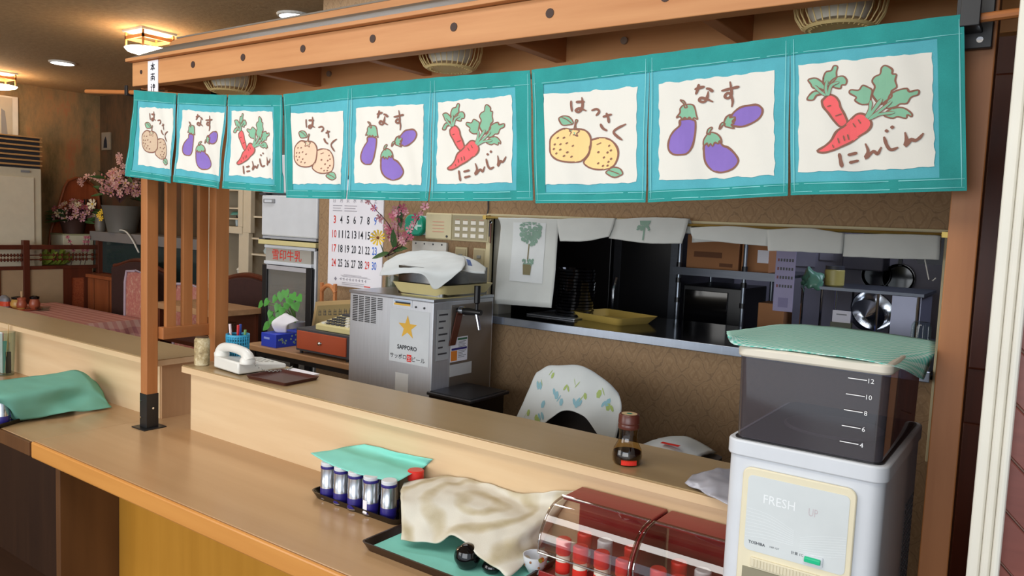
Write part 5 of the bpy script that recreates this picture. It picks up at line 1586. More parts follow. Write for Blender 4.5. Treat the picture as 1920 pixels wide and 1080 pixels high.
t.part('glass_body', MB().lathe([(0.032, 0), (0.031, 0.002), (0.026, 0.115), (0.022, 0.122), (0, 0.122)], n=20), M_glass, smooth=True)
for k in range(10):
    a = 2 * pi * k / 10
    t.part('rib', MB().tube([(0.0315 * math.cos(a), 0.0315 * math.sin(a), 0.002), (0.0265 * math.cos(a), 0.0265 * math.sin(a), 0.112)], 0.0014, 5), M_glass)
solo('wire_hook', 'thin white wire hook hanging below the right end of the towel rail', 'hook', MB().tube([(-0.318, 2.505, 1.560), (-0.316, 2.50, 1.49), (-0.302, 2.50, 1.436), (-0.292, 2.50, 1.434), (-0.285, 2.50, 1.442)], 0.0018, 6), M_white2, (-0.31, 2.50, 1.56), smooth=True)

# ------------------------------------------------------------------ desk and its things
DZ = 0.95
t = T('desk', 'narrow wooden desk with black legs left of the beer server', 'desk', (-2.64, 2.29, 0))
t.part('desk_top', MB().box(-3.00, -2.275, 2.150, 2.43, DZ - 0.024, DZ), M_desk, bevel=0.003)
for x in (-2.97, -2.32):
    for y in (2.17, 2.39):
        t.part('leg', MB().box(x, x + 0.028, y, y + 0.028, 0, DZ - 0.024), M_black)
t.part('apron_bar', MB().box(-2.97, -2.29, 2.175, 2.195, DZ - 0.05, DZ - 0.024), M_black)
t.part('lower_shelf', MB().box(-2.97, -2.29, 2.18, 2.41, 0.70, 0.715), M_greyd)
t = T('tissue_box', 'bright blue tissue box with a pulled tissue on the desk', 'tissue box', (-2.86, 2.26, DZ))
t.part('box', MB().box(-2.905, -2.800, 2.175, 2.375, DZ, DZ + 0.060), plain('tissue_blue', '2741c4', 0.5), bevel=0.0015)
g = MB()
for k in range(26):
    y, z = 2.185 + 0.18 * random.random(), DZ + 0.008 + 0.042 * random.random()
    g.box(-2.8002, -2.7992, y, y + 0.008, z, z + 0.008)
t.part('floral_side', g, plain('tissue_flowers', '8fb0a8', 0.6, var=0.4))
g = MB().box(-2.885, -2.845, 2.1740, 2.1748, DZ + 0.034, DZ + 0.043)
t.part('pale_mark', g, plain('tissue_mark', '93a6ee', 0.6))
t.part('tissue', MB().grid(drape([[(-2.895, 2.24, DZ + 0.062), (-2.86, 2.22, DZ + 0.062), (-2.815, 2.24, DZ + 0.060)], [(-2.905, 2.25, DZ + 0.10), (-2.86, 2.20, DZ + 0.11), (-2.80, 2.24, DZ + 0.10)], [(-2.915, 2.29, DZ + 0.128), (-2.86, 2.28, DZ + 0.140), (-2.79, 2.29, DZ + 0.115)]], 0.006, 2, 26), 14, 12), M_paper, smooth=True, solid=0.001)
t = T('drawer_box', 'small black chest with a red-orange drawer on the desk', 'drawer box', (-2.50, 2.27, DZ))
t.part('case', MB().box(-2.662, -2.332, 2.172, 2.38, DZ + 0.012, DZ + 0.110), M_greyd, bevel=0.003)
dr = t.part('drawer', MB().box(-2.650, -2.346, 2.166, 2.18, DZ + 0.022, DZ + 0.100), M_orangedr, bevel=0.002)
t.part('knob', MB().lathe([(0.007, 0), (0.004, 0.004), (0.008, 0.009), (0, 0.012)], n=12, mat=Matrix.Translation((-2.50, 2.166, DZ + 0.060)) @ Matrix.Rotation(pi / 2, 4, 'X')), M_chrome, dr, smooth=True)
for x in (-2.65, -2.36):
    for y in (2.185, 2.35):
        t.part('foot', MB().cyl((x + 0.01, y, DZ), (x + 0.01, y, DZ + 0.012), 0.008, n=8), M_black)
t = T('calculator', 'cream desk calculator with dark keys on the black chest', 'calculator', (-2.45, 2.28, DZ + 0.11))
b = MB().prism([(-2.560, 2.19, DZ + 0.111), (-2.560, 2.19, DZ + 0.135), (-2.560, 2.36, DZ + 0.168), (-2.560, 2.36, DZ + 0.111)], (0.215, 0, 0))
t.part('case', b, M_cream2, bevel=0.004)
for i in range(6):
    for j in range(4):
        x, y = -2.540 + 0.029 * i, 2.205 + 0.028 * j
        z = DZ + 0.135 + (y - 2.19) * 0.194
        t.part('key', MB().box(x, x + 0.020, y, y + 0.018, z - 0.004, z + 0.007), M_greyd if (i + j) % 5 else M_white2, bevel=0.001)
t.part('display', MB().box(-2.54, -2.37, 2.32, 2.35, DZ + 0.155, DZ + 0.170), M_greyd)
# menu board on a little easel
t = T('menu_board', 'tan handwritten menu board leaning behind the calculator', 'board', (-2.66, 2.395, DZ))
bd = MB().prism([(-2.84, 2.392, DZ + 0.0), (-2.80, 2.392, DZ + 0.195), (-2.52, 2.392, DZ + 0.232), (-2.50, 2.392, DZ + 0.03)], (0, 0.010, 0))
t.part('frame', bd, plain('board_tan', 'b39564', 0.6), bevel=0.002)
bd = MB().prism([(-2.82, 2.3912, DZ + 0.02), (-2.785, 2.3912, DZ + 0.178), (-2.53, 2.3912, DZ + 0.212), (-2.512, 2.3912, DZ + 0.045)], (0, 0.002, 0))
t.part('panel', bd, plain('board_olive', '8f7c50', 0.7))
g = MB()
for r in range(2):
    for k in range(7):
        x, z = -2.775 + 0.034 * k, DZ + 0.150 - 0.055 * r + 0.0042 * k
        for (a, b_, c, d_) in ((0, 0, .018, .002), (.004, .012, .002, -.016), (.014, .01, .016, -.014), (0, -.014, .02, -.012)):
            if random.random() < .8:
                p, q = Vector((x + a, 2.3905, z + b_)), Vector((x + c, 2.3905, z + d_))
                n_ = (q - p).cross(Vector((0, 1, 0))).normalized() * 0.0013
                g.poly([p + n_, q + n_, q - n_, p - n_])
t.part('lettering', g, M_greyd)
e = T('wooden_easel', 'small orange wooden easel with arched top behind the menu board', 'easel', (-2.72, 2.43, DZ))
M_eas = wood('easel_wood', 'b06a3c', 'c98752', 'Z', 10, 0.5)
for x in (-2.795, -2.705):
    e.part('upright', MB().box(x, x + 0.014, 2.412, 2.426, DZ, DZ + 0.285), M_eas, bevel=0.002)
e.part('arched_bar', MB().tube([spline([Vector((-2.79, 2.419, DZ + 0.245)), Vector((-2.765, 2.419, DZ + 0.268)), Vector((-2.742, 2.419, DZ + 0.274)), Vector((-2.72, 2.419, DZ + 0.268)), Vector((-2.695, 2.419, DZ + 0.245))], i / 12) for i in range(13)], 0.010, 8), M_eas, smooth=True)
e.part('crossbar', MB().box(-2.79, -2.70, 2.414, 2.424, DZ + 0.10, DZ + 0.115), M_eas)
# pothos
t = T('potted_pothos', 'green pothos in a grey pot on the desk in front of the cooler', 'plant', (-2.93, 2.40, DZ))
t.part('pot', MB().lathe([(0.030, DZ), (0.038, DZ + 0.08), (0.040, DZ + 0.085), (0.036, DZ + 0.085), (0.034, DZ + 0.07), (0, DZ + 0.07)], c=(-2.945, 2.405, 0), n=20), plain('pot_grey', '9b9ca3', 0.4), smooth=True)
lh = leaf_mesh('leaf_heart', M_leaf, True)
PTS_LV=[Vector(p) for p in [(-3.107,2.330,1.104),(-3.063,2.330,1.121),(-3.041,2.330,1.069),(-3.021,2.330,1.046),(-3.056,2.330,1.006),(-2.965,2.330,1.165),(-2.938,2.330,1.178),(-2.987,2.330,1.108),(-2.955,2.330,1.098),(-2.906,2.330,1.148),(-2.868,2.330,1.127),(-2.888,2.330,1.167),(-2.925,2.330,1.121),(-2.850,2.330,1.158),(-2.974,2.330,1.071),(-3.003,2.330,1.144)]]
lv = [-1, -0.6, -0.4, -0.7, -0.8, 0.0, 0.3, -0.2, 0.1, 0.5, 0.7, 0.6, 0.3, 0.9, -0.3, -0.5]
for i, c in enumerate(lv):
    p = PTS_LV[i]
    root = Vector((-2.945, 2.40, DZ + 0.08))
    m_ = (root + p) / 2 + Vector((0, -0.01, 0.035))
    t.part('stem', MB().tube([spline([root, m_, p], k / 8) for k in range(9)], 0.0016, 5), plain('stem_green', '6f9a4a', 0.6), smooth=True)
    t.inst('leaf', lh, placey(p + Vector((0, 0, 0.012)), (c * 0.8 + 0.1, -0.25, -0.9 + 0.5 * random.random()), (0.35 + 0.3 * c, -1, 0.45), 0.036 + 0.014 * random.random()))

# ------------------------------------------------------------------ chair with towel behind the raised shelf
t = T('kitchen_chair', 'black chair with rounded back behind the raised shelf', 'chair', (-1.30, 2.24, 0))
t.part('seat', MB().slab(-1.52, -1.08, 1.98, 2.36, 0.44, 0.49, 0.05), M_black, bevel=0.01)
bp = []
for k in range(21):
    a = pi * k / 20
    bp.append((-1.30 + 0.175 * math.cos(a), 2.235, 0.88 + 0.165 * math.sin(a)))
bp += [(-1.475, 2.235, 0.62), (-1.125, 2.235, 0.62)]
t.part('backrest', MB().prism(bp, (0, 0.035, 0)), plain('chair_black', '1d1a1a', 0.6), bevel=0.006)
for x in (-1.47, -1.15):
    t.part('back_post', MB().box(x, x + 0.025, 2.27, 2.295, 0.0, 0.80), M_greyd)
    t.part('leg', MB().box(x, x + 0.025, 2.0, 2.025, 0.0, 0.44), M_greyd)
solo('printed_towel', 'white towel with green and blue leaf sprigs draped over the chair back', 'towel',
     MB().grid(drape([[(-1.471, 2.275, 0.983), (-1.432, 2.280, 1.022), (-1.367, 2.280, 1.040), (-1.299, 2.280, 1.046), (-1.229, 2.280, 1.027), (-1.170, 2.275, 0.985)],
                      [(-1.450, 2.225, 1.035), (-1.399, 2.225, 1.063), (-1.335, 2.225, 1.075), (-1.269, 2.225, 1.081), (-1.190, 2.225, 1.053), (-1.129, 2.225, 1.012)],
                      [(-1.473, 2.200, 0.946), (-1.405, 2.190, 0.991), (-1.324, 2.185, 1.015), (-1.250, 2.185, 1.016), (-1.172, 2.190, 0.993), (-1.102, 2.200, 0.968)],
                      [(-1.511, 2.190, 0.850), (-1.401, 2.170, 0.873), (-1.299, 2.165, 0.945), (-1.226, 2.165, 0.942), (-1.171, 2.170, 0.905), (-1.117, 2.190, 0.859)],
                      [(-1.519, 2.190, 0.832), (-1.409, 2.168, 0.855), (-1.297, 2.162, 0.941), (-1.226, 2.162, 0.936), (-1.171, 2.168, 0.885), (-1.115, 2.190, 0.825)]], 0.004, 13, 16), 44, 36), M_towelw, (-1.30, 2.2, 1.05), smooth=True, solid=0.002)
tw_ = bpy.data.objects['printed_towel']
SPR = []
M_spr = [plain('sprig_green', 'a9be72', 0.9), plain('sprig_blue', '8fbcc9', 0.9)]
PTS_SP=[Vector(p) for p in [(-1.421,2.180,1.001),(-1.424,2.180,0.989),(-1.379,2.180,1.038),(-1.345,2.180,0.989),(-1.304,2.180,1.019),(-1.251,2.180,0.974),(-1.237,2.180,0.989),(-1.260,2.180,0.965),(-1.215,2.180,1.054),(-1.195,2.180,1.049),(-1.408,2.180,0.896),(-1.394,2.180,0.908),(-1.459,2.180,0.896),(-1.161,2.180,0.975),(-1.145,2.180,0.961),(-1.322,2.180,0.966),(-1.274,2.180,1.036),(-1.385,2.180,0.951),(-1.183,2.180,1.015),(-1.446,2.180,0.861)]]
for i in range(len(PTS_SP)):
    p = PTS_SP[i]
    g = MB()
    for k in range(2):
        a0 = random.random() * 6
        s_ = 0.010 + 0.005 * random.random()
        c = p + Vector((0.012 * k, 0, 0.010 * math.sin(k + i)))
        g.poly([c + Vector((s_ * math.cos(a) * 0.6, 0, s_ * math.sin(a + a0))) for a in (0, 1, 2, 3, 4.1, 5.2)])
    SPR.append((g, i))
# sprigs are pressed on to the towel surface
bpy.context.view_layer.update()
dgr = bpy.context.evaluated_depsgraph_get()
ev = tw_.evaluated_get(dgr)
for g, i in SPR:
    vs = []
    ok = True
    for v in g.v:
        o_ = tw_.matrix_world.inverted() @ Vector((v[0], 1.6, v[2]))
        h = ev.ray_cast(o_, Vector((0, 1, 0)))
        if not h[0]:
            ok = False
            break
        w_p = tw_.matrix_world @ h[1]
        vs.append((w_p.x, w_p.y - 0.0012, w_p.z))
    if ok:
        g.v = vs
        so = g.build('sprig_print', M_spr[i % 2], off=tuple(tw_.location))
        so.parent = tw_
t = T('low_stool', 'low stool behind the raised shelf right of the towel chair', 'stool', (-0.95, 2.26, 0))
t.part('seat', MB().slab(-1.06, -0.82, 2.14, 2.38, 0.80, 0.835, 0.03), M_greyd)
for x in (-1.03, -0.87):
    for y in (2.16, 2.34):
        t.part('leg', MB().box(x, x + 0.025, y, y + 0.025, 0, 0.80), M_greyd)
so = solo('red_marked_towel', 'white towel with red mark on the stool behind soy bottle', 'towel',
     MB().grid(drape([[(-1.05, 2.38, 0.846), (-0.95, 2.38, 0.868), (-0.85, 2.38, 0.842)], [(-1.05, 2.26, 0.852), (-0.95, 2.26, 0.880), (-0.85, 2.26, 0.856)], [(-1.05, 2.15, 0.848), (-0.95, 2.14, 0.868), (-0.85, 2.15, 0.846)]], 0.004, 3, 20), 16, 14), M_towelw, (-0.95, 2.26, 0.84), smooth=True, solid=0.006)
sm = MB().grid(lambda u, v: (-0.965 + 0.06 * u, 2.20 + 0.02 * v, 0.887 - 0.012 * v * 0 ), 2, 2).build('red_mark', M_redink, off=(-0.95, 2.26, 0.84))
sm.parent = so

# ------------------------------------------------------------------ drinks cooler, small fridge, cupboard left of the kitchen wall
M_cool = plain('cooler_white', 'd7dade', 0.35)
t = T('milk_cooler', 'upright glass-door milk cooler with red lettering on its header', 'drinks cooler', (-3.27, 2.85, 0))
cx0, cx1, cyf = -3.47, -3.065, 2.62
t.part('back_shell', MB().box(cx0, cx1, 3.00, 3.03, 0.0, 1.375), M_cool)
t.part('side_wall', MB().box(cx0, cx0 + 0.02, cyf, 3.0, 0.0, 1.375), M_cool)
t.part('side_wall', MB().box(cx1 - 0.02, cx1, cyf, 3.0, 0.0, 1.375), M_cool)
t.part('top_panel', MB().box(cx0, cx1, cyf - 0.012, 3.0, 1.362, 1.378), M_white, bevel=0.003)
hd = t.part('header_panel', MB().box(cx0 + 0.012, cx1 - 0.03, cyf - 0.010, cyf + 0.02, 1.292, 1.362), plain('header_grey', 'a9a59c', 0.4))
g = MB().text('雪印牛乳', (-3.402, cyf - 0.0108, 1.307), (1, 0, 0), (0, 0, 1), 0.043, width=0.235, bold=0.006)
t.part('lettering', g, M_redink, hd)
t.part('header_trim', MB().box(cx0 + 0.006, cx1 - 0.02, cyf - 0.018, cyf + 0.01, 1.276, 1.294), M_white, bevel=0.003)
t.part('interior', MB().box(cx0 + 0.02, cx1 - 0.02, 2.97, 3.0, 0.05, 1.28), plain('cooler_inside', '9a958b', 0.6))
for z in (0.55, 0.78, 1.0, 1.15):
    t.part('wire_shelf', MB().box(cx0 + 0.02, cx1 - 0.02, cyf + 0.03, 2.97, z, z + 0.008), M_grey)
dr = t.part('door_frame', MB().box(cx0 - 0.004, cx0 + 0.035, cyf - 0.020, cyf + 0.005, 0.10, 1.272).box(cx1 - 0.055, cx1 - 0.012, cyf - 0.020, cyf + 0.005, 0.10, 1.272).box(cx0 + 0.035, cx1 - 0.055, cyf - 0.020, cyf + 0.005, 0.10, 0.16), M_black, bevel=0.002)
t.part('door_glass', MB().box(cx0 + 0.035, cx1 - 0.055, cyf - 0.010, cyf - 0.006, 0.16, 1.255), clear('door_glass', 'cfcdc8', 0.6, base=0.05, haze=0.22), dr)
t.part('door_top_rail', MB().box(cx0 + 0.035, cx1 - 0.055, cyf - 0.020, cyf, 1.250, 1.272), plain('rail_grey', 'b4b2b6', 0.4), dr)
t.part('kick_panel', MB().box(cx0, cx1, cyf, cyf + 0.02, 0.0, 0.10), M_greyd)
bt0 = None
for i, (x, z) in enumerate(((-3.37, 1.008), (-3.28, 1.008), (-3.19, 1.008), (-3.33, 1.158), (-3.22, 1.158))):
    lab = 'pale bottle in the milk cooler, %s' % ('left on the lower visible shelf', 'middle on the lower visible shelf', 'right on the lower visible shelf', 'left on the upper shelf', 'right on the upper shelf')[i]
    if bt0 is None:
        b_ = T('milk_bottle', lab, 'bottle', (x, 2.80, z), 'bottles in the milk cooler', world=False)
        b_.part('bottle_body', MB().lathe([(0.022, 0), (0.026, 0.004), (0.026, 0.06), (0.014, 0.085), (0.014, 0.10)], n=16), plain('milk_white', 'b8b4a8', 0.4), smooth=True)
        b_.part('cap', MB().lathe([(0.0155, 0.098), (0.0155, 0.108), (0, 0.108)], n=14), plain('cap_olive', '6f7a4a', 0.5))
        bt0 = b_.o
    else:
        dup(bt0, (x, 2.80, z), lab)
t = T('shelf_board', 'cream board between the small white fridge and the milk cooler', 'board', (-3.28, 2.8, 1.378))
t.part('board', MB().box(-3.505, -3.045, 2.595, 3.03, 1.380, 1.404), M_cream2, bevel=0.003)
t = T('small_fridge', 'small white refrigerator standing on top of the milk cooler', 'refrigerator', (-3.28, 2.82, 1.405))
t.part('body', MB().box(-3.495, -3.058, 2.655, 3.05, 1.408, 1.86), plain('fridge_grey', '5c5f63', 0.5))
dd = t.part('door', MB().box(-3.500, -3.055, 2.610, 2.650, 1.425, 1.640), M_cool, bevel=0.008, smooth=True)
t.part('door_trim', MB().box(-3.49, -3.06, 2.612, 2.65, 1.412, 1.424), plain('trim_grey', 'a7aab2', 0.4))
hh = t.part('handle', MB().box(-3.475, -3.385, 2.600, 2.612, 1.598, 1.620), M_grey, dd, bevel=0.004)
t.part('handle_badge', MB().box(-3.46, -3.40, 2.598, 2.602, 1.602, 1.616), M_white)
t.part('freezer_door', MB().box(-3.500, -3.055, 2.610, 2.650, 1.652, 1.85), M_cool, bevel=0.008, smooth=True)
t.part('hinge', MB().box(-3.52, -3.47, 2.612, 2.65, 1.641, 1.651), M_greyd)
t.part('hinge', MB().box(-3.52, -3.47, 2.612, 2.65, 1.405, 1.412), M_greyd)

M_cab = plain('cupboard_cream', 'cdbfa6', 0.5)
t = T('china_cupboard', 'tall cream china cupboard with open shelves behind the slatted end', 'cupboard', (-4.7, 3.45, 0))
t.part('side_panel', MB().box(-5.05, -5.02, 3.30, 3.65, 0.0, 2.2), M_cab)
t.part('side_panel', MB().box(-4.35, -4.32, 3.30, 3.65, 0.0, 2.2), M_cab)
t.part('stile', MB().box(-4.665, -4.555, 3.295, 3.33, 0.0, 1.402), M_cab, bevel=0.002)
t.part('stile', MB().box(-4.620, -4.535, 3.295, 3.33, 1.402, 2.2), M_cab, bevel=0.002)
t.part('divider', MB().box(-4.62, -4.60, 3.33, 3.65, 0.0, 2.2), M_cab)
df = t.part('door_frame', MB().box(-5.02, -4.62, 3.285, 3.31, 1.392, 1.440), M_cab, bevel=0.003)
t.part('door_stile', MB().box(-4.665, -4.615, 3.285, 3.31, 1.440, 2.2), M_cab, df, bevel=0.003)
for z in (1.440, 1.498, 1.572, 1.70, 1.85):
    t.part('shelf', MB().box(-5.02, -4.62, 3.32, 3.65, z - 0.010, z), M_cab)
for z in (1.055, 1.262, 1.372, 1.52, 1.70):
    t.part('shelf', MB().box(-4.60, -4.35, 3.32, 3.65, z - 0.012, z), M_cab)
t.part('counter_board', MB().box(-5.05, -4.32, 3.27, 3.65, 0.985, 1.01), M_cab, bevel=0.003)
t.part('back_panel', MB().box(-5.05, -4.62, 3.65, 3.66, 1.44, 2.2), plain('cupboard_back', '6f6a5c', 0.7))
t.part('back_panel', MB().box(-4.60, -4.35, 3.65, 3.66, 0.0, 2.2), plain('cupboard_back', '6f6a5c', 0.7))
t.part('lower_doors', MB().box(-5.02, -4.35, 3.31, 3.33, 0.0, 0.985), M_cab)
gl0 = None
for i in range(6):
    x = -4.86 + 0.036 * i
    lab = 'small clear glass, %s from left on the cupboard shelf' % ORD[i]
    if gl0 is None:
        t = T('drinking_glass', lab, 'glass', (x, 3.42, 1.441), 'glasses in the china cupboard', world=False)
        t.part('glass_body', MB().lathe([(0.012, 0), (0.015, 0.045), (0.0138, 0.045), (0.011, 0.004), (0, 0.004)], n=14), plain('glass_white', 'b9c6c8', 0.15), smooth=True)
        gl0 = t.o
    else:
        dup(gl0, (x, 3.42 + 0.03 * (i % 2), 1.441), lab)
for i in range(7):
    x = -4.85 + 0.034 * i
    if i == 0:
        t = T('dark_cup', 'small dark cup, leftmost under the teal cloth in the cupboard', 'cup', (x, 3.42, 1.4985), 'dark cups in the china cupboard', world=False)
        t.part('cup_body', MB().lathe([(0.010, 0), (0.014, 0.004), (0.015, 0.018), (0.012, 0.018), (0, 0.004)], n=14), M_blackg, smooth=True)
        dc = t.o
    else:
        dup(dc, (x, 3.42, 1.4985), 'small dark cup, %s from the left under the teal cupboard cloth' % ORD[i])
solo('cover_cloth', 'teal cloth covering dark cups inside the china cupboard', 'cloth', MB().grid(drape([[(-4.88, 3.50, 1.545), (-4.75, 3.50, 1.548), (-4.62, 3.50, 1.54)], [(-4.88, 3.40, 1.542), (-4.75, 3.40, 1.535), (-4.63, 3.40, 1.54)], [(-4.87, 3.37, 1.520), (-4.75, 3.37, 1.525), (-4.64, 3.37, 1.516)]], 0.003, 2), 12, 8), M_tealcloth2, (-4.75, 3.42, 1.53), smooth=True, solid=0.002)
t = T('tureen', 'white lidded tureen on a dark stand in the cupboard', 'tureen', (-4.735, 3.42, 1.01), world=False)
t.part('stand', MB().lathe([(0.05, 0), (0.05, 0.065), (0, 0.065)], n=20), M_blackg)
t.part('bowl', MB().lathe([(0.03, 0.065), (0.065, 0.09), (0.072, 0.118), (0.068, 0.120)], n=24), M_white2, smooth=True)
t.part('lid', MB().lathe([(0.076, 0.122), (0.072, 0.130), (0.045, 0.155), (0.018, 0.166), (0.014, 0.176), (0.0, 0.18)], n=24), M_white2, smooth=True)
t = T('glass_cruet', 'small clear cruet on the narrow right shelf of cupboard', 'cruet', (-4.49, 3.40, 1.262), world=False)
t.part('cruet_body', MB().lathe([(0.02, 0), (0.026, 0.02), (0.012, 0.045), (0.010, 0.07), (0.014, 0.075)], n=16), plain('glass_white', 'b9c6c8', 0.15), smooth=True)
# side table & jars
t = T('side_table', 'pale wooden side board with dark legs left of the milk cooler', 'side table', (-3.75, 2.45, 0))
t.part('table_top', MB().box(-4.05, -3.50, 2.32, 2.62, 1.0, 1.032), M_desk, bevel=0.003)
t.part('lower_shelf', MB().box(-4.03, -3.52, 2.34, 2.60, 0.825, 0.845), M_darkwood)
t.part('back_board', MB().box(-4.03, -3.52, 2.60, 2.615, 0.0, 1.0), M_darkwood)
for x in (-4.04, -3.53):
    t.part('leg', MB().box(x, x + 0.025, 2.34, 2.37, 0, 1.0), M_darkwood)
for i, x in enumerate((-3.70, -3.56)):
    t = T('glass_jar', ('round clear glass jar, left of two beneath the side board', 'round clear glass jar, right of two beneath the side board')[i], 'jar', (x, 2.46, 0.845), 'jars under the side board', world=False)
    t.part('jar_body', MB().lathe([(0.03, 0), (0.055, 0.02), (0.058, 0.06), (0.035, 0.09), (0.034, 0.10)], n=20), M_glass, smooth=True)
    t.part('jar_lid', MB().lathe([(0.036, 0.10), (0.036, 0.115), (0, 0.118)], n=16), M_glass, smooth=True)
# dark settees
M_vel = plain('dark_velvet', '3a1f1b', 0.9, var=0.3, scale=30)
def settee(x, y, w, h, name, lab, sd=0.25):
    t = T(name, lab, 'settee', (x, y, 0), world=False)
    t.part('seat', MB().box(-w / 2, w / 2, -sd, 0.06, 0.2, 0.45), M_vel, bevel=0.02)
    top = [(-w / 2 + w * k / 24, 0, h - 0.07 + 0.07 * math.sin(pi * k / 24) ** 1.5) for k in range(25)]
    t.part('backrest', MB().prism(top + [(w / 2, 0, 0.45), (-w / 2, 0, 0.45)], (0, 0.06, 0)), M_vel, bevel=0.008)
    t.part('top_rail', MB().tube([(p[0], 0.03, p[2] + 0.012) for p in top], 0.018, 8), M_darkwood, smooth=True)
    for sx in (-1, 1):
        t.part('leg', MB().cyl((sx * (w / 2 - 0.05), -sd + 0.05, 0), (sx * (w / 2 - 0.05), -sd + 0.05, 0.2), 0.02, 0.03, 10), M_darkwood)
    return t
settee(-4.05, 2.92, 0.80, 1.145, 'settee', 'dark velvet settee with wavy wooden top rail before the cupboard')
settee(-6.16, 3.385, 0.80, 1.10, 'settee', 'dark settee back rising behind the pink floral chairs', 0.12)
# pink floral chairs
M_pinkf = mottled('pink_floral_fabric', [(0.30, 'd8bda8'), (0.45, 'c58878'), (0.58, 'b86d66'), (0.72, 'd9c2a8')], 26, (1, 1, 1), 0.9)
ch0 = None
for x, y, lab in ((-5.79, 3.18, 'pink floral covered chair at the right end of dining table'), (-4.68, 2.92, 'pink floral covered chair seen between the slats')):
    if ch0 is None:
        t = T('dining_chair', lab, 'chair', (x, y, 0), 'pink floral chairs', world=False)
        t.part('seat', MB().slab(-0.20, 0.20, -0.40, 0.02, 0.42, 0.48, 0.04), M_pinkf, bevel=0.01)
        b = MB().prism([(-0.16, 0.0, 0.50), (0.16, 0.0, 0.50), (0.155, 0.0, 0.96), (0.13, 0.0, 1.045), (0.0, 0, 1.055), (-0.13, 0.0, 1.045), (-0.155, 0.0, 0.96)], (0, 0.045, 0))
        t.part('backrest', b, M_pinkf, bevel=0.012, smooth=True)
        t.part('piping', MB().tube([(-0.165, -0.002, 0.50), (-0.158, -0.002, 0.96), (-0.134, -0.002, 1.045), (0, -0.002, 1.058), (0.134, -0.002, 1.045), (0.158, -0.002, 0.96), (0.165, -0.002, 0.50)], 0.010, 8), plain('piping_lilac', 'b9a9b8', 0.8), smooth=True)
        for sx in (-1, 1):
            t.part('leg', MB().cyl((sx * 0.17, -0.36, 0), (sx * 0.17, -0.36, 0.43), 0.016, 0.022, 10), M_darkwood)
            t.part('leg', MB().cyl((sx * 0.16, 0.03, 0), (sx * 0.15, 0.02, 0.52), 0.016, 0.022, 10), M_darkwood)
        ch0 = t.o
    else:
        dup(ch0, (x, y, 0), lab)
# dining table with gingham cloth
t = T('dining_table', 'dining table under a pink checked tablecloth behind the side counter', 'table', (-6.3, 2.78, 0))
t.part('table_top', MB().box(-7.0, -5.66, 2.42, 3.13, 0.66, 0.694), M_darkwood)
for x in (-6.93, -6.20):
    for y in (2.46, 3.03):
        t.part('leg', MB().box(x, x + 0.05, y, y + 0.05, 0, 0.66), M_darkwood)
def gingham():
    t = NT('pink_gingham')
    tc = t.n('ShaderNodeTexCoord')
    sp = t.n('ShaderNodeSeparateXYZ')
    t.l(tc.outputs['Object'], sp.inputs[0])
    a = t.math('SINE', t.math('MULTIPLY', t.math('ADD', sp.outputs[0], t.math('MULTIPLY', sp.outputs[2], 0.6)), 95.0))
    b = t.math('SINE', t.math('MULTIPLY', t.math('ADD', sp.outputs[1], t.math('MULTIPLY', sp.outputs[2], 0.4)), 95.0))
    f = t.math('MULTIPLY', t.math('ADD', t.math('GREATER_THAN', a, 0.1), t.math('GREATER_THAN', b, 0.1)), 0.5)
    t.l(t.ramp(f, [(0.0, 'd9aea4'), (0.5, 'cd938c'), (1.0, 'b5787a')]), t.b.inputs['Base Color'])
    setp(t.b, 0.85, 0, 0.2)
    return t.m
b = MB()
b.box(-7.02, -5.645, 2.405, 3.145, 0.695, 0.700)
def skirt(p0, p1):
    p0, p1 = Vector(p0), Vector(p1)
    nrm = (p1 - p0).cross(Vector((0, 0, 1))).normalized()
    n = 26
    b.grid(lambda u, v: p0.lerp(p1, u) + Vector((0, 0, -0.20 * v)) + nrm * (0.004 + v * (0.012 * math.sin(u * n) + 0.006)), 60, 6)
skirt((-5.645, 2.405, 0.70), (-5.645, 3.145, 0.70))
skirt((-5.645, 3.145, 0.70), (-7.02, 3.145, 0.70))
skirt((-7.02, 2.405, 0.70), (-5.645, 2.405, 0.70))
skirt((-7.02, 3.145, 0.70), (-7.02, 2.405, 0.70))
solo('tablecloth', 'pink checked tablecloth hanging over the dining table', 'tablecloth', b, gingham(), (-6.3, 2.78, 0.70), smooth=True)
# condiments on the table
t = T('condiment_tray', 'small reddish round tray under the condiment jars on dining table', 'tray', (-6.66, 2.76, 0.70), world=False)
t.part('tray_body', MB().lathe([(0.10, 0), (0.115, 0.004), (0.12, 0.014), (0.116, 0.014), (0.108, 0.006), (0, 0.005)], n=28), M_terr, smooth=True)
for dx, dy, r, h, m, l, lab in ((-0.075, -0.03, 0.050, 0.085, plain('jar_ochre', 'c79a4e', 0.35), M_blackg, 'ochre condiment jar with black lid on the dining table'), (0.012, -0.035, 0.036, 0.085, M_terr, M_terr, 'small terracotta jar with pale spoon handle on dining table'), (0.045, 0.045, 0.040, 0.095, M_terr, M_blackg, 'terracotta condiment jar with black lid on the dining table')):
    t = T('condiment_jar', lab, 'jar', (-6.66 + dx, 2.76 + dy, 0.706), 'condiment jars on the dining table', world=False)
    t.part('jar_body', MB().lathe([(r * .6, 0), (r * .95, h * .2), (r, h * .45), (r * .8, h * .75), (r * .72, h * .85)], n=20), m, smooth=True)
    t.part('lid', MB().lathe([(r * .85, h * .85), (r * .88, h * 1.05), (r * .3, h * 1.12), (0, h * 1.12)], n=18), l, smooth=True)
    if 'spoon' in lab:
        t.part('spoon_handle', MB().tube([(0, 0, h), (-0.008, 0.004, h + 0.055)], [0.006, 0.009], 8), plain('spoon_wood', 'c2a077', 0.6), smooth=True)
t = T('small_dish', 'small yellow dish in front of terracotta jars on dining table', 'dish', (-6.60, 2.70, 0.7065), world=False)
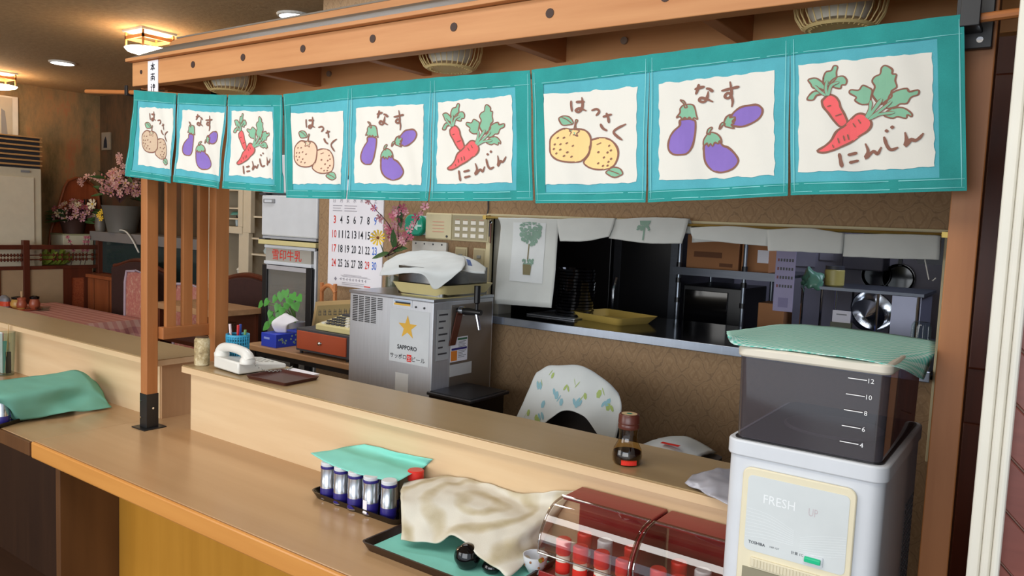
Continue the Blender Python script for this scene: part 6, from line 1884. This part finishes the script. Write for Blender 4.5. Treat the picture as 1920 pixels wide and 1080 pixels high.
t.part('dish_body', MB().lathe([(0.015, 0), (0.028, 0.012), (0.026, 0.013), (0, 0.005)], n=18), plain('jar_ochre', 'c79a4e', 0.35), smooth=True)
t = T('glass_ashtray', 'clear glass ashtray on the pink checked tablecloth', 'ashtray', (-6.53, 2.83, 0.7005), world=False)
t.part('dish_body', MB().lathe([(0.045, 0), (0.055, 0.02), (0.055, 0.028), (0.046, 0.028), (0.038, 0.012), (0, 0.010)], n=24), M_glass, smooth=True)
t = T('snack_bag', 'grey and red snack bag at the far left of dining table', 'bag', (-6.90, 2.70, 0.7005), world=False)
t.part('bag_body', MB().lathe([(0.055, 0), (0.062, 0.03), (0.05, 0.075), (0.02, 0.095), (0, 0.096)], n=18, sx=1.2, sy=0.7), plain('bag_grey', '7d7f88', 0.4), smooth=True)
t.part('red_mark', MB().lathe([(0.0632, 0.012), (0.0640, 0.035), (0.0590, 0.050), (0.0632, 0.012)], n=18, sx=1.2, sy=0.7), plain('bag_red', 'cf4a2a', 0.4))
# abacus partition
t = T('bead_partition', 'low dark wooden partition with bead rods and a beige panel', 'partition', (-7.15, 2.95, 0))
PX = -7.15
for y in (2.30, 2.965, 3.585):
    t.part('post', MB().box(PX - 0.025, PX + 0.025, y - 0.025, y + 0.025, 0.0, 1.228), M_darkwood, bevel=0.003)
t.part('top_rail', MB().box(PX - 0.02, PX + 0.02, 2.3, 3.585, 1.150, 1.188), M_darkwood, bevel=0.003)
t.part('mid_rail', MB().box(PX - 0.02, PX + 0.02, 2.3, 3.585, 0.978, 1.008), M_darkwood, bevel=0.003)
t.part('beige_panel', MB().box(PX - 0.008, PX + 0.008, 2.76, 3.262, 0.20, 0.978), plain('panel_beige', 'ab9272', 0.8))
t.part('frame_stile', MB().box(PX - 0.02, PX + 0.02, 2.72, 2.765, 0.0, 0.978), M_darkwood)
t.part('frame_stile', MB().box(PX - 0.02, PX + 0.02, 3.262, 3.33, 0.0, 0.978), M_darkwood)
t.part('frame_stile', MB().box(PX - 0.02, PX + 0.02, 3.44, 3.51, 0.0, 0.978), M_darkwood)
t.part('top_block', MB().box(PX - 0.02, PX + 0.02, 3.33, 3.44, 0.90, 0.978), M_darkwood)
t.part('woven_panel', MB().box(PX - 0.006, PX + 0.006, 3.33, 3.44, 0.20, 0.90), mottled('woven_rust', [(0.35, '8a3f26'), (0.6, 'a85a38')], 80, (1, 1, 1), 0.8))
for z in (1.062, 1.100):
    t.part('bead_rod', MB().cyl((PX, 2.30, z), (PX, 3.585, z), 0.005, n=8), M_darkwood)
bm_ = MB().lathe([(0.004, -0.009), (0.016, -0.003), (0.016, 0.003), (0.004, 0.009)], n=10, mat=Matrix.Rotation(pi / 2, 4, 'X'))
b0 = bm_.build('bead', M_darkwood, smooth=True)
bme = b0.data
bpy.data.objects.remove(b0)
ys = [2.78, 2.805, 2.83, 2.855, 2.88, 2.905, 2.93, 3.085, 3.19, 3.22, 3.26, 3.32, 3.35, 3.38, 3.41, 3.44, 3.47, 3.52]
for y in ys:
    for z in (1.062, 1.100):
        t.inst('bead', bme, Matrix.Translation((PX, y, z)))
# floor-standing air conditioner
t = T('floor_air_conditioner', 'tall white floor-standing air conditioner with slatted top vent', 'air conditioner', (-7.45, 2.8, 0))
t.part('body', MB().box(-7.66, -7.27, 2.50, 3.15, 0.0, 1.84), plain('ac_white', 'd8cdb2', 0.45), bevel=0.008)
t.part('front_panel', MB().box(-7.27, -7.258, 2.53, 3.085, 0.25, 1.76), plain('ac_front', 'e0d6be', 0.45), bevel=0.003)
t.part('vent_box', MB().box(-7.66, -7.30, 2.50, 3.15, 1.84, 2.10), M_greyd)
for k in range(6):
    t.part('vent_slat', MB().box(-7.30, -7.25, 2.50, 3.15, 1.858 + 0.041 * k, 1.872 + 0.041 * k), plain('slat_tan', 'b98f5e', 0.4), bevel=0.002)
t.part('top_panel', MB().box(-7.66, -7.25, 2.50, 3.15, 2.098, 2.108), plain('slat_tan', 'b98f5e', 0.4))
t.part('badge', MB().box(-7.258, -7.256, 2.98, 3.05, 1.80, 1.82), M_grey)
t = T('wall_board', 'white framed board on the wall above the air conditioner', 'board', (-7.69, 2.95, 2.12))
t.part('frame', MB().box(-7.70, -7.68, 2.60, 3.14, 2.115, 2.475), M_white2, bevel=0.004)
t.part('sheet', MB().box(-7.68, -7.677, 2.62, 3.09, 2.13, 2.46), plain('sheet_grey', 'b9b3a4', 0.7))
t.part('grey_mark', MB().prism([(-7.676, 3.00, 2.14), (-7.676, 3.05, 2.14), (-7.676, 3.03, 2.34), (-7.676, 3.00, 2.36)], (0.001, 0, 0)), M_grey)
t = T('picture', 'small pale picture with a dark figure on the back wall', 'picture', (-7.57, 3.868, 2.16))
t.part('frame', MB().box(-7.645, -7.485, 3.855, 3.869, 2.080, 2.248), plain('pic_frame', '8f8471', 0.6), bevel=0.002)
t.part('sheet', MB().box(-7.635, -7.495, 3.852, 3.856, 2.090, 2.238), plain('pic_sheet', '8a8175', 0.8))
t.part('dark_figure', MB().prism([(-7.60, 3.8515, 2.10), (-7.53, 3.8515, 2.10), (-7.54, 3.8515, 2.17), (-7.56, 3.8515, 2.21), (-7.59, 3.8515, 2.17)], (0, -0.0005, 0)), M_ink)
# display counter along the back wall
t = T('display_counter', 'grey topped display counter along the back wall of dining room', 'counter', (-6.4, 3.72, 0))
t.part('counter_top', MB().box(-7.30, -5.45, 3.57, 3.86, 1.225, 1.310), plain('counter_grey', '7f7a78', 0.5), bevel=0.003)
t.part('glass_front', MB().box(-7.28, -5.45, 3.60, 3.615, 0.94, 1.225), plain('dark_glass_teal', '2d3a3a', 0.1))
t.part('cabinet', MB().box(-7.28, -5.45, 3.615, 3.86, 0.0, 1.225), M_darkwood)
t.part('lower_ledge', MB().box(-7.28, -5.45, 3.45, 3.60, 0.90, 0.93), M_midwood, bevel=0.002)
for k in range(7):
    x = -7.27 + 0.26 * k
    t.part('lower_door', MB().box(x, x + 0.235, 3.47, 3.49, 0.30, 0.895), M_midwood, bevel=0.003)
cdp = [Vector((-7.05, 3.64, 1.315)), Vector((-6.85, 3.60, 1.335)), Vector((-6.64, 3.555, 1.330)), Vector((-6.52, 3.55, 1.26)), Vector((-6.42, 3.55, 1.16))]
solo('white_cable', 'white electric cable drooping over the grey display counter', 'cable', MB().tube([spline(cdp, i / 24) for i in range(25)], 0.007, 6), M_white2, (-6.7, 3.6, 1.31), smooth=True)
# white box, leaning arch
t = T('white_box', 'tall white box with flower pot on top behind the partition', 'box', (-7.52, 3.5, 0))
t.part('box', MB().box(-7.64, -7.40, 3.385, 3.655, 0.0, 1.272), plain('box_white', 'e9e2c6', 0.5), bevel=0.004)
t.part('lid_rim', MB().box(-7.645, -7.395, 3.38, 3.66, 1.262, 1.276), plain('box_olive', 'b9b58c', 0.5))
op = [(3.36, 1.0), (3.40, 1.30), (3.52, 1.70), (3.55, 1.76), (3.62, 1.795), (3.70, 1.795), (3.78, 1.74), (3.83, 1.66), (3.85, 1.5), (3.855, 1.0)]
t = T('arched_wood_panel', 'tall reddish wooden arch leaning on the wall behind flowers', 'panel', (-7.67, 3.6, 0))
t.part('panel', MB().prism([(-7.685, y, z) for y, z in [(3.36, 0.0)] + op + [(3.855, 0.0)]], (0.012, 0, 0)), wood('arch_wood', '9a4a2a', 'b8613a', 'Z', 7, 0.4))
t.part('arch_frame', MB().tube([(-7.665, y, z) for y, z in op], 0.014, 8), M_midwood, smooth=True)
t.part('slot_panel', MB().box(-7.674, -7.668, 3.70, 3.82, 1.48, 1.60), M_greyd)
for k in range(4):
    t.part('slat', MB().box(-7.668, -7.660, 3.71 + 0.03 * k, 3.72 + 0.03 * k, 1.48, 1.60), M_midwood)
# flowers
def bouquet(t, c, rx, ry, rz_, n, mats, size, nleaf):
    hs = [blossom_mesh('blossom', m, plain('flower_heart2', 'b9962f', 0.8)) for m in mats]
    lfm = leaf_mesh('leaf_narrow', M_leafd, False)
    for i in range(n):
        a, b_ = random.random() * 2 * pi, random.uniform(-0.5, 1)
        r = 0.55 + 0.45 * random.random()
        d = Vector((math.cos(a) * math.sqrt(1 - b_ * b_), math.sin(a) * math.sqrt(1 - b_ * b_), b_))
        p = Vector(c) + Vector((d.x * rx * r, d.y * ry * r, d.z * rz_ * r))
        t.inst('blossom', hs[i % len(hs)], place(p, d + Vector((0.3, -0.5, 0.1)), size * random.uniform(0.7, 1.3), random.random() * 6))
        if i % 3 == 0:
            b0_ = Vector((c[0], c[1], c[2] - rz_ * 0.9))
            t.part('stem', MB().tube([b0_, (b0_ + p) / 2 + Vector((0, 0, 0.03)), p], 0.003, 4), M_twig)
    for i in range(nleaf):
        a = random.random() * 2 * pi
        p = Vector(c) + Vector((math.cos(a) * rx * 0.7, math.sin(a) * ry * 0.7, random.uniform(-.7, .5) * rz_))
        t.inst('leaf', lfm, placey(p, (math.cos(a), math.sin(a), random.uniform(-.3, .8)), (0.2, -0.8, 0.8), size * 4))
t = T('flower_bucket', 'grey metal bucket of pale pink artificial blossoms on display counter', 'flower pot', (-6.93, 3.72, 1.312))
t.part('bucket', MB().lathe([(0.115, 1.312), (0.165, 1.545), (0.172, 1.552), (0.158, 1.552), (0.15, 1.53), (0, 1.53)], c=(-6.90, 3.66, 0), n=28), plain('bucket_zinc', '75736d', 0.45, 0.3), smooth=True)
bouquet(t, (-6.90, 3.64, 1.73), 0.30, 0.13, 0.17, 110, [plain('petal_pale', 'd6a79c', 0.8, var=0.25), plain('petal_rose', 'bd7f80', 0.8, var=0.25)], 0.034, 24)
tb = [[Vector((-7.0, 3.68, 1.6)), Vector((-7.3, 3.66, 1.80)), Vector((-7.5, 3.64, 1.78)), Vector((-7.62, 3.63, 1.74))], [Vector((-6.9, 3.7, 1.7)), Vector((-6.88, 3.68, 1.86)), Vector((-6.95, 3.68, 1.95)), Vector((-6.98, 3.68, 1.99))]]
bp_ = blossom_mesh('blossom', plain('petal_pale', 'd6a79c', 0.8, var=0.25), plain('petal_rose', 'bd7f80', 0.8, var=0.25))
for P in tb:
    t.part('twig', MB().tube([spline(P, i / 14) for i in range(15)], 0.004, 5), M_twig)
    for i in range(14):
        t.inst('blossom', bp_, place(spline(P, 0.25 + 0.055 * i) + Vector((0.02 * math.sin(i * 3), -0.01, 0.02 * math.cos(i * 2))), (random.uniform(-.5, .8), -1, random.uniform(-.3, .8)), 0.030 * random.uniform(.7, 1.2), i))
ly = blossom_mesh('lily', plain('petal_white', 'd9c9ab', 0.7), M_yel, 6)
t.inst('white_lily', ly, place((-7.22, 3.56, 1.555), (0.4, -1, 0.2), 0.052))
yt_ = blossom_mesh('tulip', M_yel, M_yel, 6)
for p in ((-7.05, 3.56, 1.49), (-7.06, 3.56, 1.43), (-7.10, 3.56, 1.46)):
    t.inst('yellow_flower', yt_, place(p, (0.3, -1, 0.3), 0.030))
t = T('flower_pot', 'dark pot of mixed pink and cream flowers on the white box', 'flower pot', (-7.52, 3.53, 1.277))
t.part('pot', MB().lathe([(0.085, 1.277), (0.115, 1.41), (0.12, 1.415), (0.11, 1.415), (0.10, 1.40), (0, 1.40)], c=(-7.52, 3.53, 0), n=24), plain('pot_dark', '4a322b', 0.5), smooth=True)
bouquet(t, (-7.50, 3.54, 1.46), 0.14, 0.20, 0.13, 80, [M_pink, M_pinkd, plain('petal_cream', 'cbb89a', 0.8, var=0.2), plain('petal_pale', 'd6a79c', 0.8, var=0.25)], 0.030, 40)
t = T('grey_vase', 'plain slim grey vase between the two flower pots', 'vase', (-7.20, 3.62, 1.312))
t.part('vase_body', MB().lathe([(0.04, 1.312), (0.05, 1.36), (0.042, 1.45), (0.045, 1.46)], c=(-7.20, 3.62, 0), n=18), plain('vase_grey', '6d665c', 0.4), smooth=True)
t = T('low_plant', 'low green and yellow plant with red twigs behind the bead rods', 'plant', (-7.36, 3.42, 0.95))
t.part('planter', MB().box(-7.39, -7.30, 3.10, 3.375, 0.0, 1.0), M_darkwood)
lfm = leaf_mesh('leaf_narrow', plain('leaf_lime', '8a9a35', 0.6, var=0.3), False)
for i in range(60):
    a = random.random() * 2 * pi
    p = Vector((-7.34, random.uniform(3.14, 3.36), 1.0))
    t.inst('leaf', lfm, placey(p, (0.5 * math.cos(a), 0.9 * math.sin(a), random.uniform(0.5, 1.2)), (1, -0.5, 0.6), random.uniform(0.10, 0.19)))
for y in (3.40, 3.48, 3.52):
    P = [Vector((-7.29, y, 1.0)), Vector((-7.28, y + 0.02, 1.12)), Vector((-7.27, y + 0.05 * math.sin(y * 40), 1.26))]
    t.part('twig', MB().tube([spline(P, i / 8) for i in range(9)], 0.003, 5), M_twig)
    for k in range(4):
        t.inst('blossom', bl2, place(spline(P, 0.55 + 0.14 * k), (1, -0.8, 0.3), 0.018))

# ------------------------------------------------------------------ ceiling lamps
M_lampglow = plain('lamp_glow', 'fff0d0', 0.5, emit=9.0, var=0.0)
for i, (x, y, lab) in enumerate(((-4.58, 2.60, 'glowing warm ceiling lamp with wooden frame above the roof end'), (-7.22, 2.80, 'glowing warm ceiling lamp at the far left of the dining room'))):
    t = T('ceiling_lamp', lab, 'lamp', (x, y, 2.46), 'warm ceiling lamps', world=False)
    t.part('shade', MB().lathe([(0.0, 0.0), (0.07, 0.005), (0.125, 0.018), (0.14, 0.034), (0.0, 0.038)], n=28), M_lampglow, smooth=True)
    fr_ = MB()
    for a in range(4):
        r = Matrix.Rotation(a * pi / 2, 4, 'Z')
        fr_.box(-0.10, 0.10, 0.09, 0.10, 0.085, 0.105, mat=r)
        fr_.box(0.09, 0.10, 0.09, 0.10, 0.03, 0.14, mat=r)
    t.part('wooden_frame', fr_, wood('lamp_wood', 'a86a3a', 'c98a55', 'X', 8, 0.5))
    t.part('ceiling_plate', MB().box(-0.11, 0.11, -0.11, 0.11, 0.128, 0.14), M_white2)
    point('ceiling_lamp_light', (x + 0.02, y - 0.02, 2.53), 3.6, (1.0, 0.52, 0.20), 0.03)
    point('ceiling_lamp_light', (x, y, 2.40), 5.0, (1.0, 0.74, 0.48), 0.15)
M_dl = plain('downlight_glow', 'f4fbff', 0.5, emit=6.0, var=0.0)
for x, y, lab in ((-6.18, 2.83, 'round recessed cool downlight in the dining room ceiling'), (-3.42, 2.74, 'round recessed downlight peeking over the canopy roof')):
    t = T('ceiling_downlight', lab, 'downlight', (x, y, 2.588), 'recessed downlights', world=False)
    t.part('disc', MB().lathe([(0, 0.0), (0.075, 0.002), (0.078, 0.011)], n=28), M_dl)
    t.part('rim', MB().lathe([(0.076, 0.011), (0.078, -0.002), (0.088, 0.0), (0.092, 0.011), (0.076, 0.011)], n=28), M_white2)

# ------------------------------------------------------------------ the kitchen beyond the window
M_kst = steel('kitchen_steel', '62666e', 0.4, (1, 1, 20))
t = T('kitchen_cooler', 'tall dark steel kitchen refrigerator with two doors behind the window', 'refrigerator', (-1.9, 3.8, 0))
t.part('body', MB().box(-2.55, -1.46, 3.46, 4.2, 0.0, 1.95), plain('cooler_dark', '1b1b1e', 0.3))
t.part('door', MB().box(-2.50, -1.82, 3.42, 3.46, 0.15, 1.9), plain('cooler_dark', '1b1b1e', 0.3), bevel=0.004)
d_ = t.part('door', MB().box(-1.795, -1.465, 3.42, 3.46, 0.15, 1.9), plain('cooler_dark', '1b1b1e', 0.3), bevel=0.004)
t.part('door_frame', MB().box(-1.80, -1.765, 3.415, 3.425, 0.15, 1.9).box(-1.50, -1.465, 3.415, 3.425, 0.15, 1.9), M_kst, d_)
t.part('handle', MB().tube([(-1.775, 3.40, 1.06), (-1.775, 3.385, 1.10), (-1.775, 3.38, 1.24), (-1.77, 3.40, 1.30)], 0.012, 8), M_chrome, d_, smooth=True)
t = T('steel_rack', 'chrome wire rack with shelves behind the serving window', 'rack', (-1.15, 3.5, 0))
for x in (-1.405, -1.105):
    for y in (3.30, 3.70):
        t.part('pole', MB().cyl((x, y, 0), (x, y, 1.9), 0.0085, n=10), plain('pole_steel', '7f868f', 0.35, 0.8))
for x in (-1.405, -1.105):
    for z in (1.22, 1.31, 1.38):
        t.part('pole_collar', MB().cyl((x, 3.30, z), (x, 3.30, z + 0.022), 0.0125, n=10), M_black)
for z in (0.80, 1.365, 1.75):
    t.part('rack_shelf', MB().box(-1.43, -0.90, 3.29, 3.71, z, z + 0.012), M_kst)
    t.part('shelf_edge', MB().box(-1.43, -0.90, 3.282, 3.29, z - 0.018, z + 0.016), M_kst)
M_card = plain('cardboard', 'a9744a', 0.8)
t = T('cardboard_box', 'large brown cardboard box on the wire rack', 'box', (-1.24, 3.45, 1.378))
t.part('box', MB().box(-1.385, -1.145, 3.33, 3.62, 1.378, 1.53), M_card, bevel=0.002)
t.part('print', MB().box(-1.35, -1.22, 3.3290, 3.330, 1.43, 1.455), plain('card_print', '70472c', 0.8))
t.part('print', MB().box(-1.23, -1.17, 3.3290, 3.330, 1.392, 1.408), plain('card_print', '70472c', 0.8))
t = T('cardboard_box', 'small brown carton with white note on the wire rack', 'box', (-1.08, 3.45, 1.378))
t.part('box', MB().box(-1.135, -1.015, 3.34, 3.60, 1.378, 1.51), M_card, bevel=0.002)
t.part('white_note', MB().box(-1.065, -1.018, 3.337, 3.340, 1.42, 1.475), M_paper)
t = T('microwave_oven', 'black oven on the lower shelf of wire rack', 'oven', (-1.2, 3.5, 0.812))
t.part('case', MB().box(-1.39, -1.12, 3.33, 3.68, 0.99, 1.30), plain('oven_black', '121113', 0.35), bevel=0.004)
t.part('door', MB().box(-1.38, -1.18, 3.322, 3.33, 1.01, 1.28), M_blackg, bevel=0.002)
t.part('feet', MB().box(-1.37, -1.14, 3.36, 3.66, 0.812, 0.99), M_greyd)
t = T('cardboard_box', 'brown carton standing upright below the kitchen calendar', 'box', (-0.985, 3.40, 0.0))
t.part('box', MB().box(-1.045, -0.935, 3.33, 3.46, 0.812, 1.25), M_card, bevel=0.002)
t.part('print', MB().box(-1.02, -0.96, 3.3292, 3.330, 1.13, 1.15), plain('card_print', '70472c', 0.8))
t = T('hanging_calendar', 'narrow lilac-grey month calendar hanging from the wire rack', 'calendar', (-0.925, 3.27, 1.35))
t.part('sheet', MB().box(-0.965, -0.885, 3.268, 3.271, 1.228, 1.50), plain('cal_lilac', 'a9a3c4', 0.8))
for r in range(4):
    for c in range(6):
        t.part('numeral_mark', MB().box(-0.957 + 0.0115 * c, -0.950 + 0.0115 * c, 3.2672, 3.268, 1.435 - 0.036 * r, 1.447 - 0.036 * r), plain('mark_rust', '8a5a5a', 0.8) if c == 0 else M_greyd)
t.part('picture_mark', MB().box(-0.945, -0.905, 3.2672, 3.268, 1.245, 1.285), plain('mark_lilac', '8f89ad', 0.8))
t = T('kitchen_shelf', 'dark steel shelf unit right of the wire rack in the kitchen', 'shelf', (-0.65, 3.5, 0))
t.part('shelf_board', MB().box(-0.885, -0.42, 3.38, 3.75, 1.325, 1.337), M_kst)
t.part('shelf_board', MB().box(-0.885, -0.30, 3.30, 3.75, 1.110, 1.125), M_kst)
t.part('base_cabinet', MB().box(-0.885, -0.30, 3.34, 3.75, 0.0, 1.110), plain('cab_dark', '26262b', 0.5))
for x in (-0.88, -0.745, -0.585, -0.44):
    t.part('upright', MB().cyl((x, 3.39, 1.125), (x, 3.39, 1.325), 0.006, n=8), M_chrome)
    t.part('upright', MB().cyl((x, 3.72, 1.125), (x, 3.72, 1.325), 0.006, n=8), M_chrome)
t.part('side_panel', MB().box(-0.535, -0.43, 3.40, 3.72, 1.126, 1.322), plain('panel_lilac', '8f91a3', 0.35, 0.4))
t = T('steel_bowl', 'large shiny steel bowl tilted on the kitchen shelf', 'bowl', (-0.635, 3.52, 1.19), world=False)
mm = Matrix.Rotation(1.0, 4, 'X') @ Matrix.Rotation(0.5, 4, 'Y')
t.part('bowl_body', MB().lathe([(0.0, -0.06), (0.04, -0.055), (0.075, -0.025), (0.088, 0.02), (0.090, 0.03), (0.086, 0.03), (0.07, -0.02), (0.0, -0.05)], n=32, mat=mm, c=(0, 0, 0.042)), M_chrome, smooth=True)
t = T('price_card', 'small white card leaning at the front of the kitchen shelf', 'card', (-0.70, 3.36, 1.18))
t.part('card', MB().box(-0.745, -0.675, 3.352, 3.357, 1.196, 1.246), M_paper)
t.part('holder', MB().box(-0.75, -0.67, 3.345, 3.375, 1.126, 1.198), plain('holder_olive', '5a5b40', 0.5))
t.part('text_line', MB().box(-0.73, -0.69, 3.351, 3.352, 1.228, 1.233), M_grey)
t = T('yellow_jar', 'yellow jar with dark lid on the upper kitchen shelf', 'jar', (-0.775, 3.47, 1.338), world=False)
t.part('jar_body', MB().lathe([(0.036, 0), (0.040, 0.005), (0.040, 0.066), (0.036, 0.07)], n=22), plain('jar_yellow', 'b8ab63', 0.4), smooth=True)
t.part('jar_lid', MB().lathe([(0.038, 0.07), (0.038, 0.085), (0, 0.087)], n=20), M_greyd, smooth=True)
solo('green_bag', 'crumpled dull green plastic bag beside the yellow jar', 'bag', MB().grid(drape([[(-0.90, 3.42, 1.345), (-0.87, 3.41, 1.41), (-0.84, 3.42, 1.40), (-0.80, 3.42, 1.37)], [(-0.89, 3.40, 1.33), (-0.86, 3.38, 1.385), (-0.83, 3.38, 1.37), (-0.80, 3.39, 1.352)], [(-0.88, 3.39, 1.30), (-0.86, 3.37, 1.33), (-0.83, 3.37, 1.325), (-0.805, 3.38, 1.325)]], 0.014, 5, 40), 16, 14), plain('bag_green', '5f8f78', 0.3, spec=0.6), (-0.85, 3.4, 1.338), smooth=True, solid=0.002)
for i, (x, r) in enumerate(((-0.86, 0.026), (-0.80, 0.030), (-0.70, 0.05), (-0.62, 0.03))):
    t = T('blue_bowl', '%s blue and white bowl from the left at the shelf front' % ORD[i], 'bowl', (x, 3.322, 1.126), 'blue bowls on the kitchen shelf', world=False)
    t.part('bowl_body', MB().lathe([(r * .45, 0), (r * .9, r * .5), (r, r), (r * .94, r), (r * .8, r * .5), (0, r * .2)], n=20), plain('bowl_blue', '5d6fae', 0.15), smooth=True)
for i, (x, z, r) in enumerate(((-0.755, 1.36, 0.060), (-0.650, 1.35, 0.065))):
    t = T('frying_pan', ('left black pan hung on the kitchen back wall', 'right black pan hung on the kitchen back wall')[i], 'pan', (x, 4.29, z), 'pans on the kitchen wall', world=False)
    mm = Matrix.Rotation(pi / 2, 4, 'X')
    t.part('pan_body', MB().lathe([(0, 0), (r, 0.0), (r * 1.15, 0.03), (r * 1.12, 0.03), (r * .95, 0.006), (0, 0.006)], n=28, mat=mm), M_blackg, smooth=True)
    t.part('handle', MB().box(-0.008, 0.008, -0.02, -0.008, r, r + 0.14), M_black)
t = T('wall_rack_tank', 'dark grey water heater box on the kitchen back wall', 'heater', (-0.80, 4.25, 1.40))
t.part('tank', MB().box(-0.89, -0.70, 4.12, 4.298, 1.385, 1.56), plain('tank_grey', '57555c', 0.5), bevel=0.006)
t.part('pipe', MB().cyl((-0.80, 4.2, 1.56), (-0.80, 4.2, 2.0), 0.012, n=10), M_kst)
t = T('range_hood', 'dark range hood at the right side of the kitchen', 'hood', (-0.35, 3.9, 1.40))
t.part('hood_body', MB().prism([(-0.58, 3.9, 1.58), (-0.52, 3.9, 1.44), (0.2, 3.9, 1.44), (0.2, 3.9, 1.75), (-0.58, 3.9, 1.75)], (0, 0.38, 0)), plain('hood_dark', '1f1f23', 0.4))
t.part('hood_duct', MB().box(-0.3, 0.0, 4.0, 4.25, 1.75, 2.6), M_greyd)
t = T('wall_paper_note', 'pale papers pinned on the kitchen back wall', 'paper', (-1.05, 4.299, 1.45))
t.part('sheet', MB().box(-1.17, -1.06, 4.292, 4.299, 1.38, 1.62), plain('paper_lilac', 'b9b6c4', 0.8))
t.part('sheet', MB().box(-1.04, -0.97, 4.292, 4.299, 1.42, 1.60), plain('paper_lilac', 'b9b6c4', 0.8))
